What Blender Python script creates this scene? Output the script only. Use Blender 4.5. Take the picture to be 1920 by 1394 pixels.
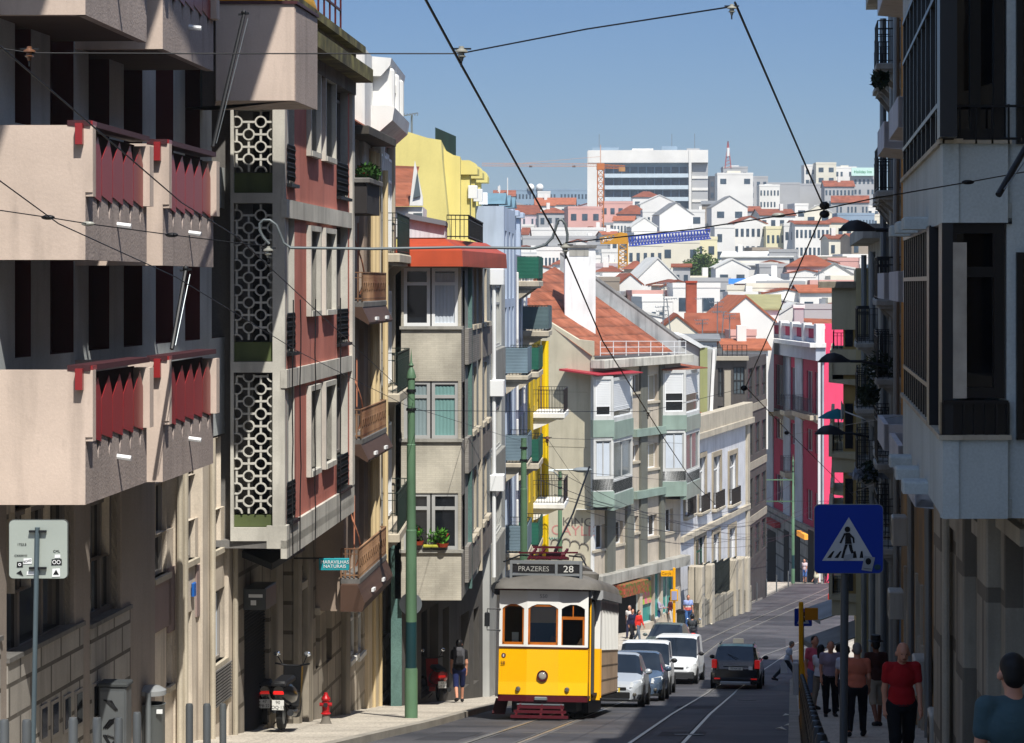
import bpy, bmesh, math, random
import numpy as np
from mathutils import Vector, Matrix, Euler
R = math.radians
random.seed(7)
sc = bpy.context.scene
for o in list(bpy.data.objects): bpy.data.objects.remove(o)
C = sc.collection
F = 4533.3; HX = 960.0; HY = 532.0          # focal length in photo pixels, vanishing column, eye-level row

# ------------------------------------------------------------------ camera
cam = bpy.data.cameras.new('camera'); camo = bpy.data.objects.new('camera', cam); C.objects.link(camo)
cam.sensor_width = 36; cam.lens = 85; cam.clip_start = .3; cam.clip_end = 6000
cam.shift_y = -(697-532)/1920
camo.location = (0, 0, 0); camo.rotation_euler = (R(90), 0, 0)
sc.camera = camo
# ------------------------------------------------------------------ sky and sun
SUN = Vector((.216, -.60, 1.0)).normalized()
EL = math.asin(SUN.z); AZ = math.atan2(SUN.x, SUN.y)
w = bpy.data.worlds.new('World'); sc.world = w; w.use_nodes = True
nt = w.node_tree; nt.nodes.clear()
sky = nt.nodes.new('ShaderNodeTexSky'); sky.sky_type = 'NISHITA'; sky.sun_disc = False
sky.sun_elevation = EL; sky.sun_rotation = AZ; sky.air_density = .85; sky.dust_density = .55; sky.ozone_density = 3.0; sky.altitude = 90
bg = nt.nodes.new('ShaderNodeBackground'); bg.inputs[1].default_value = .15
out = nt.nodes.new('ShaderNodeOutputWorld')
tcw = nt.nodes.new('ShaderNodeTexCoord'); spw = nt.nodes.new('ShaderNodeSeparateXYZ'); nt.links.new(tcw.outputs['Generated'], spw.inputs[0])
rw = nt.nodes.new('ShaderNodeValToRGB'); rw.color_ramp.elements[0].position = 0; rw.color_ramp.elements[0].color = (.27,.31,.37,1); rw.color_ramp.elements[1].position = .34; rw.color_ramp.elements[1].color = (1.02,.97,.92,1)
e_ = rw.color_ramp.elements.new(.14); e_.color = (.24,.31,.40,1)
nt.links.new(spw.outputs[2], rw.inputs[0]); mw = nt.nodes.new('ShaderNodeMix'); mw.data_type = 'RGBA'; mw.blend_type = 'MULTIPLY'; mw.inputs[0].default_value = 1
nt.links.new(sky.outputs[0], mw.inputs[6]); nt.links.new(rw.outputs[0], mw.inputs[7]); nt.links.new(mw.outputs[2], bg.inputs[0]); nt.links.new(bg.outputs[0], out.inputs[0])
sl = bpy.data.lights.new('sun', 'SUN'); sl.energy = 4.9; sl.angle = R(.53); sl.color = (1, .955, .88)
so = bpy.data.objects.new('sun', sl); C.objects.link(so)
so.rotation_euler = (-SUN).to_track_quat('-Z', 'Y').to_euler()
sc.view_settings.view_transform = 'Standard'; sc.view_settings.look = 'None'
sc.view_settings.exposure = .54; sc.view_settings.gamma = 1
sc.render.engine = 'CYCLES'
sc.cycles.max_bounces = 6; sc.cycles.diffuse_bounces = 3; sc.cycles.glossy_bounces = 3; sc.cycles.transparent_max_bounces = 10

# ------------------------------------------------------------------ materials
def lin(h):
    if isinstance(h, str):
        h = h.lstrip('#'); c = [int(h[i:i+2], 16)/255 for i in (0, 2, 4)]
        return tuple((x/12.92 if x <= .04045 else ((x+.055)/1.055)**2.4) for x in c)
    return tuple(h)
MC = {}
def N(nt, t, **k):
    n = nt.nodes.new(t)
    for a, b in k.items(): setattr(n, a, b)
    return n
def mat(name, col, rough=.85, var=.18, streak=0., bump=.0, scale=1., metal=0., spec=.3, grain=.0, col2=None, brick=None, rows=None, corr=None, emit=None, trans=False):
    """plain procedural paint / stone / metal; brick=(w,h,mortar colour,offset) in the object's own x-z; rows=(pitch) roof-tile courses"""
    if name in MC: return MC[name]
    m = bpy.data.materials.new(name); m.use_nodes = True; nt = m.node_tree; L = nt.links
    b = nt.nodes['Principled BSDF']; c = lin(col)
    b.inputs['Roughness'].default_value = rough; b.inputs['Metallic'].default_value = metal
    b.inputs['Specular IOR Level'].default_value = spec
    m.diffuse_color = (*c, 1)
    geo = N(nt, 'ShaderNodeNewGeometry'); pos = geo.outputs['Position']
    def noise(sc_, vec=None, det=4, mp=None):
        n = N(nt, 'ShaderNodeTexNoise'); n.inputs['Scale'].default_value = sc_; n.inputs['Detail'].default_value = det
        v = vec or pos
        if mp:
            q = N(nt, 'ShaderNodeMapping'); q.inputs['Scale'].default_value = mp; L.new(v, q.inputs[0]); v = q.outputs[0]
        L.new(v, n.inputs['Vector']); return n.outputs['Fac']
    def mixc(fac, a, bb, ty='MIX'):
        n = N(nt, 'ShaderNodeMix', data_type='RGBA', blend_type=ty)
        if isinstance(fac, (int, float)): n.inputs[0].default_value = fac
        else: L.new(fac, n.inputs[0])
        for i, x in ((6, a), (7, bb)):
            if isinstance(x, tuple): n.inputs[i].default_value = (*x[:3], 1)
            else: L.new(x, n.inputs[i])
        return n.outputs[2]
    def rng(v, a, bb, lo, hi):
        n = N(nt, 'ShaderNodeMapRange'); L.new(v, n.inputs[0])
        for i, x in enumerate((a, bb, lo, hi)): n.inputs[i+1].default_value = x
        return n.outputs[0]
    cur = c; height = None
    if brick or rows or corr:
        tc = N(nt, 'ShaderNodeTexCoord'); sx = N(nt, 'ShaderNodeSeparateXYZ'); L.new(tc.outputs['Object'], sx.inputs[0])
    if brick:
        bw, bh, mc, off = brick
        cx = N(nt, 'ShaderNodeCombineXYZ'); L.new(sx.outputs[0], cx.inputs[0]); L.new(sx.outputs[2], cx.inputs[1])
        bt = N(nt, 'ShaderNodeTexBrick'); bt.offset = off; L.new(cx.outputs[0], bt.inputs['Vector'])
        bt.inputs['Scale'].default_value = 1; bt.inputs['Brick Width'].default_value = bw; bt.inputs['Row Height'].default_value = bh
        bt.inputs['Mortar Size'].default_value = min(bw, bh)*.07; bt.inputs['Mortar Smooth'].default_value = .1
        bt.inputs['Color1'].default_value = (*c, 1); c2 = lin(col2) if col2 else tuple(x*.82 for x in c)
        bt.inputs['Color2'].default_value = (*c2, 1); bt.inputs['Mortar'].default_value = (*lin(mc), 1)
        cur = bt.outputs['Color']; height = bt.outputs['Fac']
    elif col2:
        cur = mixc(rng(noise(.6*scale, det=5), .35, .65, 0, 1), c, lin(col2))
    if rows:
        pz, px_ = rows
        w1 = N(nt, 'ShaderNodeMath', operation='FRACT'); q = N(nt, 'ShaderNodeMath', operation='MULTIPLY'); q.inputs[1].default_value = 1/pz
        nz = noise(1.2, det=2); a1 = N(nt, 'ShaderNodeMath', operation='MULTIPLY_ADD'); L.new(nz, a1.inputs[0]); a1.inputs[1].default_value = .04; L.new(sx.outputs[2], a1.inputs[2])
        L.new(a1.outputs[0], q.inputs[0]); L.new(q.outputs[0], w1.inputs[0])
        ad = N(nt, 'ShaderNodeMath', operation='ADD'); L.new(sx.outputs[0], ad.inputs[0]); L.new(sx.outputs[1], ad.inputs[1])
        q2 = N(nt, 'ShaderNodeMath', operation='MULTIPLY'); q2.inputs[1].default_value = 6.283/px_; L.new(ad.outputs[0], q2.inputs[0])
        s2 = N(nt, 'ShaderNodeMath', operation='SINE'); L.new(q2.outputs[0], s2.inputs[0])
        dark = rng(w1.outputs[0], 0, .3, 1, 0)
        cur = mixc(dark, cur, tuple(x*.38 for x in c))
        cur = mixc(rng(s2.outputs[0], -1, -.4, .35, 0), cur, tuple(x*.55 for x in c))
        nn = N(nt, 'ShaderNodeTexWhiteNoise'); fl = N(nt, 'ShaderNodeVectorMath', operation='SNAP'); L.new(tc.outputs['Object'], fl.inputs[0]); fl.inputs[1].default_value = (px_, px_, pz)
        L.new(fl.outputs[0], nn.inputs['Vector']); cur = mixc(rng(nn.outputs['Value'], 0, 1, 0, .35), cur, tuple(min(1, x*1.7+.02) for x in c))
        height = s2.outputs[0]
    if corr:
        ax, pitch = corr
        q = N(nt, 'ShaderNodeMath', operation='MULTIPLY'); q.inputs[1].default_value = 6.283/pitch; L.new(sx.outputs[ax], q.inputs[0])
        s2 = N(nt, 'ShaderNodeMath', operation='SINE'); L.new(q.outputs[0], s2.inputs[0]); height = s2.outputs[0]
    if var:
        f = rng(noise(.9*scale, det=6), .3, .7, 1-var, 1+var*.35)
        cur = mixc(1., cur, f, 'MULTIPLY')
    if grain:
        f = rng(noise(38*scale, det=2), .3, .7, 1-grain, 1+grain); cur = mixc(1., cur, f, 'MULTIPLY')
    if streak:
        f = rng(noise(2.2*scale, det=5, mp=(1.6, 1.6, .16)), .50, .74, 0, streak)
        cur = mixc(f, cur, tuple(x*.32 for x in c))
        f = rng(noise(7*scale, det=3, mp=(1, 1, .35)), .62, .75, 0, streak*.6)
        cur = mixc(f, cur, tuple(x*.45 for x in c))
    if isinstance(cur, tuple): b.inputs['Base Color'].default_value = (*cur, 1)
    else: L.new(cur, b.inputs['Base Color'])
    if bump or height is not None:
        bp = N(nt, 'ShaderNodeBump'); bp.inputs['Strength'].default_value = max(bump, .25) if height is not None else bump; bp.inputs['Distance'].default_value = .02
        L.new(height if height is not None else noise(26*scale, det=3), bp.inputs['Height'])
        if height is not None and brick: bp.invert = True
        L.new(bp.outputs[0], b.inputs['Normal'])
    if emit:
        b.inputs['Emission Color'].default_value = (*lin(emit[0]), 1); b.inputs['Emission Strength'].default_value = emit[1]
    MC[name] = m; return m
def glass(name='window_glass', col='#0d1116', rough=.06, spec=.6, var=.5):
    if name in MC: return MC[name]
    m = mat(name, col, rough=rough, var=0, spec=spec)
    nt = m.node_tree; b = nt.nodes['Principled BSDF']
    geo = N(nt, 'ShaderNodeNewGeometry'); n = N(nt, 'ShaderNodeTexNoise'); n.inputs['Scale'].default_value = 1.1; nt.links.new(geo.outputs['Position'], n.inputs['Vector'])
    bp = N(nt, 'ShaderNodeBump'); bp.inputs['Strength'].default_value = .12; bp.inputs['Distance'].default_value = .03
    nt.links.new(n.outputs['Fac'], bp.inputs['Height']); nt.links.new(bp.outputs[0], b.inputs['Normal'])
    mr = N(nt, 'ShaderNodeMapRange'); nt.links.new(n.outputs['Fac'], mr.inputs[0]); mr.inputs[1].default_value = .4; mr.inputs[2].default_value = .65; mr.inputs[3].default_value = 0; mr.inputs[4].default_value = 1
    mx = N(nt, 'ShaderNodeMix', data_type='RGBA'); nt.links.new(mr.outputs[0], mx.inputs[0]); c = lin(col)
    mx.inputs[6].default_value = (*c, 1); mx.inputs[7].default_value = (*[x*(1+var)+.012*var for x in c], 1); nt.links.new(mx.outputs[2], b.inputs['Base Color'])
    return m
def clear_glass(name='clear_glass', tint=(.75, .8, .8)):
    if name in MC: return MC[name]
    m = bpy.data.materials.new(name); m.use_nodes = True; nt = m.node_tree; nt.nodes.clear()
    o = N(nt, 'ShaderNodeOutputMaterial'); t = N(nt, 'ShaderNodeBsdfTransparent'); t.inputs[0].default_value = (*tint, 1)
    g = N(nt, 'ShaderNodeBsdfGlossy'); g.inputs['Roughness'].default_value = .03
    fr = N(nt, 'ShaderNodeFresnel'); fr.inputs[0].default_value = 1.5; mx = N(nt, 'ShaderNodeMixShader')
    nt.links.new(fr.outputs[0], mx.inputs[0]); nt.links.new(t.outputs[0], mx.inputs[1]); nt.links.new(g.outputs[0], mx.inputs[2]); nt.links.new(mx.outputs[0], o.inputs[0])
    MC[name] = m; return m

# ------------------------------------------------------------------ mesh builder
class MB:
    def __init__(s): s.v = []; s.f = []; s.m = []; s.k = 0
    def add(s, vs, fs):
        n = len(s.v); s.v.extend([tuple(p) for p in vs]); s.f.extend([tuple(i+n for i in f) for f in fs]); s.m.extend([s.k]*len(fs)); return s
    def box(s, x0, x1, y0, y1, z0, z1):
        if x0 > x1: x0, x1 = x1, x0
        if y0 > y1: y0, y1 = y1, y0
        if z0 > z1: z0, z1 = z1, z0
        return s.add([(x0,y0,z0),(x1,y0,z0),(x1,y1,z0),(x0,y1,z0),(x0,y0,z1),(x1,y0,z1),(x1,y1,z1),(x0,y1,z1)],
            [(0,3,2,1),(4,5,6,7),(0,1,5,4),(1,2,6,5),(2,3,7,6),(3,0,4,7)])
    def bbox(s, x0, x1, y0, y1, z0, z1, b=.02):   # box with bevelled vertical edges and top
        if x0 > x1: x0, x1 = x1, x0
        if y0 > y1: y0, y1 = y1, y0
        b = min(b, (x1-x0)*.45, (y1-y0)*.45, (z1-z0)*.45)
        def ring(i, z): return [(x0+i,y0+b,z),(x0+b,y0+i,z),(x1-b,y0+i,z),(x1-i,y0+b,z),(x1-i,y1-b,z),(x1-b,y1-i,z),(x0+b,y1-i,z),(x0+i,y1-b,z)]
        vs = ring(0, z0)+ring(0, z1-b)+[(min(max(x,x0+b),x1-b),min(max(y,y0+b),y1-b),z1) for x,y,z in ring(0, z1)]
        fs = [tuple(range(7,-1,-1))]
        for r in range(2):
            for i in range(8): fs.append((r*8+i, r*8+(i+1)%8, r*8+8+(i+1)%8, r*8+8+i))
        fs.append(tuple(range(16,24))); return s.add(vs, fs)
    def obox(s, p0, p1, w, h, up=(0,0,1)):        # beam from p0 to p1
        p0 = Vector(p0); p1 = Vector(p1); d = (p1-p0)
        if d.length < 1e-6: return s
        d.normalize(); up = Vector(up)
        if abs(d.dot(up)) > .98: up = Vector((1,0,0))
        a = d.cross(up).normalized()*w/2; b = a.cross(d).normalized()*h/2
        vs = [p0-a-b,p0+a-b,p0+a+b,p0-a+b,p1-a-b,p1+a-b,p1+a+b,p1-a+b]
        return s.add(vs, [(0,1,2,3),(7,6,5,4),(0,4,5,1),(1,5,6,2),(2,6,7,3),(3,7,4,0)])
    def poly(s, *pts): return s.add(pts, [tuple(range(len(pts)))])
    def prism(s, pts, ax, a, b):                  # closed 2-D outline extruded along axis ax from a to b
        n = len(pts)
        def P(p, t): return (t,p[0],p[1]) if ax == 'x' else ((p[0],t,p[1]) if ax == 'y' else (p[0],p[1],t))
        vs = [P(p,a) for p in pts]+[P(p,b) for p in pts]
        fs = [tuple(range(n)), tuple(range(2*n-1,n-1,-1))]+[(i,(i+1)%n+0,(i+1)%n+n,i+n) for i in range(n)]
        return s.add(vs, fs)
    def tube(s, path, r, n=8, caps=True, close=False):
        P = [Vector(p) for p in path]; rs = r if isinstance(r, (list, tuple)) else [r]*len(P)
        vs = []; prev = None
        for i, p in enumerate(P):
            d = (P[min(i+1,len(P)-1)]-P[max(i-1,0)]); 
            if d.length < 1e-9: d = Vector((0,0,1))
            d.normalize()
            if prev is None:
                up = Vector((0,0,1)) if abs(d.z) < .9 else Vector((1,0,0)); a = d.cross(up).normalized()
            else:
                a = (prev-d*prev.dot(d))
                a = a.normalized() if a.length > 1e-6 else d.cross(Vector((0,0,1))).normalized()
            prev = a; b = d.cross(a)
            for k in range(n): t = 2*math.pi*k/n; vs.append(p+(a*math.cos(t)+b*math.sin(t))*rs[i])
        fs = []
        for i in range(len(P)-1):
            for k in range(n): fs.append((i*n+k, i*n+(k+1)%n, (i+1)*n+(k+1)%n, (i+1)*n+k))
        if caps: fs.append(tuple(range(n-1,-1,-1))); fs.append(tuple(range((len(P)-1)*n, len(P)*n)))
        return s.add(vs, fs)
    def cyl(s, p0, p1, r0, r1=None, n=12): return s.tube([p0, p1], [r0, r0 if r1 is None else r1], n)
    def lathe(s, prof, c=(0,0,0), n=16, ax='z', a0=0, a1=2*math.pi):
        full = abs(a1-a0-2*math.pi) < 1e-6; k = n if full else n+1; vs = []
        for r, h in prof:
            for i in range(k):
                t = a0+(a1-a0)*i/n; x, y = r*math.cos(t), r*math.sin(t)
                q = (x,y,h) if ax == 'z' else ((x,h,y) if ax == 'y' else (h,x,y)); vs.append((q[0]+c[0],q[1]+c[1],q[2]+c[2]))
        fs = []
        for j in range(len(prof)-1):
            for i in range(n): fs.append((j*k+i, j*k+(i+1)%k, (j+1)*k+(i+1)%k, (j+1)*k+i))
        return s.add(vs, fs)
    def ball(s, c, r, n=12, m=8):
        if not isinstance(r, (tuple, list)): r = (r,r,r)
        vs = [(c[0],c[1],c[2]-r[2])]
        for j in range(1, m):
            t = -math.pi/2+math.pi*j/m
            for i in range(n): a = 2*math.pi*i/n; vs.append((c[0]+r[0]*math.cos(t)*math.cos(a), c[1]+r[1]*math.cos(t)*math.sin(a), c[2]+r[2]*math.sin(t)))
        vs.append((c[0],c[1],c[2]+r[2])); fs = [(0,1+(i+1)%n,1+i) for i in range(n)]
        for j in range(m-2):
            for i in range(n): a = 1+j*n; fs.append((a+i,a+(i+1)%n,a+n+(i+1)%n,a+n+i))
        a = 1+(m-2)*n; fs += [(a+i,a+(i+1)%n,len(vs)-1) for i in range(n)]
        return s.add(vs, fs)
    def xf(s, M): s.v = [tuple(M @ Vector(p)) for p in s.v]; return s
    def mesh(s, name, mats, smooth=False):
        me = bpy.data.meshes.new(name); me.from_pydata(s.v, [], s.f)
        for m in (mats if isinstance(mats, (list, tuple)) else [mats]): me.materials.append(m)
        if any(s.m): me.polygons.foreach_set('material_index', s.m)
        if smooth:
            me.polygons.foreach_set('use_smooth', [True]*len(me.polygons))
            try: me.set_sharp_from_angle(angle=R(38 if smooth is True else smooth))
            except Exception: pass
        me.validate(); me.update(); return me
    def build(s, name, mats, parent=None, smooth=False, label=None, loc=None, rot=None):
        if not s.v: return None
        o = bpy.data.objects.new(name, s.mesh(name, mats, smooth)); C.objects.link(o)
        if parent: o.parent = parent
        if loc: o.location = loc
        if rot: o.rotation_euler = rot
        if XF[0] is not None and parent is not None and parent.parent is None: o.matrix_local = XF[0]
        if label: o['label'] = label
        return o
XF = [None]      # frame of a second wall belonging to the same thing
def frame(Wp, Ws):
    def M(W_): return Matrix.Translation((W_.A.x, W_.A.y, W_.z0)) @ Matrix.Rotation(W_.ang, 4, 'Z')
    XF[0] = None if Ws is None else M(Wp).inverted() @ M(Ws)
def tag(o, label, cat=None, group=None):
    o['label'] = label
    if cat: o['category'] = cat
    if group: o['group'] = group
    return o
def thing(name, label, cat, loc=(0,0,0), rz=0, group=None):
    o = bpy.data.objects.new(name, None); o.empty_display_size = .3; C.objects.link(o); o.location = loc; o.rotation_euler = (0,0,rz)
    return tag(o, label, cat, group)
def struct(o): o['kind'] = 'structure'; return o
def dup(o, parent=None):
    c = o.copy(); C.objects.link(c); c.parent = parent
    for ch in list(o.children): dup(ch, c)
    return c
def text_part(s, size, mats, parent, loc, rot, name='lettering', ext=.004, align='CENTER', sx=1., label=None):
    cu = bpy.data.curves.new(name, 'FONT'); cu.body = s; cu.size = size; cu.extrude = ext; cu.align_x = align; cu.align_y = 'CENTER'; cu.resolution_u = 3
    t = bpy.data.objects.new(name, cu); C.objects.link(t); bpy.context.view_layer.update()
    me = bpy.data.meshes.new_from_object(t.evaluated_get(bpy.context.evaluated_depsgraph_get())); bpy.data.objects.remove(t)
    me.materials.clear(); me.materials.append(mats)
    o = bpy.data.objects.new(name, me); C.objects.link(o)
    if parent: o.parent = parent
    o.location = loc; o.rotation_euler = rot; o.scale = (sx, 1, 1)
    if XF[0] is not None and parent is not None and parent.parent is None: o.matrix_local = XF[0] @ Matrix.LocRotScale(Vector(loc), Euler(rot), Vector((sx,1,1)))
    if label: o['label'] = label
    return o
# ------------------------------------------------------------------ picture column/row + distance -> point in the street
def P(px, py, d): return Vector(((px-HX)/F*d, d, (HY-py)/F*d))
GP = [(-60,7.1),(0,-1.8),(85,-14.38),(91,-15.2),(100,-16.2),(110,-17.05),(120,-17.85),(131,-18.65),(150,-20.2),(165,-21.35),(182,-22.6),(195,-24.6),(230,-27),(300,-21),(450,-9),(620,3),(800,14),(1100,22),(3000,24)]
def interp(tab, d):
    if d <= tab[0][0]: a, b = tab[0], tab[1]
    elif d >= tab[-1][0]: a, b = tab[-2], tab[-1]
    else:
        for a, b in zip(tab, tab[1:]):
            if a[0] <= d <= b[0]: break
    return a[1]+(b[1]-a[1])*(d-a[0])/(b[0]-a[0])
def g(d): return interp(GP, d)
class Wall:
    """vertical plane whose ends stand on picture columns pa, pb at distances da, db (A is the left end); local x runs A->B, local -y looks outward"""
    def __init__(s, pa, da, pb, db, z0=None, drop=.6):
        s.A = Vector(((pa-HX)/F*da, da)); s.B = Vector(((pb-HX)/F*db, db)); s.L = (s.B-s.A).length; s.u = (s.B-s.A)/s.L
        s.n = Vector((s.u.y, -s.u.x)); s.z0 = (min(g(da), g(db))-drop) if z0 is None else z0; s.ang = math.atan2(s.u.y, s.u.x)
    def hit(s, px, o=0):
        A = s.A+s.n*o; k = (px-HX)/F; den = s.u.x-k*s.u.y
        t = (k*A.y-A.x)/den; return t, A.y+s.u.y*t
    def s(s_, px, o=0): return s_.hit(px, o)[0]
    def z(s, px, py, o=0): return (HY-py)/F*s.hit(px, o)[1]-s.z0
    def rect(s, x0, x1, y0, y1, o=0):          # picture rectangle -> (s0, s1, zlow, zhigh); rows are read at its middle column
        m = (x0+x1)/2; return (s.s(x0,o), s.s(x1,o), s.z(m,y1,o), s.z(m,y0,o))
    def root(s, name, label, cat, group=None): return thing(name, label, cat, (s.A.x, s.A.y, s.z0), s.ang, group)
    def world(s, t, o, z): p = s.A+s.u*t+s.n*o; return Vector((p.x, p.y, z+s.z0))
def facade(mb, s0, s1, z0, z1, ops, out=0., rev=.22, kr=None):
    """wall face with real openings and reveals"""
    ops = [(max(a,s0+.001), min(b,s1-.001), max(c,z0+.001), min(d,z1-.001)) for a,b,c,d in ops]; ops = [o for o in ops if o[1]-o[0] > .02 and o[3]-o[2] > .02]
    us = sorted({s0, s1, *[v for o in ops for v in o[:2]]}); zs = sorted({z0, z1, *[v for o in ops for v in o[2:]]})
    k0 = mb.k; y = -out
    for a, b in zip(us, us[1:]):
        run = None
        for c, d in zip(zs, zs[1:]):
            mu, mz = (a+b)/2, (c+d)/2; hole = any(o[0] < mu < o[1] and o[2] < mz < o[3] for o in ops)
            if hole:
                if run: mb.poly((a,y,run[0]),(b,y,run[0]),(b,y,run[1]),(a,y,run[1])); run = None
            else: run = (run[0] if run else c, d)
        if run: mb.poly((a,y,run[0]),(b,y,run[0]),(b,y,run[1]),(a,y,run[1]))
    if kr is not None: mb.k = kr
    for a, b, c, d in ops:
        Y = y+rev
        mb.poly((a,y,c),(a,Y,c),(a,Y,d),(a,y,d)); mb.poly((b,y,c),(b,y,d),(b,Y,d),(b,Y,c))
        mb.poly((a,y,d),(a,Y,d),(b,Y,d),(b,y,d)); mb.poly((a,y,c),(b,y,c),(b,Y,c),(a,Y,c))
    mb.k = k0
def shell(mb, s0, s1, z0, z1, depth, out=0.):   # sides, back and top behind a facade
    y0 = -out; y1 = y0+depth
    mb.poly((s0,y0,z0),(s0,y0,z1),(s0,y1,z1),(s0,y1,z0)); mb.poly((s1,y0,z0),(s1,y1,z0),(s1,y1,z1),(s1,y0,z1))
    mb.poly((s0,y1,z0),(s0,y1,z1),(s1,y1,z1),(s1,y1,z0)); mb.poly((s0,y0,z1),(s1,y0,z1),(s1,y1,z1),(s0,y1,z1)); mb.poly((s0,y0,z0),(s0,y1,z0),(s1,y1,z0),(s1,y0,z0))
def winpart(root, r, fm, gm, y, nx=2, tr=None, fw=.06, blind=0., bm=None, curt=None, name='window', lab=None, sill=None):
    """frame bars with panes set at local y (depth behind the wall face); tr = transom height fraction from the bottom"""
    a, b, c, d = r; m = MB(); y0, y1 = y-.05, y+.02
    if a > b: a, b = b, a
    fw = min(fw, (b-a)*.18)
    m.box(a,b,y0,y1,c,c+fw); m.box(a,b,y0,y1,d-fw,d); m.box(a,a+fw,y0,y1,c+fw,d-fw); m.box(b-fw,b,y0,y1,c+fw,d-fw)
    trs = [] if tr is None else ([tr] if not isinstance(tr, (list,tuple)) else tr)
    for i in range(1, nx): x = a+(b-a)*i/nx; m.box(x-fw*.5,x+fw*.5,y0+.008,y1,c+fw,d-fw)
    for t in trs: z = c+(d-c)*t; m.box(a+fw,b-fw,y0+.004,y1,z-fw*.5,z+fw*.5)
    w_ = m.build(name, fm, root, label=lab)
    MB().poly((a+fw*.5,y,c+fw*.5),(b-fw*.5,y,c+fw*.5),(b-fw*.5,y,d-fw*.5),(a+fw*.5,y,d-fw*.5)).build('pane', gm, w_)
    if blind:
        q = MB(); z = d-fw-(d-c)*blind; yb = y-.03; n = max(3, int((d-z)/.09)); 
        for i in range(n):
            za = z+(d-fw-z)*i/n; zb = z+(d-fw-z)*(i+1)/n
            q.poly((a+fw,yb-.012,za),(b-fw,yb-.012,za),(b-fw,yb,zb),(a+fw,yb,zb))
        q.build('blind', bm, w_)
    if curt:
        q = MB(); n = max(6, int((b-a)/.06)); 
        xs = [a+fw+(b-a-2*fw)*i/n for i in range(n+1)]
        for i in range(n):
            ya, yb = y-.008-.012*(i%2), y-.008-.012*((i+1)%2); q.poly((xs[i],ya,c+fw),(xs[i+1],yb,c+fw),(xs[i+1],yb,c+(d-c)*.97-fw),(xs[i],ya,c+(d-c)*.97-fw))
        q.build('curtain', curt, w_)
    return w_
def railing(mb, pts, z, h, step=.12, r=.009, bar=.02, belly=0):
    """iron balustrade along a plan polyline [(x,y)..] from height z to z+h"""
    for (xa,ya), (xb,yb) in zip(pts, pts[1:]):
        L_ = math.hypot(xb-xa, yb-ya); n = max(1, int(L_/step))
        mb.obox((xa,ya,z+h),(xb,yb,z+h),bar*1.6,bar); mb.obox((xa,ya,z+.06),(xb,yb,z+.06),bar,bar); mb.obox((xa,ya,z+h*.82),(xb,yb,z+h*.82),bar*.7,bar*.7)
        for i in range(n+1):
            t = i/n; x, y = xa+(xb-xa)*t, ya+(yb-ya)*t; mb.obox((x,y,z),(x,y,z+h),r*2,r*2)
# ------------------------------------------------------------------ shared materials
GL = glass(); GLB = glass('blue_glass', '#1c2b3a'); GLL = glass('grey_glass', '#4a5358', rough=.12)
WHITE = mat('white_paint', '#d8d8d4', var=.12, streak=.25); WHITEC = mat('white_frame', '#d9dbdb', rough=.5, var=.05)
BLACK = mat('black_iron', '#15171a', rough=.5, var=.1); DKIRON = mat('dark_green_iron', '#1c2a26', rough=.5)
STEEL = mat('galvanised_steel', '#7d8488', rough=.45, metal=.6, var=.15); ALU = mat('aluminium', '#9a9c9c', rough=.4, metal=.4, var=.1)
WIRE = mat('cable_black', '#0e0f12', rough=.5, var=0)
RUB = mat('rubber', '#101112', rough=.7, var=.1); GREENP = mat('green_post_paint', '#56755a', rough=.5, var=.25, streak=.4); DGREEN = mat('dark_teal_paint', '#14353a', rough=.5, var=.2)
CONC = mat('weathered_concrete', '#9c9a92', var=.35, streak=.6, grain=.08, bump=.3); CONCD = mat('dark_concrete', '#6d6b68', var=.3, streak=.6, grain=.1)
REDC = mat('red_lacquer', '#8a2426', rough=.35, var=.15, spec=.5); BEIGE = mat('beige_render', '#c4b3a6', var=.16, grain=.03, bump=.12, streak=.38)
BEIGES = mat('beige_roughcast', '#a3968f', var=.15, grain=.14, bump=.4, streak=.3); SHUT = mat('roller_shutter_white', '#c9cbcb', rough=.5, var=.08)
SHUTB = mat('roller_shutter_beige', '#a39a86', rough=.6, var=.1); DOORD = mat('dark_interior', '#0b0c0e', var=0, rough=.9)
TILE = mat('roof_tiles', '#8a5139', var=.35, rows=(.46,.4), rough=.8, col2='#80442b'); TILEF = mat('far_roof_tiles', '#8c503a', var=.35, col2='#7f452e')
CURT = mat('white_curtain', '#b7bfc7', var=.1); BRASS = mat('wood_door', '#5a3a22', rough=.5, var=.3, streak=.3)
STONE = mat('pale_stone', '#b3aa98', var=.2, streak=.45, grain=.06); LEAF = mat('plant_leaves', '#3f6a24', var=.4, col2='#25481a'); FLOWER = mat('red_petals', '#b4142c', var=.1)
TERRA = mat('terracotta_pot', '#9b3d22', var=.15)

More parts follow.
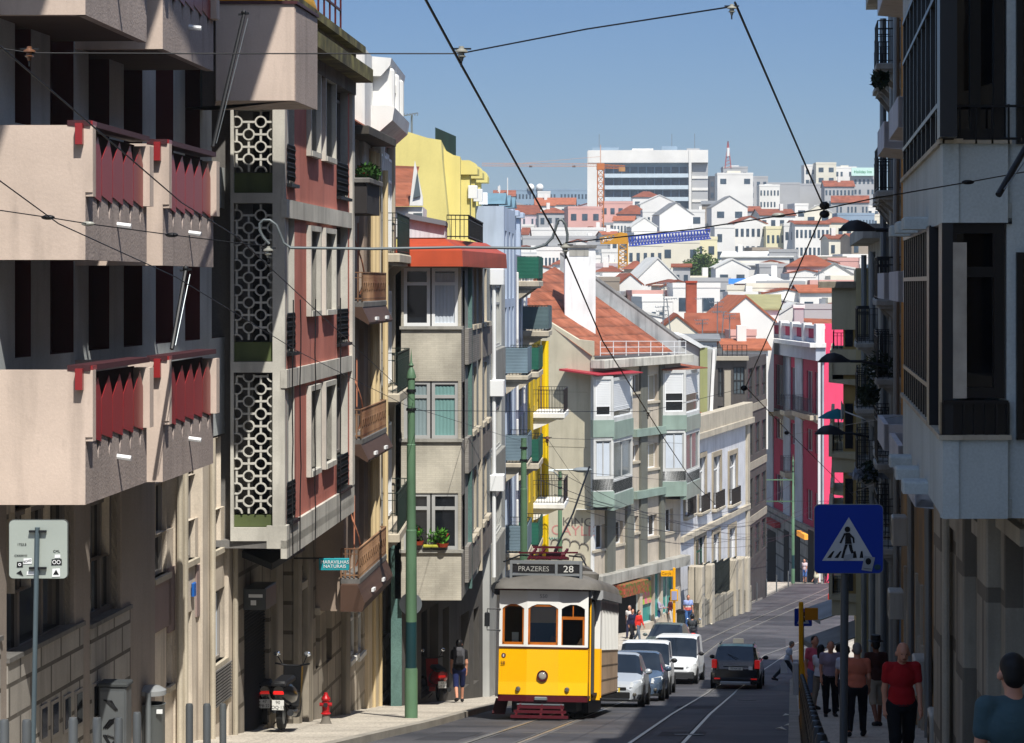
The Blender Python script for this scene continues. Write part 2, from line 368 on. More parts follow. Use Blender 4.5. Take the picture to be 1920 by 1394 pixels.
# ------------------------------------------------------------------ ground, road, pavements, tram rails
XF[0] = None
KL = [(-40,-9.5),(20,-4.6),(24,-4.25),(32,-3.7),(43.6,-2.5),(51.3,-1.6),(62.7,-.6),(80,1.3),(100,3.8),(120,7.4),(131,10.1),(150,14.2),(165,17.5),(182,21.3),(188,26),(195,36),(230,92)]
KR = [(-40,-4.4),(20,2.25),(43.3,4.95),(94,10.8),(112,14.4),(132,20.2),(150,27),(182,37),(188,44),(195,56),(230,112)]
asph = mat('asphalt', '#504f52', var=.4, grain=.2, bump=.4, scale=.6, rough=.75, col2='#37383d', spec=.4)
aph = asph.node_tree   # repair patches and tar seams
calc = mat('limestone_setts', '#b9b1a3', var=.25, grain=.12, scale=.8)
def setts(m, sc_, mortar=.5, wid=.1):
    nt = m.node_tree; b = nt.nodes['Principled BSDF']; v = N(nt, 'ShaderNodeTexVoronoi', feature='DISTANCE_TO_EDGE'); v.inputs['Scale'].default_value = sc_
    geo = N(nt, 'ShaderNodeNewGeometry'); nt.links.new(geo.outputs['Position'], v.inputs['Vector'])
    r = N(nt, 'ShaderNodeMapRange'); nt.links.new(v.outputs['Distance'], r.inputs[0]); r.inputs[2].default_value = wid; r.inputs[3].default_value = mortar; r.inputs[4].default_value = 1
    mx = N(nt, 'ShaderNodeMix', data_type='RGBA', blend_type='MULTIPLY'); mx.inputs[0].default_value = 1
    src = b.inputs['Base Color'].links[0].from_socket; nt.links.new(src, mx.inputs[6]); nt.links.new(r.outputs[0], mx.inputs[7]); nt.links.new(mx.outputs[2], b.inputs['Base Color'])
setts(calc, 9); setts(asph, .38, .62, .012)
kerbm = mat('kerb_stone', '#8f8a80', var=.3, grain=.1)
soil = mat('hillside_ground', '#6f6a58', var=.4, scale=.05)
def strip(name, fa, fb, za, m, d0=-40, d1=230, st=2.0, thick=0):
    mb = MB(); ds = [d0+i*st for i in range(int((d1-d0)/st)+1)]; vs = []
    for d in ds: vs += [(fa(d), d, g(d)+za), (fb(d), d, g(d)+za)]
    fs = [(2*i, 2*i+1, 2*i+3, 2*i+2) for i in range(len(ds)-1)]; mb.add(vs, fs)
    if thick:
        vs = []
        for d in ds: vs += [(fa(d),d,g(d)+za-thick),(fa(d),d,g(d)+za),(fb(d),d,g(d)+za),(fb(d),d,g(d)+za-thick)]
        fs = []
        for i in range(len(ds)-1):
            a = i*4; fs += [(a,a+1,a+5,a+4),(a+2,a+3,a+7,a+6)]
        mb.add(vs, fs)
    return struct(mb.build(name, m))
kl = lambda d: interp(KL, d); kr = lambda d: interp(KR, d)
mb = MB(); vs = []; xs = [-2500,-700,-300,-120,-60,-30,0,30,60,120,300,700,2500]; ds = [-60,-30,0,30,60,85,100,131,165,182,195,230,260,300,370,450,540,620,710,800,950,1100,3000]
for d in ds:
    for x in xs: vs.append((x, d, g(d)-.35-(0 if d < 300 else 2)))
n = len(xs); mb.add(vs, [(j*n+i, j*n+i+1, (j+1)*n+i+1, (j+1)*n+i) for j in range(len(ds)-1) for i in range(n-1)])
struct(mb.build('terrain', soil))
strip('road', lambda d: kl(d)-.05, lambda d: kr(d)+.05, 0, asph)
strip('pavement_left', lambda d: kl(d)-9, lambda d: kl(d)-.22, .13, calc)
strip('pavement_right', lambda d: kr(d)+.22, lambda d: kr(d)+9, .13, calc)
strip('kerb_left', lambda d: kl(d)-.22, lambda d: kl(d), .135, kerbm, thick=.2)
strip('kerb_right', lambda d: kr(d), lambda d: kr(d)+.22, .135, kerbm, thick=.2)
railm = mat('worn_rail_steel', '#a9a59c', rough=.35, metal=.7, var=.2); groove = mat('rail_groove', '#1b1b1d', var=0)
T1 = [(-40,-9.2),(20,-2.8),(42.7,-.35),(53,.78),(66,2.2),(80,3.7),(100,6.3),(120,9.8),(150,17),(182,25),(188,31),(195,42),(230,98)]
T2 = [(-40,-6.5),(20,.05),(42.7,2.55),(60,4.45),(88.7,7.8),(100,9.6),(112,12.2),(132,18.3),(150,24),(182,33),(188,39),(195,50),(230,106)]
for T in (T1, T2):
    for s_ in (-.47, .47):
        strip('tram_rail', lambda d: interp(T,d)+s_-.035, lambda d: interp(T,d)+s_+.035, .008, railm)
        strip('rail_groove', lambda d: interp(T,d)+s_+.035*(1 if s_<0 else -1), lambda d: interp(T,d)+s_+.075*(1 if s_<0 else -1), .006, groove)
        strip('rail_seam', lambda d: interp(T,d)+s_-.13, lambda d: interp(T,d)+s_+.13, .004, mat('rail_bed', '#5b5b5c', var=.3, grain=.2))
# paler patches and tar repairs lying flush in the asphalt
rp = mat('asphalt_repair', '#36373c', var=.25, grain=.15); rp2 = mat('pale_asphalt', '#6a6861', var=.3, grain=.2)
for i, (px_, d, w_, l_, m_) in enumerate([(3.6,50,1.3,.25,rp2),(1.9,60,2.6,.12,rp2),(4.9,66,1.2,3,rp),(8.6,86,2.2,.35,rp2),(9.9,84,1.3,.8,rp2),(3.2,47,.9,2.2,rp),(12,120,2.5,6,rp),(6.4,98,2,.3,rp2),(15,140,3,5,rp),(1.1,47.5,1.8,.2,rp2),(-1.4,46,.8,4,rp)]):
    mb = MB(); k = .11; mb.poly((px_-w_/2,d-l_/2,g(d-l_/2)+.004),(px_+w_/2,d-l_/2,g(d-l_/2)+.004),(px_+w_/2+k*l_,d+l_/2,g(d+l_/2)+.004),(px_-w_/2+k*l_,d+l_/2,g(d+l_/2)+.004)); struct(mb.build('road_patch', m_))

# ------------------------------------------------------------------ L1: beige apartment block with toothed balconies
W1 = Wall(-330, 24.5, 433, 43.4)
r1 = W1.root('apartment_block', 'beige modern apartment block with red slatted balconies, nearest on the left', 'building')
mullion = mat('grey_mullion', '#6f6a66', rough=.5); frameL = mat('taupe_frame', '#8b8680', rough=.5)
beigeW = mat('beige_wall', '#cbbfae', var=.25, streak=.65, grain=.08); greyfin = mat('grey_fin_render', '#b6bbbb', var=.2, streak=.3, grain=.08)
stw = mat('stone_slab_wall', '#a39e96', brick=(.9,.42,'#55504a',.5), var=.25, streak=.55, grain=.06)
pinkish = mat('mauve_panel', '#8f7d78', var=.15, streak=.2)
zt = 13-W1.z0
ops = []; wl = []
# upper storeys: tall slots between grey fins
slots = [(28,58),(94,138),(166,205),(232,267),(292,325),(347,375),(397,424)]
for a, b in [(-300,-270),(-235,-200),(-165,-130),(-100,-62),(-35,-5)]+slots:
    sa, sb = W1.s(a), W1.s(b)
    for k in range(-1, 4):
        z0 = -.95+3*k-W1.z0; ops.append((sa, sb, z0, z0+2.28)); wl.append((sa, sb, z0, z0+2.28, a))
# lower storeys
low = [(286,313,905,1080,1),(340,366,893,1052,1),(391,414,822,1032,1),(392,421,1108,1243,2),(343,360,1150,1392,3),(312,322,1160,1285,1)]
for a,b,c,d,k in low: ops.append(W1.rect(a,b,c,d))
big = [W1.rect(0,132,930,1218), W1.rect(160,219,935,1158), W1.rect(-200,-20,930,1290)]
big[0] = (big[0][0], big[0][1], W1.z(68,1215), W1.z(68,948)); ops += big
mb = MB(); split = W1.z(180, 880)
facade(mb, 0, W1.L, split, zt, [o for o in ops if o[2] >= split-.01], rev=.55, kr=1)
r1m = mb.build('upper_wall', [greyfin, mat('maroon_reveal','#4a1d20',var=.15)], r1)
m1i = (Matrix.Translation((W1.A.x,W1.A.y,W1.z0)) @ Matrix.Rotation(W1.ang,4,'Z')).inverted()
mb = MB(); mb.prism([(-12,14),(-5.7,14),(-4.02,23.5),(-1.95,35.2),(-6,35.8),(-12,35.8)],'z',12,12.3); mb.xf(m1i).build('roof_or_shade_slab', CONC, r1)  # unseen slab added and shaped so its shadow edge crosses balconies and screens
mb = MB(); facade(mb, 0, W1.L, 0, split, [o for o in ops if o[2] < split-.01], rev=.16); mb.build('lower_wall', beigeW, r1)
mb = MB(); shell(mb, 0, W1.L, 0, zt, 9, out=-.001); mb.build('side_wall', beigeW, r1)
for a,b,c,d,px_ in wl:
    w_ = MB(); x0 = a+.02; x1 = b-.02
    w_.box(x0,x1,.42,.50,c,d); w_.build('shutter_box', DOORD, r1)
    winpart(r1, (x0+(x1-x0)*.08, x0+(x1-x0)*.62, c+.05, d-.12), mat('cool_white_frame','#9a9a98',rough=.5), GL, .38, nx=1, tr=.18, fw=.07)
    MB().box(x0+(x1-x0)*.62, x1, .30, .41, c, d-.02).build('sliding_shutter', mat('maroon_shutter','#3c1719',rough=.5,var=.1), r1)
for a,b,c,d,k in low:
    q = W1.rect(a,b,c,d)
    if k == 3: MB().box(q[0]+.02,q[1]-.02,.22,.28,q[2],q[3]).build('door', mat('green_door','#0f4a3c',rough=.5,var=.2), r1)
    else: winpart(r1, q, frameL, GL, .13, nx=2, tr=.42 if k == 1 else None, fw=.06, curt=CURT if a in (391,392,340) else None)
    if k != 3: MB().box(q[0]-.06,q[1]+.06,-.07,.2,q[2]-.09,q[2]+.0).build('window_sill', STONE, r1)
for q in big:
    winpart(r1, q, mullion, GL, .13, nx=3, tr=None, fw=.09)
# mauve spandrels, stone base, piers and vents
for a,b,c,d in ((313,340,1060,1180),(366,391,1055,1150),(285,318,1085,1180)):
    q = W1.rect(a,b,c,d); MB().box(q[0],q[1],-.03,.05,q[2],q[3]).build('spandrel', pinkish, r1)
for a,b,yt in ((-200,-10,1245),(3,146,1208),(160,235,1160)):
    q = W1.rect(a,b,yt,1400); mb = MB(); mb.box(q[0],q[1],-.08,.1,0,q[3]); mb.build('stone_base', stw, r1); MB().box(q[0]-.02,q[1]+.02,-.11,.1,q[3],q[3]+.06).build('coping', CONCD, r1)
for a,b in ((132,160),(219,283),(325,342),(372,391),(421,433),(-12,3)):
    s0, s1 = W1.s(a), W1.s(b); MB().bbox(s0, s1, -.07, .1, 0, split-.02, .02).build('pier', beigeW if a > 300 else mat('taupe_pier','#91877e',var=.15,streak=.3,grain=.08), r1)
for a in (63,84,107,129,162):
    q = W1.rect(a,a+14,1322-(a-60)*.42,1392-(a-60)*.42); f = MB().box(q[0],q[1],-.1,-.07,q[2],q[3]).build('basement_window', frameL, r1); MB().box(q[0]+.05,q[1]-.05,-.105,-.09,q[2]+.05,q[3]-.05).build('pane', GL, f)
q = W1.rect(391,425,1248,1318); mb = MB()
for i in range(12): z = q[2]+(q[3]-q[2])*i/12; mb.box(q[0],q[1],-.1,.02,z,z+.03)
mb.box(q[0],q[1],.0,.03,q[2],q[3]); mb.build('vent_grille', CONCD, r1)
for px_ in (322.5, 333, 385, 428): s0 = W1.s(px_); MB().cyl((s0,-.13,0.3),(s0,-.13,split),.05,n=8).build('downpipe', STONE, r1)
# number plate, small orange box
q = W1.rect(356,361,1092,1118); MB().bbox(q[0],q[1],-.07,-.02,q[2],q[3]).build('blue_plate', mat('enamel_blue','#1f5aa6',rough=.4), r1)
# --- balconies
def l1_balcony(px0, d0, px1, d1, ztop, zbot, xin, label=None):
    """street side from picture column px0 to px1; front (camera-facing) face runs inwards by xin metres"""
    B = Wall(px0, d0, px1, d1, z0=0)
    o = bpy.data.objects.new('balcony', None); C.objects.link(o); o.parent = r1
    M = Matrix.Translation((B.A.x, B.A.y, 0)) @ Matrix.Rotation(B.ang, 4, 'Z'); M1 = Matrix.Translation((W1.A.x, W1.A.y, W1.z0)) @ Matrix.Rotation(W1.ang, 4, 'Z')
    o.matrix_local = M1.inverted() @ M
    Lb = B.L; h = ztop-zbot; zm = zbot+h*.46      # teeth line
    # the camera-facing slab is perpendicular to the view: direction -X in world
    dx = Matrix.Rotation(-B.ang, 4, 'Z') @ Vector((-1,0,0)); t = Matrix.Rotation(-B.ang, 4, 'Z') @ Vector((0,1,0))
    def fr(mb, a, b, th, z0, z1, off=0):
        p = [dx*a+t*off, dx*b+t*off, dx*b+t*(off+th), dx*a+t*(off+th)]; mb.prism([(q.x,q.y) for q in p], 'z', z0, z1)
    mb = MB(); fr(mb, 0, xin, .14, zbot, zm+.05); fr(mb, -.09, xin, .14, zm+.05, ztop-.04); mb.build('front_parapet', BEIGE, o)
    # floor slab
    MB().add([(.05,.05,zbot+.02),(Lb,.05,zbot+.02),(Lb,2.2,zbot+.02),(.05,2.2,zbot+.02),(.05,.05,zbot+.2),(Lb,.05,zbot+.2),(Lb,2.2,zbot+.2),(0,2.2,zbot+.2)],[(0,3,2,1),(4,5,6,7),(0,1,5,4),(1,2,6,5),(2,3,7,6),(3,0,4,7)]).build('floor_slab', mat('brown_soffit','#5b4f47',var=.2), o)
    # roughcast street side with a toothed top edge
    n = 5; e0 = .18; e1 = Lb-.28; p = (e1-e0)/n; pts = [(.01,zbot),(Lb,zbot),(Lb,zm+.02),(e1+.02,zm+.02)]
    for i in range(n-1, -1, -1):
        a = e0+p*i; pts += [(a+p*.96, zm+.04),(a+p*.62, zm+.04),(a+p*.40, zm-.28),(a+p*.10, zm+.06)] if False else [(a+p*.97,zm+.03),(a+p*.80,zm-.27),(a+p*.62,zm+.03),(a+p*.02,zm+.04)]
    pts += [(.01,zm+.05)]
    MB().prism(pts, 'y', -.0, .12).build('street_parapet', BEIGES, o)
    for i in range(n):
        a = e0+p*i+.01; b = a+p*.965
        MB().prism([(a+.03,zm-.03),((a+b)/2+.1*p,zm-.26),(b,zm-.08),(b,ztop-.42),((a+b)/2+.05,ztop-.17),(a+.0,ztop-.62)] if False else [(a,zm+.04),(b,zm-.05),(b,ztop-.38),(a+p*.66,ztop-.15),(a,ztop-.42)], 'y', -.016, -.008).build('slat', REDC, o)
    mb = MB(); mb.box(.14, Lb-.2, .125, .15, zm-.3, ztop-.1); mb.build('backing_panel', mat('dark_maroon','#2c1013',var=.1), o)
    MB().box(Lb-.26, Lb-.02, -.1, .14, zm-.02, ztop-.12).build('end_post', BEIGE, o)
    MB().box(0.02, .17, -.09, .14, zm, ztop-.04).build('corner_post', BEIGE, o)
    mb = MB(); mb.box(-.02, Lb-.1, -.065, .22, ztop-.05, ztop+.02); mb.build('top_rail', mat('maroon_rail','#45262a',rough=.5,var=.15), o)
    mb = MB(); fr(mb, -.09, .10, .3, ztop-.04, ztop+.015, .0); fr(mb, .02, .11, .14, ztop-.28, ztop-.02, -.1); mb.build('rail_bracket', REDC, o)
    q = MB(); s_ = e0+p*2.55; q.cyl((s_,.05,zm-.30),(s_,-.18,zm-.33),.035,n=8); q.build('spout', WHITEC, o)
    return o
for k in (0, 1, 2):
    l1_balcony(160, 29.6, 275, 33.0, -1.02+3*k, -2.71+3*k, 4.2)
    l1_balcony(305, 33.5, 400, 37.0, -1.02+3*k, -2.75+3*k, 1.35)
l1_root_b = None
# plain corner balcony high up
B3 = Wall(552, 39, 593, 41, z0=0); o = bpy.data.objects.new('corner_balcony', None); C.objects.link(o); o.parent = r1
M1 = Matrix.Translation((W1.A.x, W1.A.y, W1.z0)) @ Matrix.Rotation(W1.ang, 4, 'Z'); o.matrix_local = M1.inverted()
x0 = P(405,0,39).x; zb = P(0,190,39).z; zt_ = P(0,8,39).z; A = B3.A; Bq = B3.B
MB().prism([(x0,39),(A.x,39),(Bq.x,Bq.y),(Bq.x-3,Bq.y+.25),(x0-.3,41.2)],'z',zb+.01,zt_).build('parapet', BEIGE, o)
MB().prism([(A.x,39.02),(A.x+.02,39.01),(Bq.x+.02,Bq.y),(Bq.x,Bq.y+.01)],'z',zb,zt_-.02).build('street_side', BEIGES, o)
MB().prism([(x0,38.97),(A.x+.05,38.97),(Bq.x+.05,Bq.y+.02),(Bq.x-3,Bq.y+.3)],'z',zt_,zt_+.05).build('coping', mat('maroon_rail','#45262a'), o)

# ------------------------------------------------------------------ L2: red block with pierced screens, cantilevered
W2 = Wall(532, 42.5, 659, 51.3)
r2 = W2.root('red_apartment_block', 'narrow red block with pierced concrete screens and white window frames', 'building')
redw = mat('terracotta_render', '#c07a6c', var=.18, streak=.35, grain=.05, col2='#b26a5b'); cwall = mat('stained_white_concrete', '#bdbab0', var=.3, streak=.5, grain=.06)
zb = W2.z(595, 985); zt = W2.z(595, 118)
fl = [(370,690),(690,1008)]
ops = []
cols = [(574,590),(603,622)]
def l2z(px_, y): return W2.z(px_, y)
F3 = 3.0; zA = W2.z(540,690)   # top of the ledge between upper floors
WN = []
for k in (-1, 0, 1):
    for a, b in ((576,593),(604,622)):
        s0, s1 = W2.s(a), W2.s(b); z0 = W2.z(598,582)+F3*k; WN.append((s0, s1, z0, z0+1.5)); ops.append(WN[-1])
    for a, b in ((537,552),(631,652)):
        s0, s1 = W2.s(a), W2.s(b); z0 = W2.z(642,575)+F3*k-.05; ops.append((s0, s1, z0-.75, z0+1.75))
mb = MB(); facade(mb, .01, W2.L, zb, zt, ops, rev=.3, kr=1); mb.build('street_wall', [redw, cwall], r2)
for s0,s1,z0,z1 in WN:
    mb = MB(); e = .12
    mb.box(s0-.1,s0,-.09,.3,z0-.1,z1+.1); mb.box(s1,s1+.1,-.09,.3,z0-.1,z1+.1); mb.box(s0,s1,-.09,.3,z1,z1+.1); mb.box(s0,s1,-.11,.3,z0-.1,z0)
    mb.build('window_surround', cwall, r2); winpart(r2, (s0,s1,z0,z1), frameL, GL, .27, nx=1)
for k in (-1,0,1):
    for a, b in ((537,552),(631,652)):
        s0, s1 = W2.s(a), W2.s(b); z0 = W2.z(642,575)+F3*k-.05
        w_ = winpart(r2, (s0,s1,z0,z0+1.75), mullion, GLB, .2, nx=2, tr=.75); MB().box(s0,s1,.1,.28,z0-.75,z0-.05).build('dark_spandrel', mat('dark_green_panel','#2a302c',var=.2), r2)
        mb = MB()
        for i in range(4):
            z = z0-.08-i*.16
            for j in range(int((s1-s0)/.12)): mb.lathe([(.075,-.01),(.09,0),(.075,.01)], (s0+.06+j*.12,-.02,z), 10, 'y')
            mb.obox((s0,-.03,z),(s1,-.03,z),.012,.012)
        mb.box(s0,s1,-.1,.1,z0-.76,z0-.7); mb.build('ring_railing', BLACK, r2)
for k in (-1,0,1,2):      # ledges
    z = zA-.02+F3*k
    if z < zt: MB().box(-.02, W2.L+.02, -.06, .05, z-.32, z).build('ledge', cwall, r2)
MB().box(-.02, W2.L+.03, -.06, .3, zb-.02, zb+.38).build('bottom_ledge', cwall, r2)
MB().box(W2.L-.34, W2.L+.02, -.07, .02, zb+.38, zt).build('end_pier', cwall, r2)
# camera-facing screen wall
G2 = Wall(432, 42.5, 534, 42.5, z0=0); gx0, gx1 = G2.A.x, G2.B.x
o = bpy.data.objects.new('screen_wall', None); C.objects.link(o); o.parent = r2
M2 = Matrix.Translation((W2.A.x, W2.A.y, W2.z0)) @ Matrix.Rotation(W2.ang, 4, 'Z'); o.matrix_local = M2.inverted()
Xp = lambda px_: P(px_,0,42.5).x; Zp = lambda py_: P(0,py_,42.5).z
pan = [(438,511,207,322),(438,511,383,638),(438,511,700,964)]
mb = MB(); mb.box(Xp(432),Xp(438),42.5,43.2,Zp(1015),Zp(-40)); mb.box(Xp(511),Xp(534),42.5,43.2,Zp(1015),Zp(-40)); mb.box(Xp(438),Xp(511),42.5,43.0,Zp(1015),Zp(990))
for y0, y1 in ((362,381),(679,699)): mb.box(Xp(438),Xp(511),42.5,43.0,Zp(y1),Zp(y0))
mb.box(Xp(438),Xp(511),42.5,43.0,Zp(206),Zp(60)); mb.box(Xp(433),Xp(533),42.9,48,Zp(1012),Zp(-42)) if False else None
mb.build('screen_frame', cwall, o)
for y0, y1 in ((324,361),(642,678),(967,989)): MB().box(Xp(438),Xp(511),42.6,42.9,Zp(y1),Zp(y0)).build('green_panel', mat('moss_green_panel','#55603a',var=.3,streak=.4), o)
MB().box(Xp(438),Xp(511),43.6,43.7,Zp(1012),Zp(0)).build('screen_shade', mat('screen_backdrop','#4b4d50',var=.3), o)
scr = mat('screen_concrete', '#bdbbb2', var=.2, streak=.3)
for a,b,y0,y1 in pan:
    mb = MB(); xa, xb, za, zb2 = Xp(a), Xp(b), Zp(y1), Zp(y0); W_ = xb-xa; hx = .212; hz = .2195
    zn = int((zb2-za)/hz); Y = 42.56
    for i in range(0, 5):
        for j in range(zn+1):
            if (i+j) % 2: continue
            cx_ = xa+.045+(i)*hx; cz = za+j*hz; 
            if cx_ < xa-.05 or cx_ > xb+.05: continue
            ro = .107; ri = .081; m = 16
            for q in range(m):
                t0, t1 = 2*math.pi*q/m, 2*math.pi*(q+1)/m
                pt = [(cx_+r_*math.cos(t), cz+r_*math.sin(t)) for r_, t in ((ri,t0),(ro,t0),(ro,t1),(ri,t1))]
                if all(xa <= p_[0] <= xb and za <= p_[1] <= zb2 for p_ in pt): mb.prism(pt, 'y', Y, Y+.12)
            for dx_, dz_ in ((1,0),(-1,0),(0,1),(0,-1)):
                x0_, x1_ = cx_+dx_*ro*.97, cx_+dx_*(hx*2-ro)*.52+0; z0_, z1_ = cz+dz_*ro*.97, cz+dz_*(hz*1.0)
                if dx_: xs_ = sorted((min(max(x0_,xa),xb), min(max(cx_+dx_*hx,xa),xb)));  mb.box(xs_[0],xs_[1],Y+.01,Y+.11,max(cz-.018,za),min(cz+.018,zb2)) if xs_[1]-xs_[0] > .01 and za < cz < zb2 else None
                else: zs_ = sorted((min(max(z0_,za),zb2), min(max(z1_,za),zb2))); mb.box(cx_-.018,cx_+.018,Y+.015,Y+.105,zs_[0],zs_[1]) if zs_[1]-zs_[0] > .01 and xa+.02 < cx_ < xb-.02 else None
    mb.build('pierced_screen', scr, o)
# soffit, roof, recessed ground floor
mb = MB(); mb.box(.3, W2.L, .6, 6, zb-.02, zt); mb.box(0, W2.L, .02, 6, zb-.02, zb+.12); mb.build('core', CONCD, r2)
mb = MB(); mb.box(-.3, W2.L+.1, -.45, 6, zt+.02, zt+.3); mb.box(-.2, W2.L+.05, -.3, 6, zt+.62, zt+.78); mb.build('cornice', mat('lichen_concrete','#7d7748',var=.5,col2='#3d3a2c',streak=.5,scale=3), r2)
mb = MB(); mb.box(0, W2.L, -.1, 6, zt-.25, zt+.62); mb.build('attic_band', mat('stained_frieze','#77736a',var=.5,streak=.9,grain=.1), r2)
ga = mat('ochre_dome','#b98a14',var=.2,rough=.6)
MB().ball((1.6,1.2,zt+.8),(3.2,1.5,.75),20,10).build('terrace_dome', ga, r2, smooth=True)
mb = MB()
for x_ in range(10): mb.obox((x_*.75-1,-.2,zt+.75),(x_*.75-1,-.2,zt+1.7),.035,.035)
for z_ in (1.2,1.7): mb.obox((-1,-.2,zt+z_),(5.75,-.2,zt+z_),.04,.04)
mb.build('terrace_railing', mat('maroon_iron','#4d1417',rough=.5), r2)
gw = Wall(434, 43.2, 655, 56.0); frame(W2, gw); go = r2
top = zb+W2.z0-gw.z0
gops = [gw.rect(458,505,1105,1375), gw.rect(520,550,1040,1370), gw.rect(555,568,1105,1350), gw.rect(592,600,1150,1255), gw.rect(612,622,1140,1240), gw.rect(650,660,1130,1230)]
mb = MB(); facade(mb, 0, gw.L, 0, top+.4, gops, rev=.3); shell(mb, 0, gw.L, 0, top+.1, 5, out=-.002); mb.build('shop_wall', mat('grimy_shop_stone','#948c80',var=.35,streak=.7,brick=(1.1,.6,'#5a5348',.5)), go)
q = gops[0]; mb = MB()
for i in range(44): z = q[2]+(q[3]-q[2])*i/44; mb.prism([(.12,z),(.07,z+.04),(.12,z+.058)],'x',q[0],q[1])
mb.build('rolling_shutter', mat('dark_shutter','#3a3a3a',rough=.4,metal=.5,var=.2), go)
q = gops[1]; MB().box(q[0],q[1],.2,.3,q[2],q[3]).build('shop_front', GL, go)
for q in gops[2:]: winpart(go, q, WHITEC, GL, .22, nx=1, tr=.6); MB().box(q[0]-.08,q[1]+.08,-.1,.2,q[3],q[3]+.15).build('lintel', STONE, go)
q = gw.rect(456,503,1052,1104); mb = MB(); mb.prism([(-.55,q[3]-.02),(-.55,q[3]+.10),(.0,q[3]+.32),(.0,q[3]+.2)],'x',q[0]-.1,q[1]+.9); mb.build('shop_awning', mat('black_canvas','#222426',rough=.6,var=.3), go)
MB().bbox(q[0],q[0]+1.0,-.42,0,q[2]-.25,q[2]+.15).build('sign_box', mat('grey_sign_box','#4c5052',rough=.4,var=.2), go); MB().box(q[0]-.004,q[0],-.36,-.1,q[2]-.02,q[2]+.04).build('sticker', WHITEC, go); MB().box(q[0]-.004,q[0],-.24,-.14,q[2]-.16,q[2]-.07).build('sticker', WHITEC, go)
for a,b in ((508,520),(550,556),(568,577),(640,648)): MB().bbox(gw.s(a),gw.s(b),-.12,.05,0,top-.05,.02).build('pilaster', mat('shop_pilaster','#938b7d',var=.3,streak=.6), go)
XF[0] = None
# ------------------------------------------------------------------ generic pieces for street fronts
def iron_balcony(root, s0, s1, z, out=.7, h=.95, slab=.14, sm=None, im=None, step=.11, console=True, screen=None, o0=0.):
    b = MB(); b.bbox(s0, s1, -o0-out, -o0+.02, z-slab, z, .03); b.box(s0+.06, s1-.06, -o0-out+.08, -o0+.02, z-slab-.08, z-slab)
    if console:
        for s_ in (s0+.15, s1-.3): b.prism([(-o0-out*.75,z-slab-.08),(-o0,z-slab-.08),(-o0,z-slab-.5),(-o0-out*.2,z-slab-.4)], 'x', s_, s_+.14)
    b.build('balcony_slab', sm or STONE, root)
    m = MB(); railing(m, [(s0+.04,-o0),(s0+.04,-o0-out+.05),(s1-.04,-o0-out+.05),(s1-.04,-o0)], z, h, step); m.build('balcony_railing', im or BLACK, root)
    if screen is not None:
        q = MB(); y = -o0-out+.02; q.box(s0+.02, s1-.02, y-.01, y+.01, z+.08, z+h-.02); q.box(s0+.01, s0+.03, y, -o0, z+.08, z+h-.02); q.build('privacy_screen', screen, root)
def simple_front(W, name, label, wallm, z_top, ops, depth=9, sidem=None, rev=.22, wk=None, group=None, roofm=None, zbot=0):
    r = W.root(name, label, 'building', group)
    mb = MB(); facade(mb, 0, W.L, zbot, z_top, ops, rev=rev); mb.build('street_wall', wallm, r)
    mb = MB(); shell(mb, 0, W.L, zbot, z_top, depth, out=-.003); mb.build('side_wall', sidem or wallm, r)
    return r
# ------------------------------------------------------------------ L3: rusty balconies with brown canopies
W3 = Wall(644, 51.6, 698, 56.4)
cream = mat('cream_plaster', '#c7b79c', var=.2, streak=.4, grain=.05); brownC = mat('brown_canopy_sheet', '#4e3a2f', var=.2, rough=.6, streak=.2); rust = mat('rusty_railing', '#9c7a5c', var=.4, col2='#5c3a28', rough=.7)
mauve = mat('mauve_plaster', '#8b7468', var=.25, streak=.5, grain=.05)
zt3 = W3.z(685, 268)
ops3 = []; H3 = 2.93; zs3 = W3.z(685, 1045)
for k in range(-1, 4):
    for a, b in ((.7,1.5),(2.5,3.3)): ops3.append((a, b, zs3+H3*k+.02, zs3+H3*k+2.3))
r3 = simple_front(W3, 'townhouse', 'narrow cream townhouse with rusty balconies over brown canopies, beside the red block', mat('brown_mauve_plaster','#98887a',var=.25,streak=.55,grain=.05), zt3, [o_ for o_ in ops3 if o_[2] > zs3-.1], zbot=zs3-.75)
ops3 = [o_ for o_ in ops3 if o_[2] > zs3-.1]
for q in ops3: winpart(r3, q, WHITEC, GL, .18, nx=2, tr=.72, curt=None)
for i, (k, a) in enumerate(((0,-.5),(1,-.1),(2,0.1))):
    z = zs3+H3*k; s0, s1 = a+.15, 4.35
    MB().bbox(s0, s1, -.40, .02, z-.12, z).build('balcony_slab', CONCD, r3)
    m = MB(); railing(m, [(s0,0),(s0,-.37),(s1,-.37),(s1,0)], z, .62, .09, r=.014, bar=.025)
    for j in range(int((s1-s0)/.3)): m.lathe([(.09,-.012),(.115,0),(.09,.012)], (s0+.2+j*.3,-.38,z+.32), 10, 'y')
    m.build('balcony_railing', rust, r3)
    q = MB(); q.prism([(-.38,z-.12),(-.02,z-.12),(-.02,z-.2),(-.52,z-.5),(-.54,z-.45)], 'x', s0-.1, s1-.0) if k else q.prism([(-.38,z-.12),(-.02,z-.12),(-.02,z-.68),(-.48,z-.68),(-.54,z-.5)], 'x', s0-.25, s1-.0)
    q.build('canopy', brownC, r3)
    for j in range(2): MB().obox((s0+1.0+j*1.8,-.54,z-.38),(s0+1.3+j*1.8,-.55,z-.38),.05,.07).build('bracket', WHITEC, r3)
    m = MB(); m.tube([(s0+.6+.3*math.cos(t*.5)*(1 if t<8 else .6),-.2-.12*math.sin(t*.5),z+.15+t*.17) for t in range(9)], .018, 6); m.obox((s0+.6,-.2,z),(s0+.6,-.2,z+1.7),.025,.025); m.build('wrought_iron_scroll', mat('salmon_iron','#b3765a',var=.2), r3)
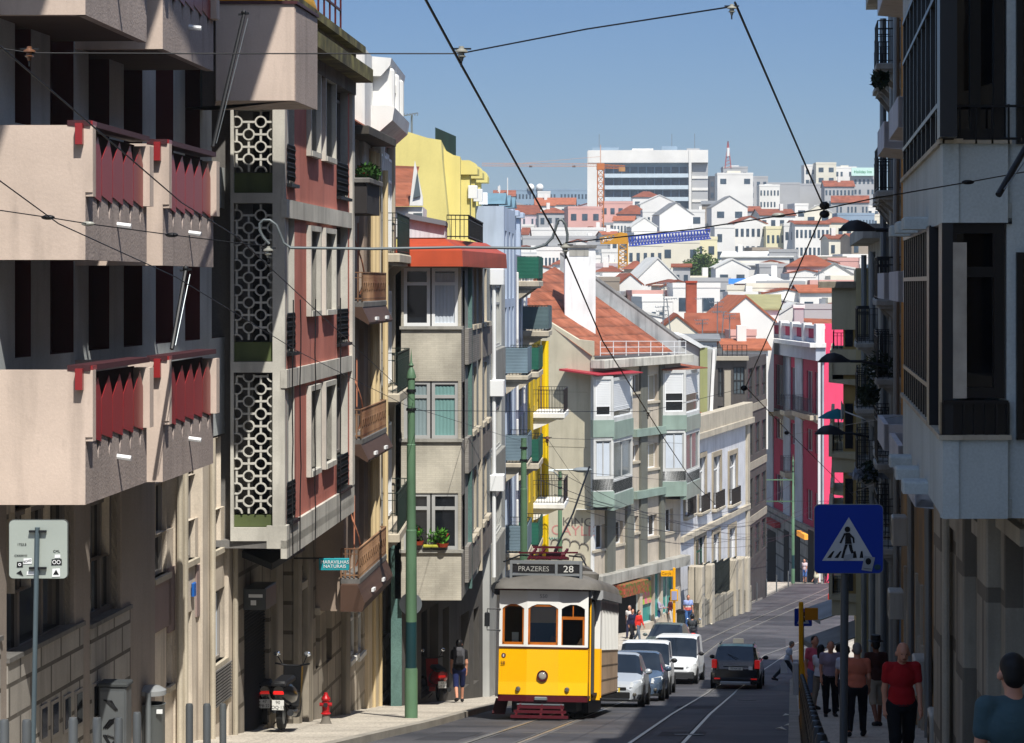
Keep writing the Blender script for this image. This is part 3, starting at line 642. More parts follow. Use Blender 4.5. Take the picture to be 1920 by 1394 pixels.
MB().bbox(W3.L-.75,W3.L-.02,-.14,.02,zs3-.7,zt3-.1).build('pilaster', cream, r3)
for s_ in (3.6, 4.25): MB().cyl((s_,-.18,zs3-.7),(s_,-.18,zt3-.2),.07,n=8).build('downpipe', mat('cream_pipe','#c9b48a',var=.1), r3)
MB().bbox(-.05, W3.L+.1, -.55, .2, zt3-.02, zt3+.16).build('eaves', mat('dark_eaves','#4a4640',var=.4,streak=.6), r3)
MB().add([(0,-.4,zt3+.17),(W3.L,-.4,zt3+.17),(W3.L,3,zt3+2.2),(0,3,zt3+2.2),(0,3,zt3+.17),(W3.L,3,zt3+.17)],[(0,1,2,3),(0,3,4),(1,5,2)]).build('roof', TILE, r3)
zb_ = W3.z(660, 340); MB().bbox(-.4, 1.9, -.62, .1, zb_-.1, zb_).build('planter_balcony', CONCD, r3); MB().box(-.35,1.8,-.55,.1,zb_-.75,zb_-.1).build('planter_box_front', mat('dark_box','#2d2a2a',var=.2), r3)
def leaf_clump(name, label, cat, c, rad, n, m, size=.09, parent=None, seed=1, flowers=0, fm=None):
    rnd = random.Random(seed); mb = MB(); fl_ = MB()
    for i in range(n+flowers):
        u = Vector((rnd.gauss(0,1), rnd.gauss(0,1), rnd.gauss(0,1))).normalized()*rnd.random()**.45
        p = Vector((c[0]+u.x*rad[0], c[1]+u.y*rad[1], c[2]+u.z*rad[2])); a = Vector((rnd.uniform(-1,1),rnd.uniform(-1,1),rnd.uniform(-.6,1))).normalized(); b = a.cross(Vector((rnd.random(),rnd.random(),rnd.random()+.1))).normalized(); s_ = size*rnd.uniform(.6,1.3)
        (mb if i < n else fl_).poly(p-a*s_, p+b*s_*.35, p+a*s_, p-b*s_*.35)
    o = mb.build(name, m, parent)
    if fl_.v: fl_.build('flower', fm or FLOWER, o)
    if label: tag(o, label, cat)
    return o
p_ = W3.world(.8, .42, zb_+.15); leaf_clump('flower_box', 'bushy green window-box plants with red flowers on a high balcony', 'plant', p_, (.28,.95,.2), 900, LEAF, .07, seed=3, flowers=14)
W3g = Wall(645, 56.5, 740, 66.5); frame(W3, W3g); tg = zs3-.72+W3.z0-W3g.z0
qs = [W3g.rect(655,668,1135,1232), W3g.rect(671,681,1128,1225), W3g.rect(714,727,1088,1195), W3g.rect(716,724,1215,1300)]
mb = MB(); facade(mb, 0, W3g.L, 0, tg, qs, rev=.14); mb.build('ground_wall', mat('pale_stained_stone','#b5ab9b',var=.3,streak=.75,brick=(1.3,.7,'#8b8374',.5)), r3)
mb = MB(); mb.box(0,W3g.L,.3,5,0,tg-.02); mb.build('ground_core', CONCD, r3)
for q in qs: winpart(r3, q, WHITEC, GL, .11, nx=2, tr=.7); MB().box(q[0]-.12,q[1]+.12,-.07,.03,q[3]+.01,q[3]+.16).build('lintel', WHITE, r3); MB().box(q[0]-.12,q[1]+.12,-.07,.03,q[2]-.12,q[2]-.01).build('window_sill', WHITE, r3)
for a, b in ((684,691),(696,703),(733,739)): MB().bbox(W3g.s(a),W3g.s(b),-.1,.03,0,tg).build('pilaster', cream, r3)
for a in (693.5, 706): MB().cyl((W3g.s(a),-.1,.1),(W3g.s(a),-.1,tg),.055,n=8).build('downpipe', mat('cream_pipe','#c9b48a'), r3)
MB().box(0,W3g.L,-.08,.03,0,.95).build('plinth', mat('grimy_plinth','#8f8778',var=.3,streak=.8), r3); XF[0] = None
# ------------------------------------------------------------------ L3b: ornate white townhouse
W3b = Wall(698, 56.6, 727, 61.6)
r = simple_front(W3b, 'ornate_townhouse', 'slim ornate townhouse with white carved pediment and scrolled balcony consoles', mauve, W3b.z(725, 262), [ ], 8, zbot=W3b.z(725,1010))
r3b = r; H = 3.3; zs = W3b.z(725, 968)
for k in range(0, 3):
    z = zs+H*k-(.0 if k else 0)
    iron_balcony(r, .3, W3b.L-.3, z, out=.62, h=.95, slab=.2, sm=STONE, im=DKIRON, step=.1)
for k in range(0, 3):
    z = zs+H*k
    for a in (.5, 2.0, 3.5):
        m = MB(); m.bbox(a, a+1.1, -.07, .01, z+.05, z+2.55); m.build('window_surround', WHITE, r)
        winpart(r, (a+.12, a+.98, z+.1, z+2.4), WHITEC, GL, -.09, nx=2, tr=.75)
for s_ in (.1, W3b.L-.25): MB().bbox(s_, s_+.25, -.2, .02, W3b.z(725,1000), W3b.z(725,262)).build('pilaster', STONE, r)
MB().cyl((.05,-.3,W3b.z(715,1040)),(.05,-.3,W3b.z(715,330)),.07,n=8).build('downpipe', mat('cream_pipe','#c9b48a'), r)
MB().box(.4,2.6,-.05,.3,zs+2*H+.05,zs+2*H+.85).build('orange_panel', mat('vermilion_panel','#b7331c',var=.1), r)
zc = W3b.z(725,262)
mb = MB(); mb.prism([(-.1,zc-.2),(-.5,zc+.15),(-.55,zc+.45),(-.4,zc+.5),(0,zc+.5),(0,zc-.2)],'x',-.4,W3b.L+.1); mb.build('cornice', WHITE, r)
mb = MB(); zt_ = W3b.z(725,150)
mb.bbox(-2.2,.2,.0,.5,zc-1.6,zt_+.2,.05); mb.bbox(.2,W3b.L,.3,.8,zc+.5,zt_-.3,.03)
for a in (.2, 1.8, 3.4): mb.bbox(a,a+.35,-.5,.4,zc+.5,zt_-.1,.05)
mb.prism([(-.2,zt_-.3),(-.42,zt_-.05),(-.45,zt_+.12),(.5,zt_+.2),(.5,zt_-.3)],'x',0,W3b.L); mb.build('attic_storey', WHITE, r)
for a in (.65,2.25): MB().box(a,a+1.0,.25,.32,zc+.6,zt_-.45).build('attic_window', GL, r)
# white gable side that faces down the street
o = Wall(660, 58.2, 742, 58.2); frame(W3b, o)
pts = [(660,330),(660,130),(700,128),(712,140),(728,150),(742,160),(742,175),(730,178),(730,215),(742,222),(740,238),(724,240),(716,330)]
MB().prism([(o.s(a), o.z(a,b)) for a,b in pts],'y',0,.35).build('gable_wall', mat('white_stained','#d3d1cb',var=.2,streak=.4), r); XF[0] = None

# ------------------------------------------------------------------ L4: tiled block with front bay window
mosaic = mat('cream_mosaic_tiles', '#b8b3a4', brick=(.22,.055,'#a49e91',.5), col2='#b0ab9d', var=.35, streak=.3, grain=.05); mosaic2 = mat('grey_mosaic_side', '#8e8a84', brick=(.22,.055,'#5d5a55',.5), var=.3, streak=.4)
teal = mat('teal_marble_tile', '#5e7c76', var=.25, grain=.2, streak=.3, col2='#4d6a66')
W4 = Wall(866, 62.1, 918, 73)
B4 = Wall(752, 62, 865, 62)
r4 = B4.root('bay_window_block', 'pale mosaic-tiled block with projecting glazed bay under a red metal roof', 'building')
zt4 = B4.z(800, 500); zb4 = B4.z(800, 1126)
fls = [(503,612),(715,823),(925,1031)]
opsB = [B4.rect(757,859,a,b) for a,b in fls]
mb = MB(); facade(mb, 0, B4.L, zb4, zt4, opsB, rev=.12); mb.poly((0,0,zb4),(B4.L,0,zb4),(B4.L,3,zb4),(0,3,zb4)); mb.poly((0,0,zb4),(0,0,zt4),(0,3,zt4),(0,3,zb4)); mb.build('bay_front', mosaic, r4)
for i, q in enumerate(opsB):
    m_ = (q[0]+q[1])/2
    fm_ = WHITEC if i == 0 else mat('grey_white_frame','#a5a6a4',rough=.5)
    winpart(r4, (q[0],m_-.02,q[2],q[3]), fm_, GL if i != 1 else GLL, .08, nx=1, tr=.73, fw=.085, curt=mat('grey_curtain','#7e8f92',var=.2) if i == 1 else None)
    winpart(r4, (m_+.02,q[1],q[2],q[3]), fm_, GL if i != 1 else GLL, .08, nx=1, tr=.73, fw=.085, curt=None if i == 2 else (CURT if i == 0 else mat('teal_curtain','#6f9592',var=.15)))
    MB().box(-.04,B4.L+.04,-.06,.05,q[2]-.08,q[2]-.0).build('window_sill', CONC, r4)
XF[0] = None
S4 = Wall(865.2, 62.02, 878, 64.6); frame(B4, S4)
opS = [(.25,S4.L-.15,S4.z(871,b)+0,S4.z(871,a)) for a,b in fls]
mb = MB(); facade(mb, 0, S4.L, zb4+B4.z0-S4.z0, zt4+B4.z0-S4.z0, opS, rev=.12); mb.build('bay_side', mosaic2, r4)
for q in opS: winpart(r4, q, mullion, GLL, .09, nx=3, tr=.73, fw=.07)
frame(B4, W4); H4 = (B4.z(800,617)-B4.z(800,825)); zr = B4.z(800,617)+B4.z0-W4.z0; ztw = zt4+B4.z0-W4.z0
ops = []
for k in range(-3, 1):
    for a in (2.6, 4.3, 6.6, 8.6): ops.append((a, a+1.0, zr+H4*k+.05, zr+H4*k+1.7))
zq_ = zb4+B4.z0-W4.z0; ops = [o_ for o_ in ops if o_[2] > zq_]; mb = MB(); facade(mb, 1.0, W4.L, zq_, ztw, ops, rev=.25, kr=1); mb.build('street_wall', [mat('grey_wall_tiles','#8e908c',var=.25,streak=.4), STONE], r4)
for i, q in enumerate(ops): winpart(r4, q, WHITEC if i%3 else mullion, GLL, .2, nx=2, tr=.7)
for i, q in enumerate(ops):
    if i%4 in (0,2): MB().box(q[0]-.45,q[0]-.2,-.1,0,zq_+.02,ztw).build('pilaster', teal if i%4 == 0 else STONE, r4) if i < 4 else None
    MB().box(q[0]-.1,q[1]+.1,-.14,.02,q[2]-.12,q[2]).build('window_sill', STONE, r4)
for k in range(-2,1): MB().box(1.0,5.2,-.1,0,zr+H4*k-.95,zr+H4*k-.02).build('spandrel', mosaic2, r4); MB().box(5.9,W4.L,-.08,0,zr+H4*k-.95,zr+H4*k-.1).build('spandrel', mat('taupe_spandrel','#77706a',var=.2,streak=.4), r4)
XF[0] = None
# side wall facing the camera, teal strip, core and base
o = Wall(733, 62.3, 866, 62.3); frame(B4, o); zt_ = zt4+B4.z0-o.z0; zb_ = zb4+B4.z0-o.z0
MB().box(0,o.s(753),0,.3,.3,zt_).build('corner_strip', teal, r4)
mb = MB(); mb.box(.1,o.L,.0,8,zb_,zt_); mb.build('core', CONCD, r4)  # inner solid added to keep light from passing through the block
go_ = [o.rect(790,818,1135,1290), o.rect(826,850,1135,1290)]
XF[0] = None
o = Wall(752, 62.5, 905, 72.5); frame(B4, o); zb_ = zb4+B4.z0-o.z0+.1; qs = [o.rect(790,822,1140,1300), o.rect(830,842,1140,1300), o.rect(862,880,1150,1290), o.rect(888,898,1140,1280)]
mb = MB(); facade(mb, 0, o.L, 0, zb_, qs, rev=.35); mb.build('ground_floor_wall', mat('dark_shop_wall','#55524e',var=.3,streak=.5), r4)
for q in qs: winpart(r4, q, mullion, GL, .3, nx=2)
XF[0] = None
redR = mat('red_sheet_roof', '#a2401f', rough=.5, var=.2, streak=.2)
o = Wall(735, 61.3, 935, 61.3); frame(B4, o)
ex = lambda px_, py_: (o.s(px_), o.z(px_, py_))
mb = MB(); a = [ex(737,500), ex(868,500), ex(877,501), ex(930,502)]; 
L0 = [(ex(736,497)[0],-.0),(ex(868,497)[0],0),(ex(868,497)[0]+1.1,8.2),(ex(736,497)[0],8.2)]; zL, zM, zH = ex(800,500)[1], ex(800,470)[1], ex(800,447)[1]
i1 = [(L0[0][0]+.02,.06),(L0[1][0]-.02,.06),(L0[2][0]-.02,8.1),(L0[3][0]+.02,8.1)]; i2 = [(L0[0][0]+.4,.75),(L0[1][0]-.5,.75),(L0[2][0]-.6,7.7),(L0[3][0]+.4,7.7)]
mb.add([(*p,zL) for p in L0]+[(*p,zM) for p in i1]+[(*p,zH) for p in i2], [(0,1,5,4),(1,2,6,5),(2,3,7,6),(3,0,4,7),(4,5,9,8),(5,6,10,9),(6,7,11,10),(7,4,8,11),(8,9,10,11),(3,2,1,0)]); mb.build('metal_roof', redR, r4)
XF[0] = None
for px_, sd in ((783,1),(830,2),(815,3)):
    pt = P(px_, 1026 if px_ != 783 else 1022, 61.93)
    t = thing('potted_plant', {783:'leafy green potted plant behind the green post, on the bay sill',830:'potted plant with red blooms in terracotta pot on bay sill',815:'low green cactus-like plant in the yellow tray on bay sill'}[px_], 'plant', pt, group=None)
    if px_ != 815: MB().lathe([(.0,0),(.13,0),(.16,.1),(.15,.1)],(0,0,0),12).build('pot', TERRA, t)
    else: MB().bbox(-.3,.3,-.07,.07,0,.06).build('pot', mat('yellow_tray','#a3a23a'), t)
    leaf_clump('leaves', None, None, (0,0,.28), (.14 if px_ != 815 else .25,.08,.2), 60, mat('bright_leaves','#4f8a2b',var=.4), .09, t, sd, flowers=8 if px_ == 830 else 2)
# ------------------------------------------------------------------ roof terrace bits on L4
t = thing('roof_dormer', 'small tiled dormer with white triangular gable on the terrace', 'dormer', P(760, 400, 66)); ox = t.location
D = lambda px_, py_: (P(px_,py_,66)-ox)
mb = MB(); a, b, c_, d_ = D(728,388), D(768,388), D(778,302), D(728,300); mb.add([(a.x,-.2,a.z),(b.x,-.2,b.z),(c_.x,3.2,c_.z),(d_.x,3.2,d_.z)],[(0,1,2,3)]); mb.build('roof', TILE, t)
q = [D(768,386),D(778,302),D(793,372),D(793,386)]; mb = MB(); mb.prism([(p.x,p.z) for p in q],'y',-.1,.15); mb.build('gable', WHITE, t)
q = [D(775,372),D(783,322),D(789,368)]; MB().prism([(p.x,p.z) for p in q],'y',-.16,-.105).build('gable_window', GLL, t)
mb = MB(); a = D(728,0); b = D(793,0); mb.box(a.x,b.x,0,3,D(0,445).z,D(0,388).z); mb.build('wall', WHITE, t); MB().box(D(775,0).x,D(792,0).x,-.05,0,D(0,440).z,D(0,400).z).build('window', GLL, t)
t = thing('roof_shed', 'pale boarded shed with grey roof edge on the red roof', 'shed', P(796, 446, 64)); ox = t.location; D = lambda px_, py_: (P(px_,py_,64)-ox)
MB().prism([(D(758,446).x,0),(D(834,446).x,0),(D(834,430).x,D(834,423).z),(D(758,412).x,D(758,408).z)],'y',0,2).build('boarding', mat('white_boards','#c5c7cb',corr=(0,.12),var=.1,streak=.3), t)
MB().prism([(D(756,0).x,D(0,409).z),(D(836,0).x,D(0,424).z),(D(836,0).x,D(0,415).z),(D(762,0).x,D(0,400).z)],'y',-.15,2.1).build('roof', mat('grey_felt','#6c7076'), t)
t = thing('terrace_railing', 'black roof terrace railing with dark green mesh screen', 'railing', P(850, 448, 63.5)); ox = t.location; D = lambda px_, py_, d=63.5: (P(px_,py_,d)-ox)
m = MB(); railing(m, [(D(838,0).x,0),(D(878,0).x,.2),(D(905,0,72).x,8.5)], 0, .62, .1, bar=.03); m.build('bars', BLACK, t)
a, b = D(878,0), D(905,0,72); MB().add([(a.x,.16,0.02),(b.x,8.46,0.02),(b.x,8.46,.6),(a.x,.16,.6)],[(0,1,2,3)]).build('mesh_screen', mat('green_netting','#14352c',var=.4), t)
# ------------------------------------------------------------------ L5: lemon yellow tall house and its glazed street side
lemon = mat('lemon_render', '#d2c57c', var=.1, streak=.12, grain=.04)
G5 = Wall(729, 73.2, 842, 73.2)
r5 = G5.root('yellow_house', 'lemon-yellow house whose tall blank gable rises above the red roof', 'building')
pts = [(729,620),(729,239),(760,246),(802,259),(827,263),(829,300),(836,372),(843,440),(843,620)]
MB().prism([(G5.s(a), G5.z(a,b)) for a,b in pts],'y',0,5).build('gable_wall', lemon, r5)
W5 = Wall(840, 73.4, 893, 85); frame(G5, W5)
XF[0] = None
A5 = Wall(830, 75.5, 863, 75.5); frame(G5, A5)
MB().prism([(A5.s(a),A5.z(a,b)) for a,b in ((830,520),(830,276),(838,284),(850,291),(863,294),(863,520))],'y',0,2.5).build('attic_front', lemon, r5)
W5 = Wall(862, 75.6, 893, 84.5); frame(G5, W5); ztp = W5.z(878, 308)
MB().box(0,W5.L,.35,5,W5.z(878,560),ztp-.15).build('attic_wall', lemon, r5)
for s_ in (1.0,3.9,7.0):
    MB().box(s_,s_+.7,-.25,.4,W5.z(878,500),ztp-.3).build('rib', lemon, r5)
    MB().prism([(-.5,ztp-.5),(-.5,ztp-.3),(-.42,ztp-.14),(-.25,ztp-.05),(.3,ztp-.05),(.3,ztp-.5)],'x',s_-.1,s_+1.0).build('rib_cap', lemon, r5)
    MB().bbox(s_-.12,s_+.2,-.5,-.2,ztp-1.25,ztp-.85).build('flower_pot_box', WHITEC, r5)
    MB().box(s_+1.0,s_+2.3,.3,.36,ztp-2.2,ztp-.7).build('attic_window', GL, r5)
XF[0] = None
W5s = Wall(918, 73, 947, 80.5); 
glz = mat('faded_grey_panel', '#8b8a84', corr=(0,.14), var=.25, streak=.4)
zt = W5s.z(930, 505)
ops = []
for k, (a, b) in enumerate(((535,650),(735,842),(905,1000))): ops.append((.9, 5.6, W5s.z(932,b), W5s.z(932,a)))
t5 = simple_front(W5s, 'glazed_bay_house', 'grey house with stacked glazed bays and white boxed sills', mat('pale_grey_render','#a3a4a0',var=.2,streak=.4), zt, ops, 8)
for q in ops:
    winpart(t5, q, mat('aged_frame','#a9aaa5',rough=.5), GLL, .1, nx=6, tr=.7, fw=.08); MB().bbox(.7,5.8,-.12,.02,q[2]-1.3,q[2]-.05).build('bay_apron', glz, t5); MB().bbox(.05,.75,-.42,0,q[3]+.02,q[3]+.5).build('white_sill_box', WHITEC, t5)
    MB().cyl((.2,-.12,q[2]-1),(.2,-.12,q[3]),.06,n=8).build('downpipe', WHITEC, t5)
# ------------------------------------------------------------------ L6: pale blue / lavender houses with screened balconies
lav = mat('lavender_render', '#9ea1b2', var=.15, streak=.3, grain=.04); pblue = mat('powder_blue_render', '#a9b6c8', var=.12, streak=.25); sblue = mat('slate_blue_render', '#5f7d8c', var=.15, streak=.3)
scrG = mat('green_reed_screen', '#1d5a49', corr=(2,.05), var=.35); scrB = mat('grey_reed_screen', '#566a6e', corr=(2,.05), var=.35); scrB2 = mat('slate_screen', '#6d818c', corr=(2,.05), var=.3)
W6a = Wall(945, 80.6, 966, 87.5); W6b = Wall(966, 87.6, 989, 96)
def floors(W_, ys, h, cols):
    o = []
    for y in ys:
        for a, b in cols: z = W_.z((HX+0) if False else 960 if False else W_pm(W_), y); o.append((a, b, z, z+h))
    return o
W_pm = lambda W_: HX+F*((W_.A.x+W_.B.x)/2)/((W_.A.y+W_.B.y)/2)
r6 = simple_front(W6a, 'blue_house', 'powder-blue house with attic columns and grey screened balconies', pblue, W6a.z(955, 392), floors(W6a, (560,700,855,1010), 2.3, ((.7,1.6),(2.9,3.8),(5.1,6.0))), 8)
for q in floors(W6a, (560,700,855,1010), 2.3, ((.7,1.6),(2.9,3.8),(5.1,6.0))): winpart(r6, q, WHITEC, GL, .16, nx=2, tr=.75)
for y in (700,860,1025): iron_balcony(r6, 1.0, 3.9, W6a.z(955,y), out=.75, screen=scrB2, im=DKIRON)
r7 = simple_front(W6b, 'lavender_house', 'lavender-grey house with green reed screens on its balconies', lav, W6b.z(978, 480), floors(W6b, (640,760,905,1050), 2.5, ((.8,1.7),(3.2,4.1),(5.7,6.6))), 8)
for q in floors(W6b, (640,760,905,1050), 2.5, ((.8,1.7),(3.2,4.1),(5.7,6.6))): winpart(r7, q, WHITEC, GL, .16, nx=2, tr=.75); MB().bbox(q[0]-.14,q[0]-.02,-.08,0,q[2],q[3]+.1).build('architrave', WHITE, r7)
for y, sc_ in ((527,scrG),(694,scrG),(862,scrG),(1015,scrG)): iron_balcony(r7, 1.2, 4.6, W6b.z(975,y), out=.8, h=.9, screen=sc_, im=DKIRON, slab=.2)
iron_balcony(r7, 5.0, 8.0, W6b.z(988,618), out=1.0, h=.95, screen=scrB, im=DKIRON, slab=.2)
# attics above: slate blue and light blue
t = Wall(893, 85.3, 932, 94); ra = simple_front(t, 'slate_blue_attic_house', 'slate-blue house with pedimented attic ribs behind the lemon-yellow one', sblue, t.z(912, 372), [], 6, zbot=t.z(912,560))
MB().box(-.5,2.5,.5,4,t.z(912,372),t.z(898,305)).build('attic_block', mat('blue_grey_panel','#6f8694',corr=(0,.3),var=.1), ra)
for i in range(3): s_ = 3+i*2.2; mb = MB(); mb.bbox(s_,s_+.7,-.5,.2,t.z(912,520),t.z(912,385)); mb.prism([(s_-.3,t.z(912,385)),(s_+1,t.z(912,385)),(s_+.35,t.z(912,364))],'y',-.8,.2); mb.build('pedimented_rib', sblue, ra)
MB().bbox(1.2,2.2,0.2,1,t.z(912,372),t.z(905,332)).build('chimney', sblue, ra)
t = Wall(925, 94.3, 958, 104); rb = simple_front(t, 'light_blue_attic_house', 'light blue house top with two white-capped columns above the reed screens', pblue, t.z(940, 400), [], 6, zbot=t.z(940,640))
for i in range(3): s_ = 2+i*3; mb = MB(); mb.bbox(s_,s_+.8,-.5,.2,t.z(940,600),t.z(940,404)); mb.bbox(s_-.15,s_+.95,-.65,.2,t.z(940,404),t.z(940,394)); mb.build('capped_column', pblue, rb)
# ------------------------------------------------------------------ L7: yellow house
yel = mat('mustard_render', '#c2a317', var=.15, streak=.25); yel2 = mat('bright_yellow_pipe', '#d9b800', var=.05)
W7 = Wall(989, 96.2, 1014, 104.5)
qs = floors(W7, (760,930,1090), 2.5, ((.8,1.7),(3.4,4.3),(6,6.9)))
r8 = simple_front(W7, 'mustard_house', 'mustard-yellow house with white balconies and yellow downpipe beside blank gable', yel, W7.z(1000, 622), qs, 9)
for q in qs: winpart(r8, q, WHITEC, GL, .16, nx=2, tr=.75)
for y in (772,940): iron_balcony(r8, 3.4, 6.6, W7.z(1003,y), out=1.3, h=.95, slab=.2, sm=WHITE, im=BLACK)
MB().cyl((W7.L-.3,-.2,.2),(W7.L-.3,-.2,W7.z(1012,640)),.16,n=8).build('downpipe', yel2, r8)
MB().bbox(-.1,W7.L+.1,-.4,.2,W7.z(1000,622),W7.z(1000,612)).build('cornice', WHITE, r8)
# ------------------------------------------------------------------ L8: beige corner block with green-banded bays
W8 = Wall(1112, 122, 1276, 131.6)
party = mat('beige_party_wall', '#b9b29c', var=.12, streak=.22, grain=.05); olive = mat('green_glazed_band', '#83958b', var=.2, streak=.3, rough=.4); gpil = mat('dark_grey_pilaster', '#66675f', var=.2, streak=.3)
r9 = W8.root('corner_block', 'beige block with orange tile roof, blank graffiti gable and green-banded bays', 'building')
zE = W8.z(1112, 690)
ops = []; ww = []
mid = [(1187,1197),(1212,1233)]
for a,b,c,d,k in ((1212,1233,770,820,1),(1212,1233,905,960,1),(1187,1197,778,808,0),(1187,1197,925,960,0),(1212,1232,968,1008,0),(1187,1196,972,1000,0),(1115,1133,980,1022,0),(1152,1166,978,1020,0),(1246,1262,955,1000,0)):
    pass
def op8(x0,x1,y0,y1): return W8.rect(x0,x1,y0,y1)
lst = [(1212,1233,703,752,1),(1187,1197,703,735,0),(1212,1233,832,878,1),(1187,1197,835,865,0),(1212,1232,966,1006,0),(1187,1197,968,998,0),(1152,1168,978,1020,0),(1113,1134,985,1030,0),(1246,1262,955,998,0)]
shopq = [op8(1205,1226,1082,1168), op8(1228,1240,1075,1160), op8(1243,1266,1068,1150), op8(1140,1200,1110,1200)]
o8 = [op8(*l[:4]) for l in lst]+shopq
z_sl = W8.z(1200, 1078)
mb = MB(); facade(mb, 0, W8.L, 0, zE, o8, rev=.3); mb.build('street_wall', mat('pale_pink_beige','#b6ab9b',var=.2,streak=.4,grain=.05), r9)
for l, q in zip(lst, o8): winpart(r9, q, WHITEC, GL, .24, nx=2, blind=.95 if l[4] else 0, bm=SHUTB); MB().box(q[0]-.15,q[1]+.15,-.1,.02,q[2]-.12,q[2]).build('window_sill', STONE, r9)
for q, n_ in zip(shopq, (1,1,2,1)): winpart(r9, q, mat('shop_alu','#b9c4c4',rough=.4), mat('teal_shop_glass','#3f8f86',rough=.15,var=.3,spec=.6) if q is not shopq[3] else DOORD, .2, nx=n_)
mb = MB(); o = lambda a: W8.s(a)
for i_, (a, b) in enumerate(((1198,1210),(1235,1243),(1172,1185),(1134,1150))):
    MB().box(o(a),o(b),-.14,.02,z_sl if a < 1190 else z_sl,zE-.02 if a > 1190 else W8.z(1160,950)).build('pilaster', gpil, r9)
for y in (802,917): MB().box(o(1185),o(1243),-.3,.02,W8.z(1214,y+14),W8.z(1214,y)).build('green_band', olive, r9)
MB().bbox(-.1,W8.L+.1,-.55,.1,W8.z(1112,1100),W8.z(1112,1080)).build('fascia_slab', CONC, r9)
mb = MB(); mb.prism([(-.5,0),(-.5,0)],'x',0,0) if False else mb.bbox(-.1,W8.L+.2,-.7,.1,zE-.02,zE+.40); mb.build('cornice', mat('stained_white_cornice','#b9b6ab',var=.3,streak=.8), r9)
q = op8(1141,1187,1090,1113); MB().bbox(q[0],q[1],-.9,-.1,q[2],q[3]).build('flower_shop_sign', mat('floral_print','#a8443a',col2='#4f6a2c',var=.5,scale=9), r9)
MB().box(shopq[0][0]+.15,shopq[0][1]-.1,.1,.14,shopq[0][2]+1.0,shopq[0][3]-.25).build('poster', mat('pink_poster','#d96a86',col2='#8fbf3f',var=.1,scale=6), r9)
# bays
def bay8(fx0, fx1, sx1, fd, d1, win, bands, rail, dark_low):
    for pa, da, pb, db, first in ((fx0, fd, fx1, fd+.35, 1), (fx1, fd+.36, sx1, d1, 0)):
        w_ = Wall(pa, da, pb, db); frame(W8, w_); m_ = (pa+pb)/2
        zt_ = w_.z(m_, win[0]-6); zb_ = w_.z(m_, bands[-1][1]); ops_ = []
        for i, (y0, y1) in enumerate(zip(win[0::2], win[1::2])): ops_.append((.12, w_.L-.12, w_.z(m_,y1), w_.z(m_,y0)))
        mb = MB(); facade(mb, 0, w_.L, zb_, zt_, ops_, rev=.15); mb.poly((0,0,zb_),(w_.L,0,zb_),(w_.L,2,zb_),(0,2,zb_)); mb.poly((0,0,zb_),(0,0,zt_),(0,.3,zt_),(0,.3,zb_)); mb.build('bay_wall', mat('bay_white','#bfc0bd',var=.15,streak=.3) , r9)
        for i, q in enumerate(ops_): winpart(r9, q, WHITEC if i == 0 else mat('grey_white_frame','#a5a6a4'), GLL if i else GL, .1, nx=1 if i == 0 else 2, tr=None if i else .27, blind=(.72 if first else .8) if i == 0 and fx0 < 1200 else (.5 if i == 0 else 0), bm=SHUT, curt=CURT if i and first else None)
        for y0, y1 in bands: MB().box(-.04, w_.L+.04, -.05, .3, w_.z(m_,y1), w_.z(m_,y0)).build('green_band', olive, r9)
        y0, y1 = rail; m = MB(); za, zb2 = w_.z(m_,y1), w_.z(m_,y0); m.box(0,w_.L,-.0,.2,za,zb2); m.build('dark_apron', mat('dark_apron','#3a3d3c',var=.2), r9)
        if dark_low: MB().box(.05, w_.L, .5, .8, zb_-dark_low, zb_).build('bay_shadow_wall', gpil, r9)
    XF[0] = None
bay8(1113, 1150, 1186, 121.0, 125.3, [712,780,827,895], [(788,820),(922,951)], (899,920), 0)
bay8(1243, 1286, 1312, 129.2, 133.6, [700,772,812,880], [(779,806),(903,931)], (884,902), 0)
for a, b, c_, dd in ((1113,1196,697,120.9),(1243,1318,688,129.1)):
    w_ = Wall(a, dd, b, dd+3.5); frame(W8, w_); z = w_.z((a+b)/2, c_+5)
    MB().prism([(-.3,z),(-.3,z+.05),(2,z+.3),(2,z+.2)],'x',-.1,w_.L).build('small_canopy', mat('crimson_canopy','#9c2f3a',rough=.5,var=.1) if a < 1200 else TILEF, r9)
XF[0] = None
# party wall facing the camera and the tiled roof
PW = Wall(1012, 123, 1112, 122); frame(W8, PW)
pts = [(0,0),(PW.L,0)]+[(PW.s(a), PW.z(a,b)) for a,b in ((1111,640),(1084,637),(1027,602),(1012,594))]
MB().prism(pts,'y',0,.3).build('gable_wall', party, r9)
MB().box(PW.L-.12,PW.L+.02,-.03,.3,0,PW.z(1111,700)).build('corner_bead', WHITE, r9)
for y in (735,838): MB().box(.3,PW.L-.3,-.012,.01,PW.z(1060,y)-.012,PW.z(1060,y)).build('render_joint', mat('joint','#8d8672'), r9)
gr = lambda n_, c_: mat(n_, c_, var=.1)
gb, gred, gtl = gr('graffiti_black','#66605a'), gr('graffiti_red','#b98078'), gr('graffiti_teal','#5aa49c')
text_part('KING', .62, gb, r9, (PW.s(1083), -.01, PW.z(1083,980)), (R(90),0,0), 'graffiti', .002, sx=1.1)
text_part('CAYLE', .72, gred, r9, (PW.s(1074), -.01, PW.z(1074,996)), (R(90),0,0), 'graffiti', .002, sx=1.1)
mb = MB(); mb.tube([(PW.s(1028+i*2.5), -.012, PW.z(1030,1012)+.12*(i%2)) for i in range(8)], .02, 4); mb.build('graffiti', gtl, r9)
mb = MB()
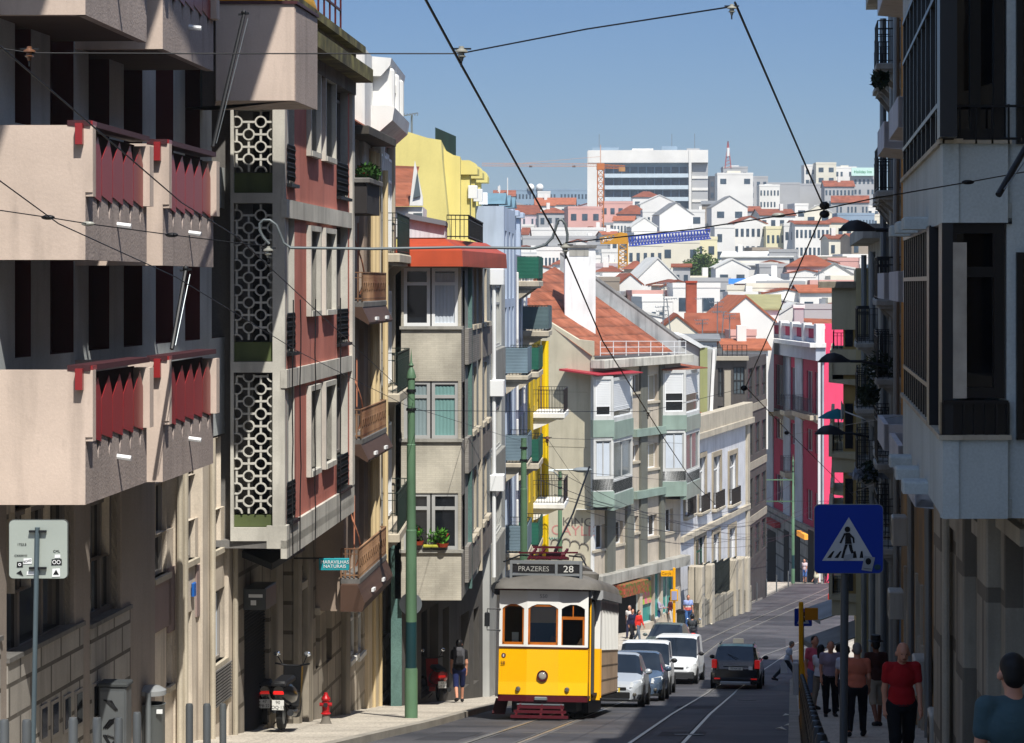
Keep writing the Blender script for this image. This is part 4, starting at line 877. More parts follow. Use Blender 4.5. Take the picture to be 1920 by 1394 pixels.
for cx_, cy_, rr in ((1042,1020,9),(1062,1018,8),(1078,1024,10),(1095,1028,9),(1086,1050,12),(1098,1070,9)): c0 = (PW.s(cx_), -.01, PW.z(cx_,cy_)); k_ = rr/37; mb.tube([(c0[0]+k_*math.cos(t*.6-.4), -.012, c0[2]+k_*math.sin(t*.6-.4)) for t in range(7)], .035, 4)
mb.build('graffiti', gb, r9)
XF[0] = None
Wd = lambda px_, py_, d: W8_local(P(px_, py_, d))
M8i = (Matrix.Translation((W8.A.x, W8.A.y, W8.z0)) @ Matrix.Rotation(W8.ang, 4, 'Z')).inverted()
W8_local = lambda p: M8i @ p
A_, B_, C_, D_ = Wd(1109,668,121.9), Wd(1262,660,131), Wd(1040,500,135.5), Wd(990,580,123.3)
# roof plane: eave A-B, ridge up to C, D
mb = MB(); mb.poly(A_, B_, C_, Wd(1000,524,128), D_); mb.build('roof', TILE, r9)
a, b = Wd(1272,640,131.9), Wd(1050,478,137); e = Vector((0,0,-1.1)); t_ = Vector((.35,.0,0))
mb = MB(); mb.add([a,b,b+e,a+e*.9,a+t_,b+t_,b+e+t_,a+e*.9+t_],[(0,3,2,1),(4,5,6,7),(0,1,5,4),(0,4,7,3)]); mb.build('parapet_wall', mat('white_weathered_parapet','#c9c8c4',var=.3,streak=.6), r9)
mb = MB(); mb.add([a,b,b+t_*1.5,a+t_*1.5,a+Vector((0,0,.12)),b+Vector((0,0,.12)),b+t_*1.5+Vector((0,0,.12)),a+t_*1.5+Vector((0,0,.12))],[(4,5,6,7),(0,1,5,4)]); mb.build('parapet_coping', CONCD, r9)
a, b = Wd(1109,640,122), Wd(1270,640,131.8)
mb = MB()
for i in range(8): p = a.lerp(b, i/7); mb.obox(p+Vector((0,-.5,-.75)), p+Vector((0,-.5,.02)), .03, .03)
for h_ in (.0,-.3,-.6): mb.obox(a+Vector((0,-.5,h_)), b+Vector((0,-.5,h_)), .03, .03)
mb.build('roof_railing', WHITEC, r9)
t = thing('roof_chimney', 'massive whitewashed chimney standing on the orange tile roof', 'chimney', P(1087, 625, 126.5)); k_ = 4533/126.5
mb = MB(); mb.bbox(-29/k_,29/k_,-.6,.6,-.3,162/k_,.03); mb.build('stack', mat('whitewash','#dcdcda',var=.12,streak=.25), t)
MB().bbox(-31/k_,31/k_,-.7,.7,160/k_,165/k_).build('cap', CONCD, t); MB().box(-20/k_,16/k_,-.62,-.58,144/k_,158/k_).build('smoke_vent', CONC, t)
# ------------------------------------------------------------------ L9: white neoclassical house with garden wall
W9 = Wall(1276, 132.4, 1402, 152.5)
wst = mat('white_limewash', '#cccdd0', var=.15, streak=.3, grain=.04)
zt = W9.z(1340, 812)
wl9 = [(1309,1322),(1336,1350),(1366,1380)]
ops = [W9.rect(a,b,858-(a-1309)*.1,958-(a-1309)*.25) for a,b in wl9]+[W9.rect(1283,1296,872,965)]+[W9.rect(1303,1321,1008,1110), W9.rect(1336,1348,1000,1075), W9.rect(1366,1378,990,1060)]
r10 = simple_front(W9, 'white_townhouse', 'low white neoclassical house with stone-framed windows and garden railings', wst, zt, ops, 10)
for i, q in enumerate(ops):
    winpart(r10, q, WHITEC if i != 4 else mat('green_door','#0f4a3c'), GL, .2, nx=2, tr=.72)
    m = MB(); e = .28; m.box(q[0]-e,q[0],-.08,.05,q[2]-.1,q[3]+e); m.box(q[1],q[1]+e,-.08,.05,q[2]-.1,q[3]+e); m.box(q[0],q[1],-.08,.05,q[3],q[3]+e); m.build('window_surround', mat('stone_surround','#a19682',var=.2,streak=.3), r10)
    if i < 4: iron_balcony(r10, q[0]-.3, q[1]+.3, q[2], out=.3, h=.95, slab=.15, console=False, im=mat('rusted_black_iron','#2e2a28'))
MB().bbox(-.1,W9.L+.3,-.4,.3,zt,zt+.35).build('cornice', STONE, r10); MB().bbox(-.1,W9.L+.1,-.3,.3,zt+.35,zt+1.3).build('parapet', STONE, r10)
MB().bbox(0,W9.L,-.2,.05,W9.z(1340,985),W9.z(1340,975)).build('string_course', STONE, r10)
MB().bbox(W9.L-.8,W9.L+.02,-.15,.05,0,zt).build('corner_pier', STONE, r10)
for q in ((.0,zt+1.3),): MB().add([(0,.2,q[1]-.3),(W9.L*.55,.2,q[1]-.3),(W9.L*.5,5,q[1]+1.6),(0,5,q[1]+1.9)],[(0,1,2,3)]).build('roof', TILEF, r10)
GW = Wall(1303, 131.5, 1402, 149); gq = thing('garden_wall', 'weathered stone garden wall topped by tall iron railings', 'wall', (GW.A.x,GW.A.y,GW.z0), GW.ang)
m = MB(); n_ = 8
for i in range(n_):
    s0, s1 = GW.L*i/n_, GW.L*(i+1)/n_; pw = GW.world(s0,0,0); zg = g(pw.y)-GW.z0
    if i == n_-2: continue
    m.bbox(s0,s1,-.25,.25,zg-.6,zg+1.35,.03)
m.build('stone_base', mat('mossy_stone','#9b9484',var=.3,streak=.9,brick=(1.2,.6,'#6d6759',.5)), gq)
m = MB()
for i in range(n_-2): s0, s1 = GW.L*i/n_, GW.L*(i+1)/n_; zg = g(GW.world(s0,0,0).y)-GW.z0+1.35; railing(m, [(s0,0),(s1,0)], zg, 1.9, .16, r=.02, bar=.04)
m.build('railing', mat('black_green_iron','#202624'), gq)
for s_ in (.0, 3.2, GW.L*5/8, GW.L*6/8, GW.L*7/8): zg = g(GW.world(s_,0,0).y)-GW.z0; MB().bbox(s_,s_+.8,-.4,.4,zg-.6,zg+3.3,.04).build('gate_pier', STONE, gq)
s_ = GW.L*6/8+.8; zg = g(GW.world(s_,0,0).y)-GW.z0; m = MB(); railing(m, [(s_,0),(GW.L*7/8,0)], zg, 2.7, .22, r=.03, bar=.06); m.build('gate', mat('black_green_iron','#202624'), gq)
# ------------------------------------------------------------------ L10: brown modern block; green party wall between
dkb = mat('brown_grey_cladding', '#4c4845', var=.2, streak=.3); tp = mat('taupe_panel', '#9c9484', var=.15, streak=.2)
W10 = Wall(1400, 154, 1437, 163.5)
qs = []
for y in (745,850,950,1040):
    for a in (.8,4.2,7.4): z = W10.z(1418,y); qs.append((a,a+2.2,z,z+2.0))
r11 = simple_front(W10, 'brown_modern_block', 'dark brown modern block with long glazed corner windows', dkb, W10.z(1418, 668), qs, 12)
for q in qs: winpart(r11, q, mat('dark_frame','#2b2a2a'), GLL, .12, nx=3, tr=.4)
for y in (755,862,962): MB().box(.02,W10.L-.02,-.05,0,W10.z(1418,y+14),W10.z(1418,y)).build('panel_band', tp, r11)
o = Wall(1318, 153.8, 1400, 153.8); frame(W10, o); qs = [o.rect(1346,1356,690,745), o.rect(1375,1396,688,740), o.rect(1346,1362,762,800), o.rect(1376,1396,765,805)]
m = MB(); facade(m, 0, o.L, o.z(1350,1000), o.z(1350,676), qs, rev=.2); m.build('end_wall', dkb, r11)
for q in qs: winpart(r11, q, mat('dark_frame','#2b2a2a'), GLL, .15, nx=3, tr=.5)
MB().bbox(-.2,o.L+.1,-.35,.1,o.z(1350,676),o.z(1350,668)).build('roof_or_shade_slab', tp, r11); MB().box(o.s(1358),o.s(1370),-.1,.05,o.z(1350,800),o.z(1350,695)).build('cream_panel', tp, r11)
m = MB(); railing(m, [(0,-.1),(o.L,-.1)], o.z(1350,668), .7, .3, r=.02, bar=.04); m.build('roof_railing', BLACK, r11); XF[0] = None
o = Wall(1262, 142, 1345, 142); r12 = o.root('olive_gable_house', 'house with olive-green blank gable and grey upper wall behind the beige block', 'building')
MB().prism([(o.s(a),o.z(a,b)) for a,b in ((1268,900),(1268,630),(1313,655),(1345,655),(1330,800),(1330,900))],'y',0,8).build('wall', mat('grey_render','#9fa19e',var=.15,streak=.2), r12)
MB().box(o.s(1312),o.s(1326),-.2,.0,o.z(1320,850),o.z(1320,652)).build('olive_gable', mat('olive_render','#8a8f62',var=.1,streak=.2), r12)
MB().prism([(o.s(a),o.z(a,b)) for a,b in ((1326,850),(1336,655),(1341,655),(1333,850))],'y',-.15,.0).build('white_edge', WHITE, r12)
MB().prism([(o.s(a),o.z(a,b)) for a,b in ((1268,628),(1313,653),(1322,650),(1285,628))],'y',-.3,7).build('sheet_roof', mat('white_sheet_roof','#c7cac9',corr=(0,.4),var=.15), r12)
# ------------------------------------------------------------------ pink house closing the street
W11 = Wall(1436, 216, 1545, 190)
crim = mat('crimson_render', '#a31a45', var=.1, streak=.12); pinkm = mat('pink_render', '#d94468', var=.06, streak=.1); greyst = mat('blue_grey_stone', '#a9afba', var=.15, streak=.25)
zt = W11.z(1490, 668); zb_ = W11.z(1490, 965); W11h = lambda y: W11.z(1490, y)
qs = []
Q = [(1454,1470),(1483,1492),(1512,1524),(1527,1540)]
for y0, y1 in ((690,770),(795,835),(905,960)):
    for a, b in Q: m_ = (a+b)/2; qs.append((W11.s(a)+.15, W11.s(b)-.15, W11.z(m_,532+(y1-532)*(1+(m_-1490)*.0013)), W11.z(m_,532+(y0-532)*(1+(m_-1490)*.0013))))
r13 = simple_front(W11, 'pink_house', 'crimson and pink house with white giant columns and balustraded roof', crim, zt, qs+[], 12, pinkm)
for q in qs: winpart(r13, q, mat('mauve_frame','#b9a6b0',rough=.5), GLB, .18, nx=2, tr=None)
for a, b in ((1438,1451),(1471,1483),(1493,1506),(1541,1545)): MB().lathe([(0,0),(.01,0)],(0,0,0),4) if False else MB().bbox(W11.s(a),W11.s(b),-.14,.02,zb_-6,zt-.1,.05).build('giant_column', greyst, r13)
MB().bbox(-.3,W11.L+.2,-.7,.1,zt-.0,zt+1.05).build('entablature', greyst, r13); MB().bbox(-.6,W11.L+.4,-1.2,.1,zt+1.05,zt+1.4).build('cornice', WHITE, r13)
zc = zt+1.4; n_ = 5
for i in range(n_+1): s_ = (W11.L-.6)*i/n_; MB().bbox(s_,s_+.9,-.7,.0,zc,zc+1.5).build('balustrade_pier', WHITE, r13)
MB().box(0,W11.L,-.5,-.1,zc+.01,zc+.3).build('balustrade_base', greyst, r13); MB().box(0,W11.L,-.6,.1,zc+1.1,zc+1.35).build('balustrade_rail', WHITE, r13)
for i in range(n_): s_ = (W11.L-.6)*i/n_; MB().box(s_+1.2,s_+3.6,-.35,-.2,zc+.3,zc+1.1).build('crimson_panel', crim, r13)
for a, b, y in ((1451,1471,768),(1484,1493,770),(1507,1542,775),(1484,1493,885)): m_=(a+b)/2; iron_balcony(r13, W11.s(a), W11.s(b), W11.z(m_,y), out=1.0, h=1.3, slab=.35, sm=STONE, step=.2, im=mat('blue_black_iron','#2a2a3a'))
q = (0,W11.L,0,zb_); MB().box(0,W11.L,-.35,.02,0,zb_-.3).build('rusticated_base', mat('rusticated_stone','#8f8d88',brick=(2.2,1.1,'#4c4a48',.5),var=.2,streak=.4), r13)
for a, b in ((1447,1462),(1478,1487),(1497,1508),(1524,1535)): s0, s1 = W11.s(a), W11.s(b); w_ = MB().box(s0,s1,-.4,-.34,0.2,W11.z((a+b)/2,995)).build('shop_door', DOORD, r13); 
MB().bbox(W11.s(1453),W11.s(1472),-.9,-.4,W11.z(1462,985),W11.z(1462,975)).build('red_awning', mat('red_canvas','#8f1f28'), r13)
MB().bbox(W11.s(1526),W11.s(1541),-1.4,-1.1,W11.z(1533,1008),W11.z(1533,998)).build('lit_sign_box', mat('sign_orange','#e0953a',emit=('#e0953a',.4)), r13)
MB().box(W11.L+.0,W11.L+.12,-.5,-.3,zb_-6,zt).build('white_corner_pipe', mat('soft_white','#c9c9cb',var=.05), r13)
o = Wall(1545, 190.2, 1600, 190.2); frame(W11, o)
MB().box(.0,o.L,0,.3,0,o.z(1560,607)).build('pink_side_wall', pinkm, r13); XF[0] = None
# ================================================================== right-hand side of the street (in shade)
fx = lambda d: kr(d)+2.1
def WallX(d0, d1, o=0.):  # facade on the right: left end is the far one (d0 > d1)
    w_ = Wall(0, 1, 1, 1); w_.A = Vector((fx(d0)-o, d0)); w_.B = Vector((fx(d1)-o, d1)); w_.L = (w_.B-w_.A).length; w_.u = (w_.B-w_.A)/w_.L
    w_.n = Vector((w_.u.y, -w_.u.x)); w_.z0 = g(d0)-.6; w_.ang = math.atan2(w_.u.y, w_.u.x); return w_
pconc = mat('pale_blue_concrete', '#b3bcbc', var=.12, streak=.25, grain=.07, bump=.25); dkfr = mat('black_anodised_frame', '#121214', rough=.35, var=.1, spec=.5); dkgl = glass('smoked_glass', '#08090b', rough=.04); trans = mat('frosted_or_reflection_pane', '#b3aca0', rough=.25, var=.4, scale=3, spec=.6)
rstone = mat('beige_base_stone', '#a79e8d', var=.2, streak=.5, grain=.05, brick=(1.4,1.3,'#756d60',.5)); ochre = mat('ochre_render', '#b77a1c', var=.2, streak=.4, grain=.05); bluew = mat('faded_blue_render', '#6b87a0', var=.25, streak=.5)
V1 = WallX(34, 24.62); V1.A = Vector((6.05,34)); V1.B = Vector((5.32,24.62)); V1.u = (V1.B-V1.A).normalized(); V1.L = (V1.B-V1.A).length; V1.n = Vector((V1.u.y,-V1.u.x)); V1.ang = math.atan2(V1.u.y,V1.u.x)
r = V1.root('glazed_balcony_block', 'tall grey concrete block with black glazed balconies, nearest on the right', 'building')
zt = 10.5-V1.z0; zf = -2.37-V1.z0
qs = [V1.rect(1795,1812,1000,1300), V1.rect(1885,1925,1010,1420), V1.rect(1838,1852,1010,1330)]
mb = MB(); facade(mb, 0, V1.L, 0, zf+.1, qs, rev=.3); mb.build('ground_floor_wall', rstone, r)
for i, q in enumerate(qs): winpart(r, q, frameL, trans if i == 1 else GL, .25, nx=2, tr=.72)  # pale pane paints a bright reflection into the wide window
for a, b in ((1772,1786),(1816,1830),(1858,1876)): MB().bbox(V1.s(a),V1.s(b),-.16,.02,0,zf).build('pilaster', rstone, r)
[MB().box(q[0]-.16,q[1]+.16,-.09,.0,q[3]+.02,q[3]+.2).build('lintel', STONE, r) for q in qs]
MB().cyl((V1.s(1788),-.1,0),(V1.s(1788),-.1,zf),.055,n=8).build('downpipe', STONE, r)
ops = []
for k in range(0, 4): ops.append((V1.L-3.0, V1.L-1.2, zf+3*k+1.0, zf+3*k+2.5))
mb = MB(); facade(mb, 0, V1.L, zf+.1, zt, ops, rev=.2); mb.build('upper_wall', pconc, r)
for q in ops: winpart(r, q, dkfr, GL, .15)
mb = MB(); shell(mb, 0, V1.L, 0, zt, 10, out=-.004); mb.build('side_wall', pconc, r)
# projecting glazed bay: world-parallel front and street side
FRN = Wall(1768, 24.5, 1890, 24.5, z0=0); SD = Wall(1693, 34, 1768, 24.5, z0=0)
tops = [1.416+3*k for k in range(-1, 3)]
A3, B3_, C3 = SD.A, SD.B, FRN.B
for k, t in enumerate(tops):
    frame(V1, FRN); XFz = None
    MB().prism([(0,0),(FRN.L,0),(FRN.L,.16),(0,.16)],'z',t-.80,t).build('front_parapet', pconc, r)
    MB().box(-.03,FRN.L+.03,-.04,.2,t,t+.05).build('coping', STONE, r)
    q = (0.05,FRN.L-.02,t+.05,t+2.2)
    if k == 0: 
        m = MB(); m.box(0,FRN.L,.02,.1,t+.05,t+.38); m.box(0,FRN.L,-.03,.1,t+.36,t+.4)
        for i in range(7): s_ = FRN.L*i/6; m.box(s_-.015,s_+.015,-.01,.1,t+.05,t+.38)
        m.build('dark_apron', dkfr, r); q = (0.05,FRN.L-.02,t+.42,t+2.2)
        w_ = MB().box(.1,.24,-.01,.06,t+.42,t+2.0).build('white_blind_strip', trans, r)
        winpart(r, q, dkfr, dkgl, .12, nx=1, tr=.72, fw=.16)
    else:
        winpart(r, q, dkfr, dkgl, .12, nx=2, tr=None, fw=.14)
        m = MB()
        for z_ in (.05,.38): m.obox((0,-.03,t+z_),(FRN.L+1,-.03,t+z_),.025,.025)
        for i in range(6): s_ = FRN.L*i/4; m.obox((s_,-.03,t),(s_,-.03,t+.4),.02,.02)
        m.build('rail', BLACK, r)
    MB().box(FRN.L+.0,FRN.L+1.8,.06,.4,t-.8,t+2.2).build('side_wall', pconc, r); winpart(r, (FRN.L+.09,FRN.L+.9,t+.0,t+1.9), dkfr, dkgl, .05, nx=2)
    frame(V1, SD)
    MB().prism([(0,0),(SD.L,0),(SD.L,.16),(0,.16)],'z',t-.80,t).build('street_parapet', pconc, r)
    MB().box(-.03,SD.L+.03,-.04,.2,t,t+.05).build('coping', STONE, r)
    s0 = .5 if k == 0 else .3; s1 = SD.L-2.2 if k == 0 else SD.L-.15
    m = MB(); 
    n_ = 12 if k == 0 else 9
    for j, (za, zb2) in enumerate(((t+.05,t+.42),(t+.46,t+1.62),(t+1.66,t+2.2))):
        for i in range(n_+1): s_ = s0+(s1-s0)*i/n_; m.box(s_-.03,s_+.03,-.01,.08,za,zb2)
    for z_ in (.44,1.64,2.2): m.box(s0,s1,-.02,.09,t+z_-.025,t+z_+.025)
    m.box(s1,s1+.5,-.05,.12,t+.05,t+2.2)
    if k == 0: m.box(SD.L-.6,SD.L,-.01,.1,t+.05,t+2.2); 
    gl_ = m.build('window', dkfr, r)
    MB().poly((s0,.05,t+.44),(s1,.05,t+.44),(s1,.05,t+2.2),(s0,.05,t+2.2)).build('pane', trans if k == 0 else glass('painted_reflection_glass','#6a747b',rough=.1), gl_)  # upper panes: pale base colour stands in for the light they reflect
    MB().poly((s0,.05,t+.05),(s1,.05,t+.05),(s1,.05,t+.42),(s0,.05,t+.42)).build('apron_pane', mat('brown_apron','#4a4038',rough=.4), gl_)
    XF[0] = None
frame(V1, SD)
for t in tops[:2]:
    for i, s_ in enumerate((2.2,4.2,6.2)): m = MB().bbox(s_,s_+.5,-.28,.02,t-.8,t-.66).build('drain_spout', pconc, r)
o_ = Matrix.Identity(4); XF[0] = None
# floor slabs close the bay
loc = lambda p: ((Matrix.Translation((V1.A.x, V1.A.y, V1.z0)) @ Matrix.Rotation(V1.ang, 4, 'Z')).inverted() @ Vector((p[0], p[1], 0))).xy
for k, t in enumerate(tops):
    pl = [loc((A3.x+.02,A3.y)), loc((B3_.x+.02,B3_.y+.02)), loc((C3.x,C3.y+.02)), loc((C3.x+1.6,C3.y+1.2)), loc((fx(34)+.8,34))]
    MB().prism([tuple(p) for p in pl],'z',t-.80-V1.z0+.01,t-.6-V1.z0).build('floor_slab', pconc, r); 
    MB().prism([tuple(p) for p in pl],'z',t+2.21-.02-V1.z0,t+2.25-V1.z0).build('ceiling', dkfr, r)
bx = P(1840, 0, 24.4)
# off-frame neighbour and the row behind the camera (they shade the street)
for i, (d0, d1, h) in enumerate(((24.4,6,16),(6,-8,18),(-8,-22,18))):
    v = WallX(d0, d1, -.55); q = [(a, a+1.1, zz, zz+1.7) for a in (1.5,4.5,7.5,10.2) for zz in (1.6,5,8.2,11.4)]
    rr = simple_front(v, 'street_house', ('cream','grey','sand')[i]+' street house on the right, '+('first','second','third')[i]+' before the glazed block', (cream,pconc,STONE)[i], h, [t for t in q if t[1] < v.L], 10)
# ------------------------------------------------------------------ R2: ochre block
V2 = WallX(55, 34.05, -.45)
zt = 8.8-V2.z0; zs = -.2-V2.z0
ops = []
for k in range(-1, 3):
    for a in (2.0, 6.2, 10.4, 14.6, 18): ops.append((a, a+1.0, zs+3.1*k+.05, zs+3.1*k+2.2))
gq = [V2.rect(1700,1712,1090,1300), V2.rect(1722,1731,1100,1310), V2.rect(1672,1682,1100,1250), (8.5,9.6,.7,3.6), (4,5,.7,3.5)]
r = V2.root('ochre_house', 'ochre-walled house with rows of white slab balconies beyond the grey block', 'building')
zg_ = zs-3.2
mb = MB(); facade(mb, 0, V2.L, zg_+.3, zt, ops, rev=.2, kr=1); mb.build('upper_wall', [ochre, STONE], r)
mb = MB(); facade(mb, 0, V2.L, 0, zg_+.3, gq, rev=.25, kr=1); mb.build('ground_floor_wall', [mat('flaking_ochre','#9c7438',var=.35,streak=.8,col2='#7c6a50'), STONE], r)
for q in ops+gq: winpart(r, q, WHITEC if q in ops else bluew, GL, .16, nx=2, tr=.75)
MB().box(V2.L-3.4,V2.L-.05,-.10,.05,1.6,zg_+.2).build('blue_shop_panel', mat('blue_panel_paint','#86a6c2',var=.2,streak=.5), r); MB().box(V2.L-3.6,V2.L-.02,-.16,.02,0,1.6).build('plinth', STONE, r)
mb = MB(); shell(mb, 0, V2.L, 0, zt, 10, out=-.004); mb.build('side_wall', ochre, r)
wsl = mat('white_balcony_concrete', '#b7bbc0', var=.12, streak=.3)
for k in range(-1, 3):
    for j, (a, b, dz) in enumerate(((14.2,18.2,0),(8.4,12.2,.15),(2.0,5.6,.3))):
        z = zs+3.1*k+dz*.0; o_ = .6
        m = MB(); m.prism([(0,z-.18),(-o_,z-.12),(-o_,z+.42),(-o_+.1,z+.42),(-o_+.1,z),(0,z)],'x',a,b); m.box(a,a+.1,-o_,0,z-.12,z+.42); m.box(b-.1,b,-o_+.02,0,z-.12,z+.41); m.build('balcony', wsl, r)
for s_, z_ in ((1.4,3.2),(3.2,5.0),(12.3,3.4),(17.2,3.3)):
    a_ = MB().bbox(s_,s_+.8,-.36,-.03,z_,z_+.6,.03).build('air_conditioner', mat('ac_cream','#a9a79d',rough=.5,var=.15,streak=.4), r); MB().lathe([(.06,-.375),(.22,-.375)],(s_+.4,0,z_+.3),16,'y').build('fan_grille', BLACK, a_)
for s_ in (1.2,5.6,9.6,11.2): MB().box(s_,s_+.18,-.05,.0,1.2,1.55).build('meter_box', STEEL, r)
for q in gq: MB().box(q[0]-.14,q[0],-.06,.0,q[2]-.1,q[3]+.14).build('door_surround', STONE, r); MB().box(q[1],q[1]+.14,-.06,.0,q[2]-.1,q[3]+.14).build('door_surround', STONE, r)
for s_ in (.3, 7, 13.2): MB().cyl((s_,-.12,.2),(s_,-.12,zt-.3),.07,n=8).build('downpipe', STEEL, r)
MB().bbox(-.2,V2.L,-.7,.3,zt,zt+.35).build('cornice', CONC, r)
# ------------------------------------------------------------------ R3: dark houses with iron balconies
V3 = WallX(66, 55.05, -.6); V3b = WallX(80, 66.05, -.5); V4 = WallX(99, 80.05, -.1)
dgw = mat('soot_grey_render', '#6f706e', var=.3, streak=.7, grain=.06)
for v, nm, lb, wm, yt, ys, px_ in ((V3,'iron_balcony_house','soot-grey house hung with cluttered iron balconies, beside the ochre house',dgw,0,(560,700,850,1000),1640),(V3b,'narrow_grey_house','narrow pale grey house with drainpipes, satellite dish and iron balconies before the cream house',mat('pale_grey_plaster','#98968e',var=.3,streak=.6),455,(640,760,880,1000),1612)):
    zt = (v.z(px_, yt) if yt else 7.5-v.z0)
    dm = (v.A.y+v.B.y)/2; zf_ = lambda y: (HY-y)/F*dm-v.z0
    if yt: zt = zf_(yt)
    ops = []
    for y in ys:
        for a in (1.2,4.4,7.6): 
            if a+1 < v.L: ops.append((a, a+1.1, zf_(y), zf_(y)+2.4))
    for a in (1.2,4.4,7.6,10.4):
        if a+1.2 < v.L: ops.append((a,a+1.2,.7,3.2))
    if not yt:
        for zz in (2.2,5.2): ops += [(a,a+1.1,zz-v.z0,zz-v.z0+2.2) for a in (1.2,4.4,7.6)]
    r = simple_front(v, nm, lb, wm, zt, ops, 10, rev=.25)
    for q in ops: winpart(r, q, WHITEC, GL, .18, nx=2, tr=.75)
    for i, q in enumerate(ops):
        if q[2] > 1: iron_balcony(r, q[0]-.45, q[1]+.45, q[2], out=.45+.1*(i%3), h=1.0, step=.1, sm=CONC, im=BLACK)
    MB().bbox(-.2,v.L+.1,-.6,.3,zt,zt+.4).build('cornice', CONC, r)
    MB().cyl((.3,-.15,.2),(.3,-.15,zt-.3),.09,n=8).build('downpipe', STEEL, r); MB().cyl((v.L*.62,-.15,.2),(v.L*.62,-.15,zt-.3),.09,n=8).build('downpipe', STEEL, r)
    if v is V3b:
        for zq, nn in ((-4.2-v.z0,'d'),): m = MB(); m.lathe([(0,.12),(.2,.08),(.36,0)],(.6,-.9,zq),16,'y'); m.obox((.6,-.8,zq),(.6,0,zq-.3),.04,.04); m.build('satellite_dish', WHITEC, r)
r = simple_front(V4, 'cream_loggia_house', 'cream house with stacked parapet balconies, farthest of the shaded row', mat('cream_render2','#b5ab85',var=.15,streak=.3), (HY-505)/F*86-V4.z0, [], 10)
v = V4
for y in (700,830,960,1080):
    z = (HY-y)/F*86-v.z0
    for a in (.5, 7.5, 14.5): MB().prism([(0,z-.2),(-.9,z-.1),(-.9,z+.75),(-.78,z+.75),(-.78,z),(0,z)],'x',a,a+4.4).build('balcony', mat('cream_parapet','#b3ac92',var=.15,streak=.3), r); winpart(r, (a+.6,a+3.6,z+.05,z+2.2), WHITEC, GL, -.02, nx=3, tr=.75)
ZZ = lambda y: (HY-y)/F*81-v.z0
for y0, y1 in ((535,618),(655,702),(845,884),(985,1032),(1110,1150)): MB().box(13.5,18.8,-.8,0,ZZ(y1),ZZ(y0)).build('loggia_parapet', mat('cream_parapet','#b3ac92'), r)
for y0, y1 in ((618,655),(702,845),(884,985),(1032,1110)):
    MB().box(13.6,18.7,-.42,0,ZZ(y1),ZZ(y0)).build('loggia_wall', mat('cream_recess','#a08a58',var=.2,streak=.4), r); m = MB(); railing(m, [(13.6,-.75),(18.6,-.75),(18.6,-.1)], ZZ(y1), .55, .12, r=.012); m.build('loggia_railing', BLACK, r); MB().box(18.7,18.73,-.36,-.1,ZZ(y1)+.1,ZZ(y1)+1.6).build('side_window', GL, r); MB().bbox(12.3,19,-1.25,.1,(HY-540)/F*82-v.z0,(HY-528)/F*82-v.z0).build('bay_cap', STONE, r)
# teal parasol, laundry, plants on balconies
t = thing('parasol', 'teal parasol leaning out over a balcony of the cream house', 'parasol', P(1575, 812, 86)); m = MB(); m.lathe([(0,.62),(.35,.5),(.7,.28),(.66,.27)],(-.1,0,.25),8); m.build('canopy', mat('teal_canvas','#176a78',var=.2), t); MB().cyl((0,0,-.3),(-.1,0,.85),.025,n=6).build('pole', BLACK, t)
for i, (px_, py_, d, s_, lb) in enumerate(((1650,150,56,.35,'spiky plant in black trough high on the iron-balcony house'),(1628,740,62,.5,'dark bush hanging from a middle balcony below the street lamp'),(1632,885,64,.5,'dark straggly plant on the lower iron balcony beside the laundry'),(1650,690,58,.7,'large mass of dark climbing leaves over an iron balcony'))):
    leaf_clump('balcony_plant', lb, 'plant', P(px_, py_, d), (s_*.6,s_*.9,s_*.6), 260, mat('dark_leaves','#26331f',var=.4), .1, None, 20+i)
t = leaf_clump('laundry', 'white laundry heaped on a rail above the blue sign', 'laundry', P(1625,890,64), (.5,.3,.16), 60, mat('laundry_cloth','#8d97a6',var=.1), .22, None, 31)
# wall lamps of the street
def street_lamp(px_, py_, d, w_, arm, lb):
    p = P(px_, py_, d); t = thing('street_lamp', lb, 'street lamp', (p.x, p.y, p.z), 0, 'street lamps on the shaded houses')
    k_ = w_; m = MB(); vs = []; n_ = 14; sec = [(-1,.0,.02),(-.8,.14,.11),(-.5,.24,.19),(-.1,.26,.21),(.3,.2,.16),(.6,.12,.08),(.8,.07,.05)]
    for x, wy, hz in sec:
        for i in range(n_):
            a = math.pi*i/(n_-1); vs.append((x*k_*.5, -math.cos(a)*wy*k_*.6, max(math.sin(a),0)*hz*k_*1.3))
    fs = [(j*n_+i, j*n_+i+1, (j+1)*n_+i+1, (j+1)*n_+i) for j in range(len(sec)-1) for i in range(n_-1)]; m.add(vs, fs)
    m.build('lamp_hood', mat('charcoal_lamp','#26292e',rough=.4), t, smooth=True)
    m = MB()
    for (x, wy, hz), (x2, wy2, hz2) in zip(sec, sec[1:]): m.poly((x*k_*.5,-wy*k_*.6,.003),(x2*k_*.5,-wy2*k_*.6,.003),(x2*k_*.5,wy2*k_*.6,.003),(x*k_*.5,wy*k_*.6,.003))
    m.build('lamp_lens', glass('lamp_lens','#2b2c30',rough=.2), t)
    MB().tube([(.38*k_,0,.03*k_),(arm,0,.03*k_),(arm+.6,0,-.1)],.035,8).build('arm', BLACK, t); return t
street_lamp(1612,434,42,.74,.55,'black hooded street lamp highest on the right, by the wire junction'); street_lamp(1568,680,57,.86,.6,'black hooded street lamp midway up, in front of the pink wall'); street_lamp(1560,815,72,1.05,.6,'black hooded street lamp lowest, just under the teal parasol')
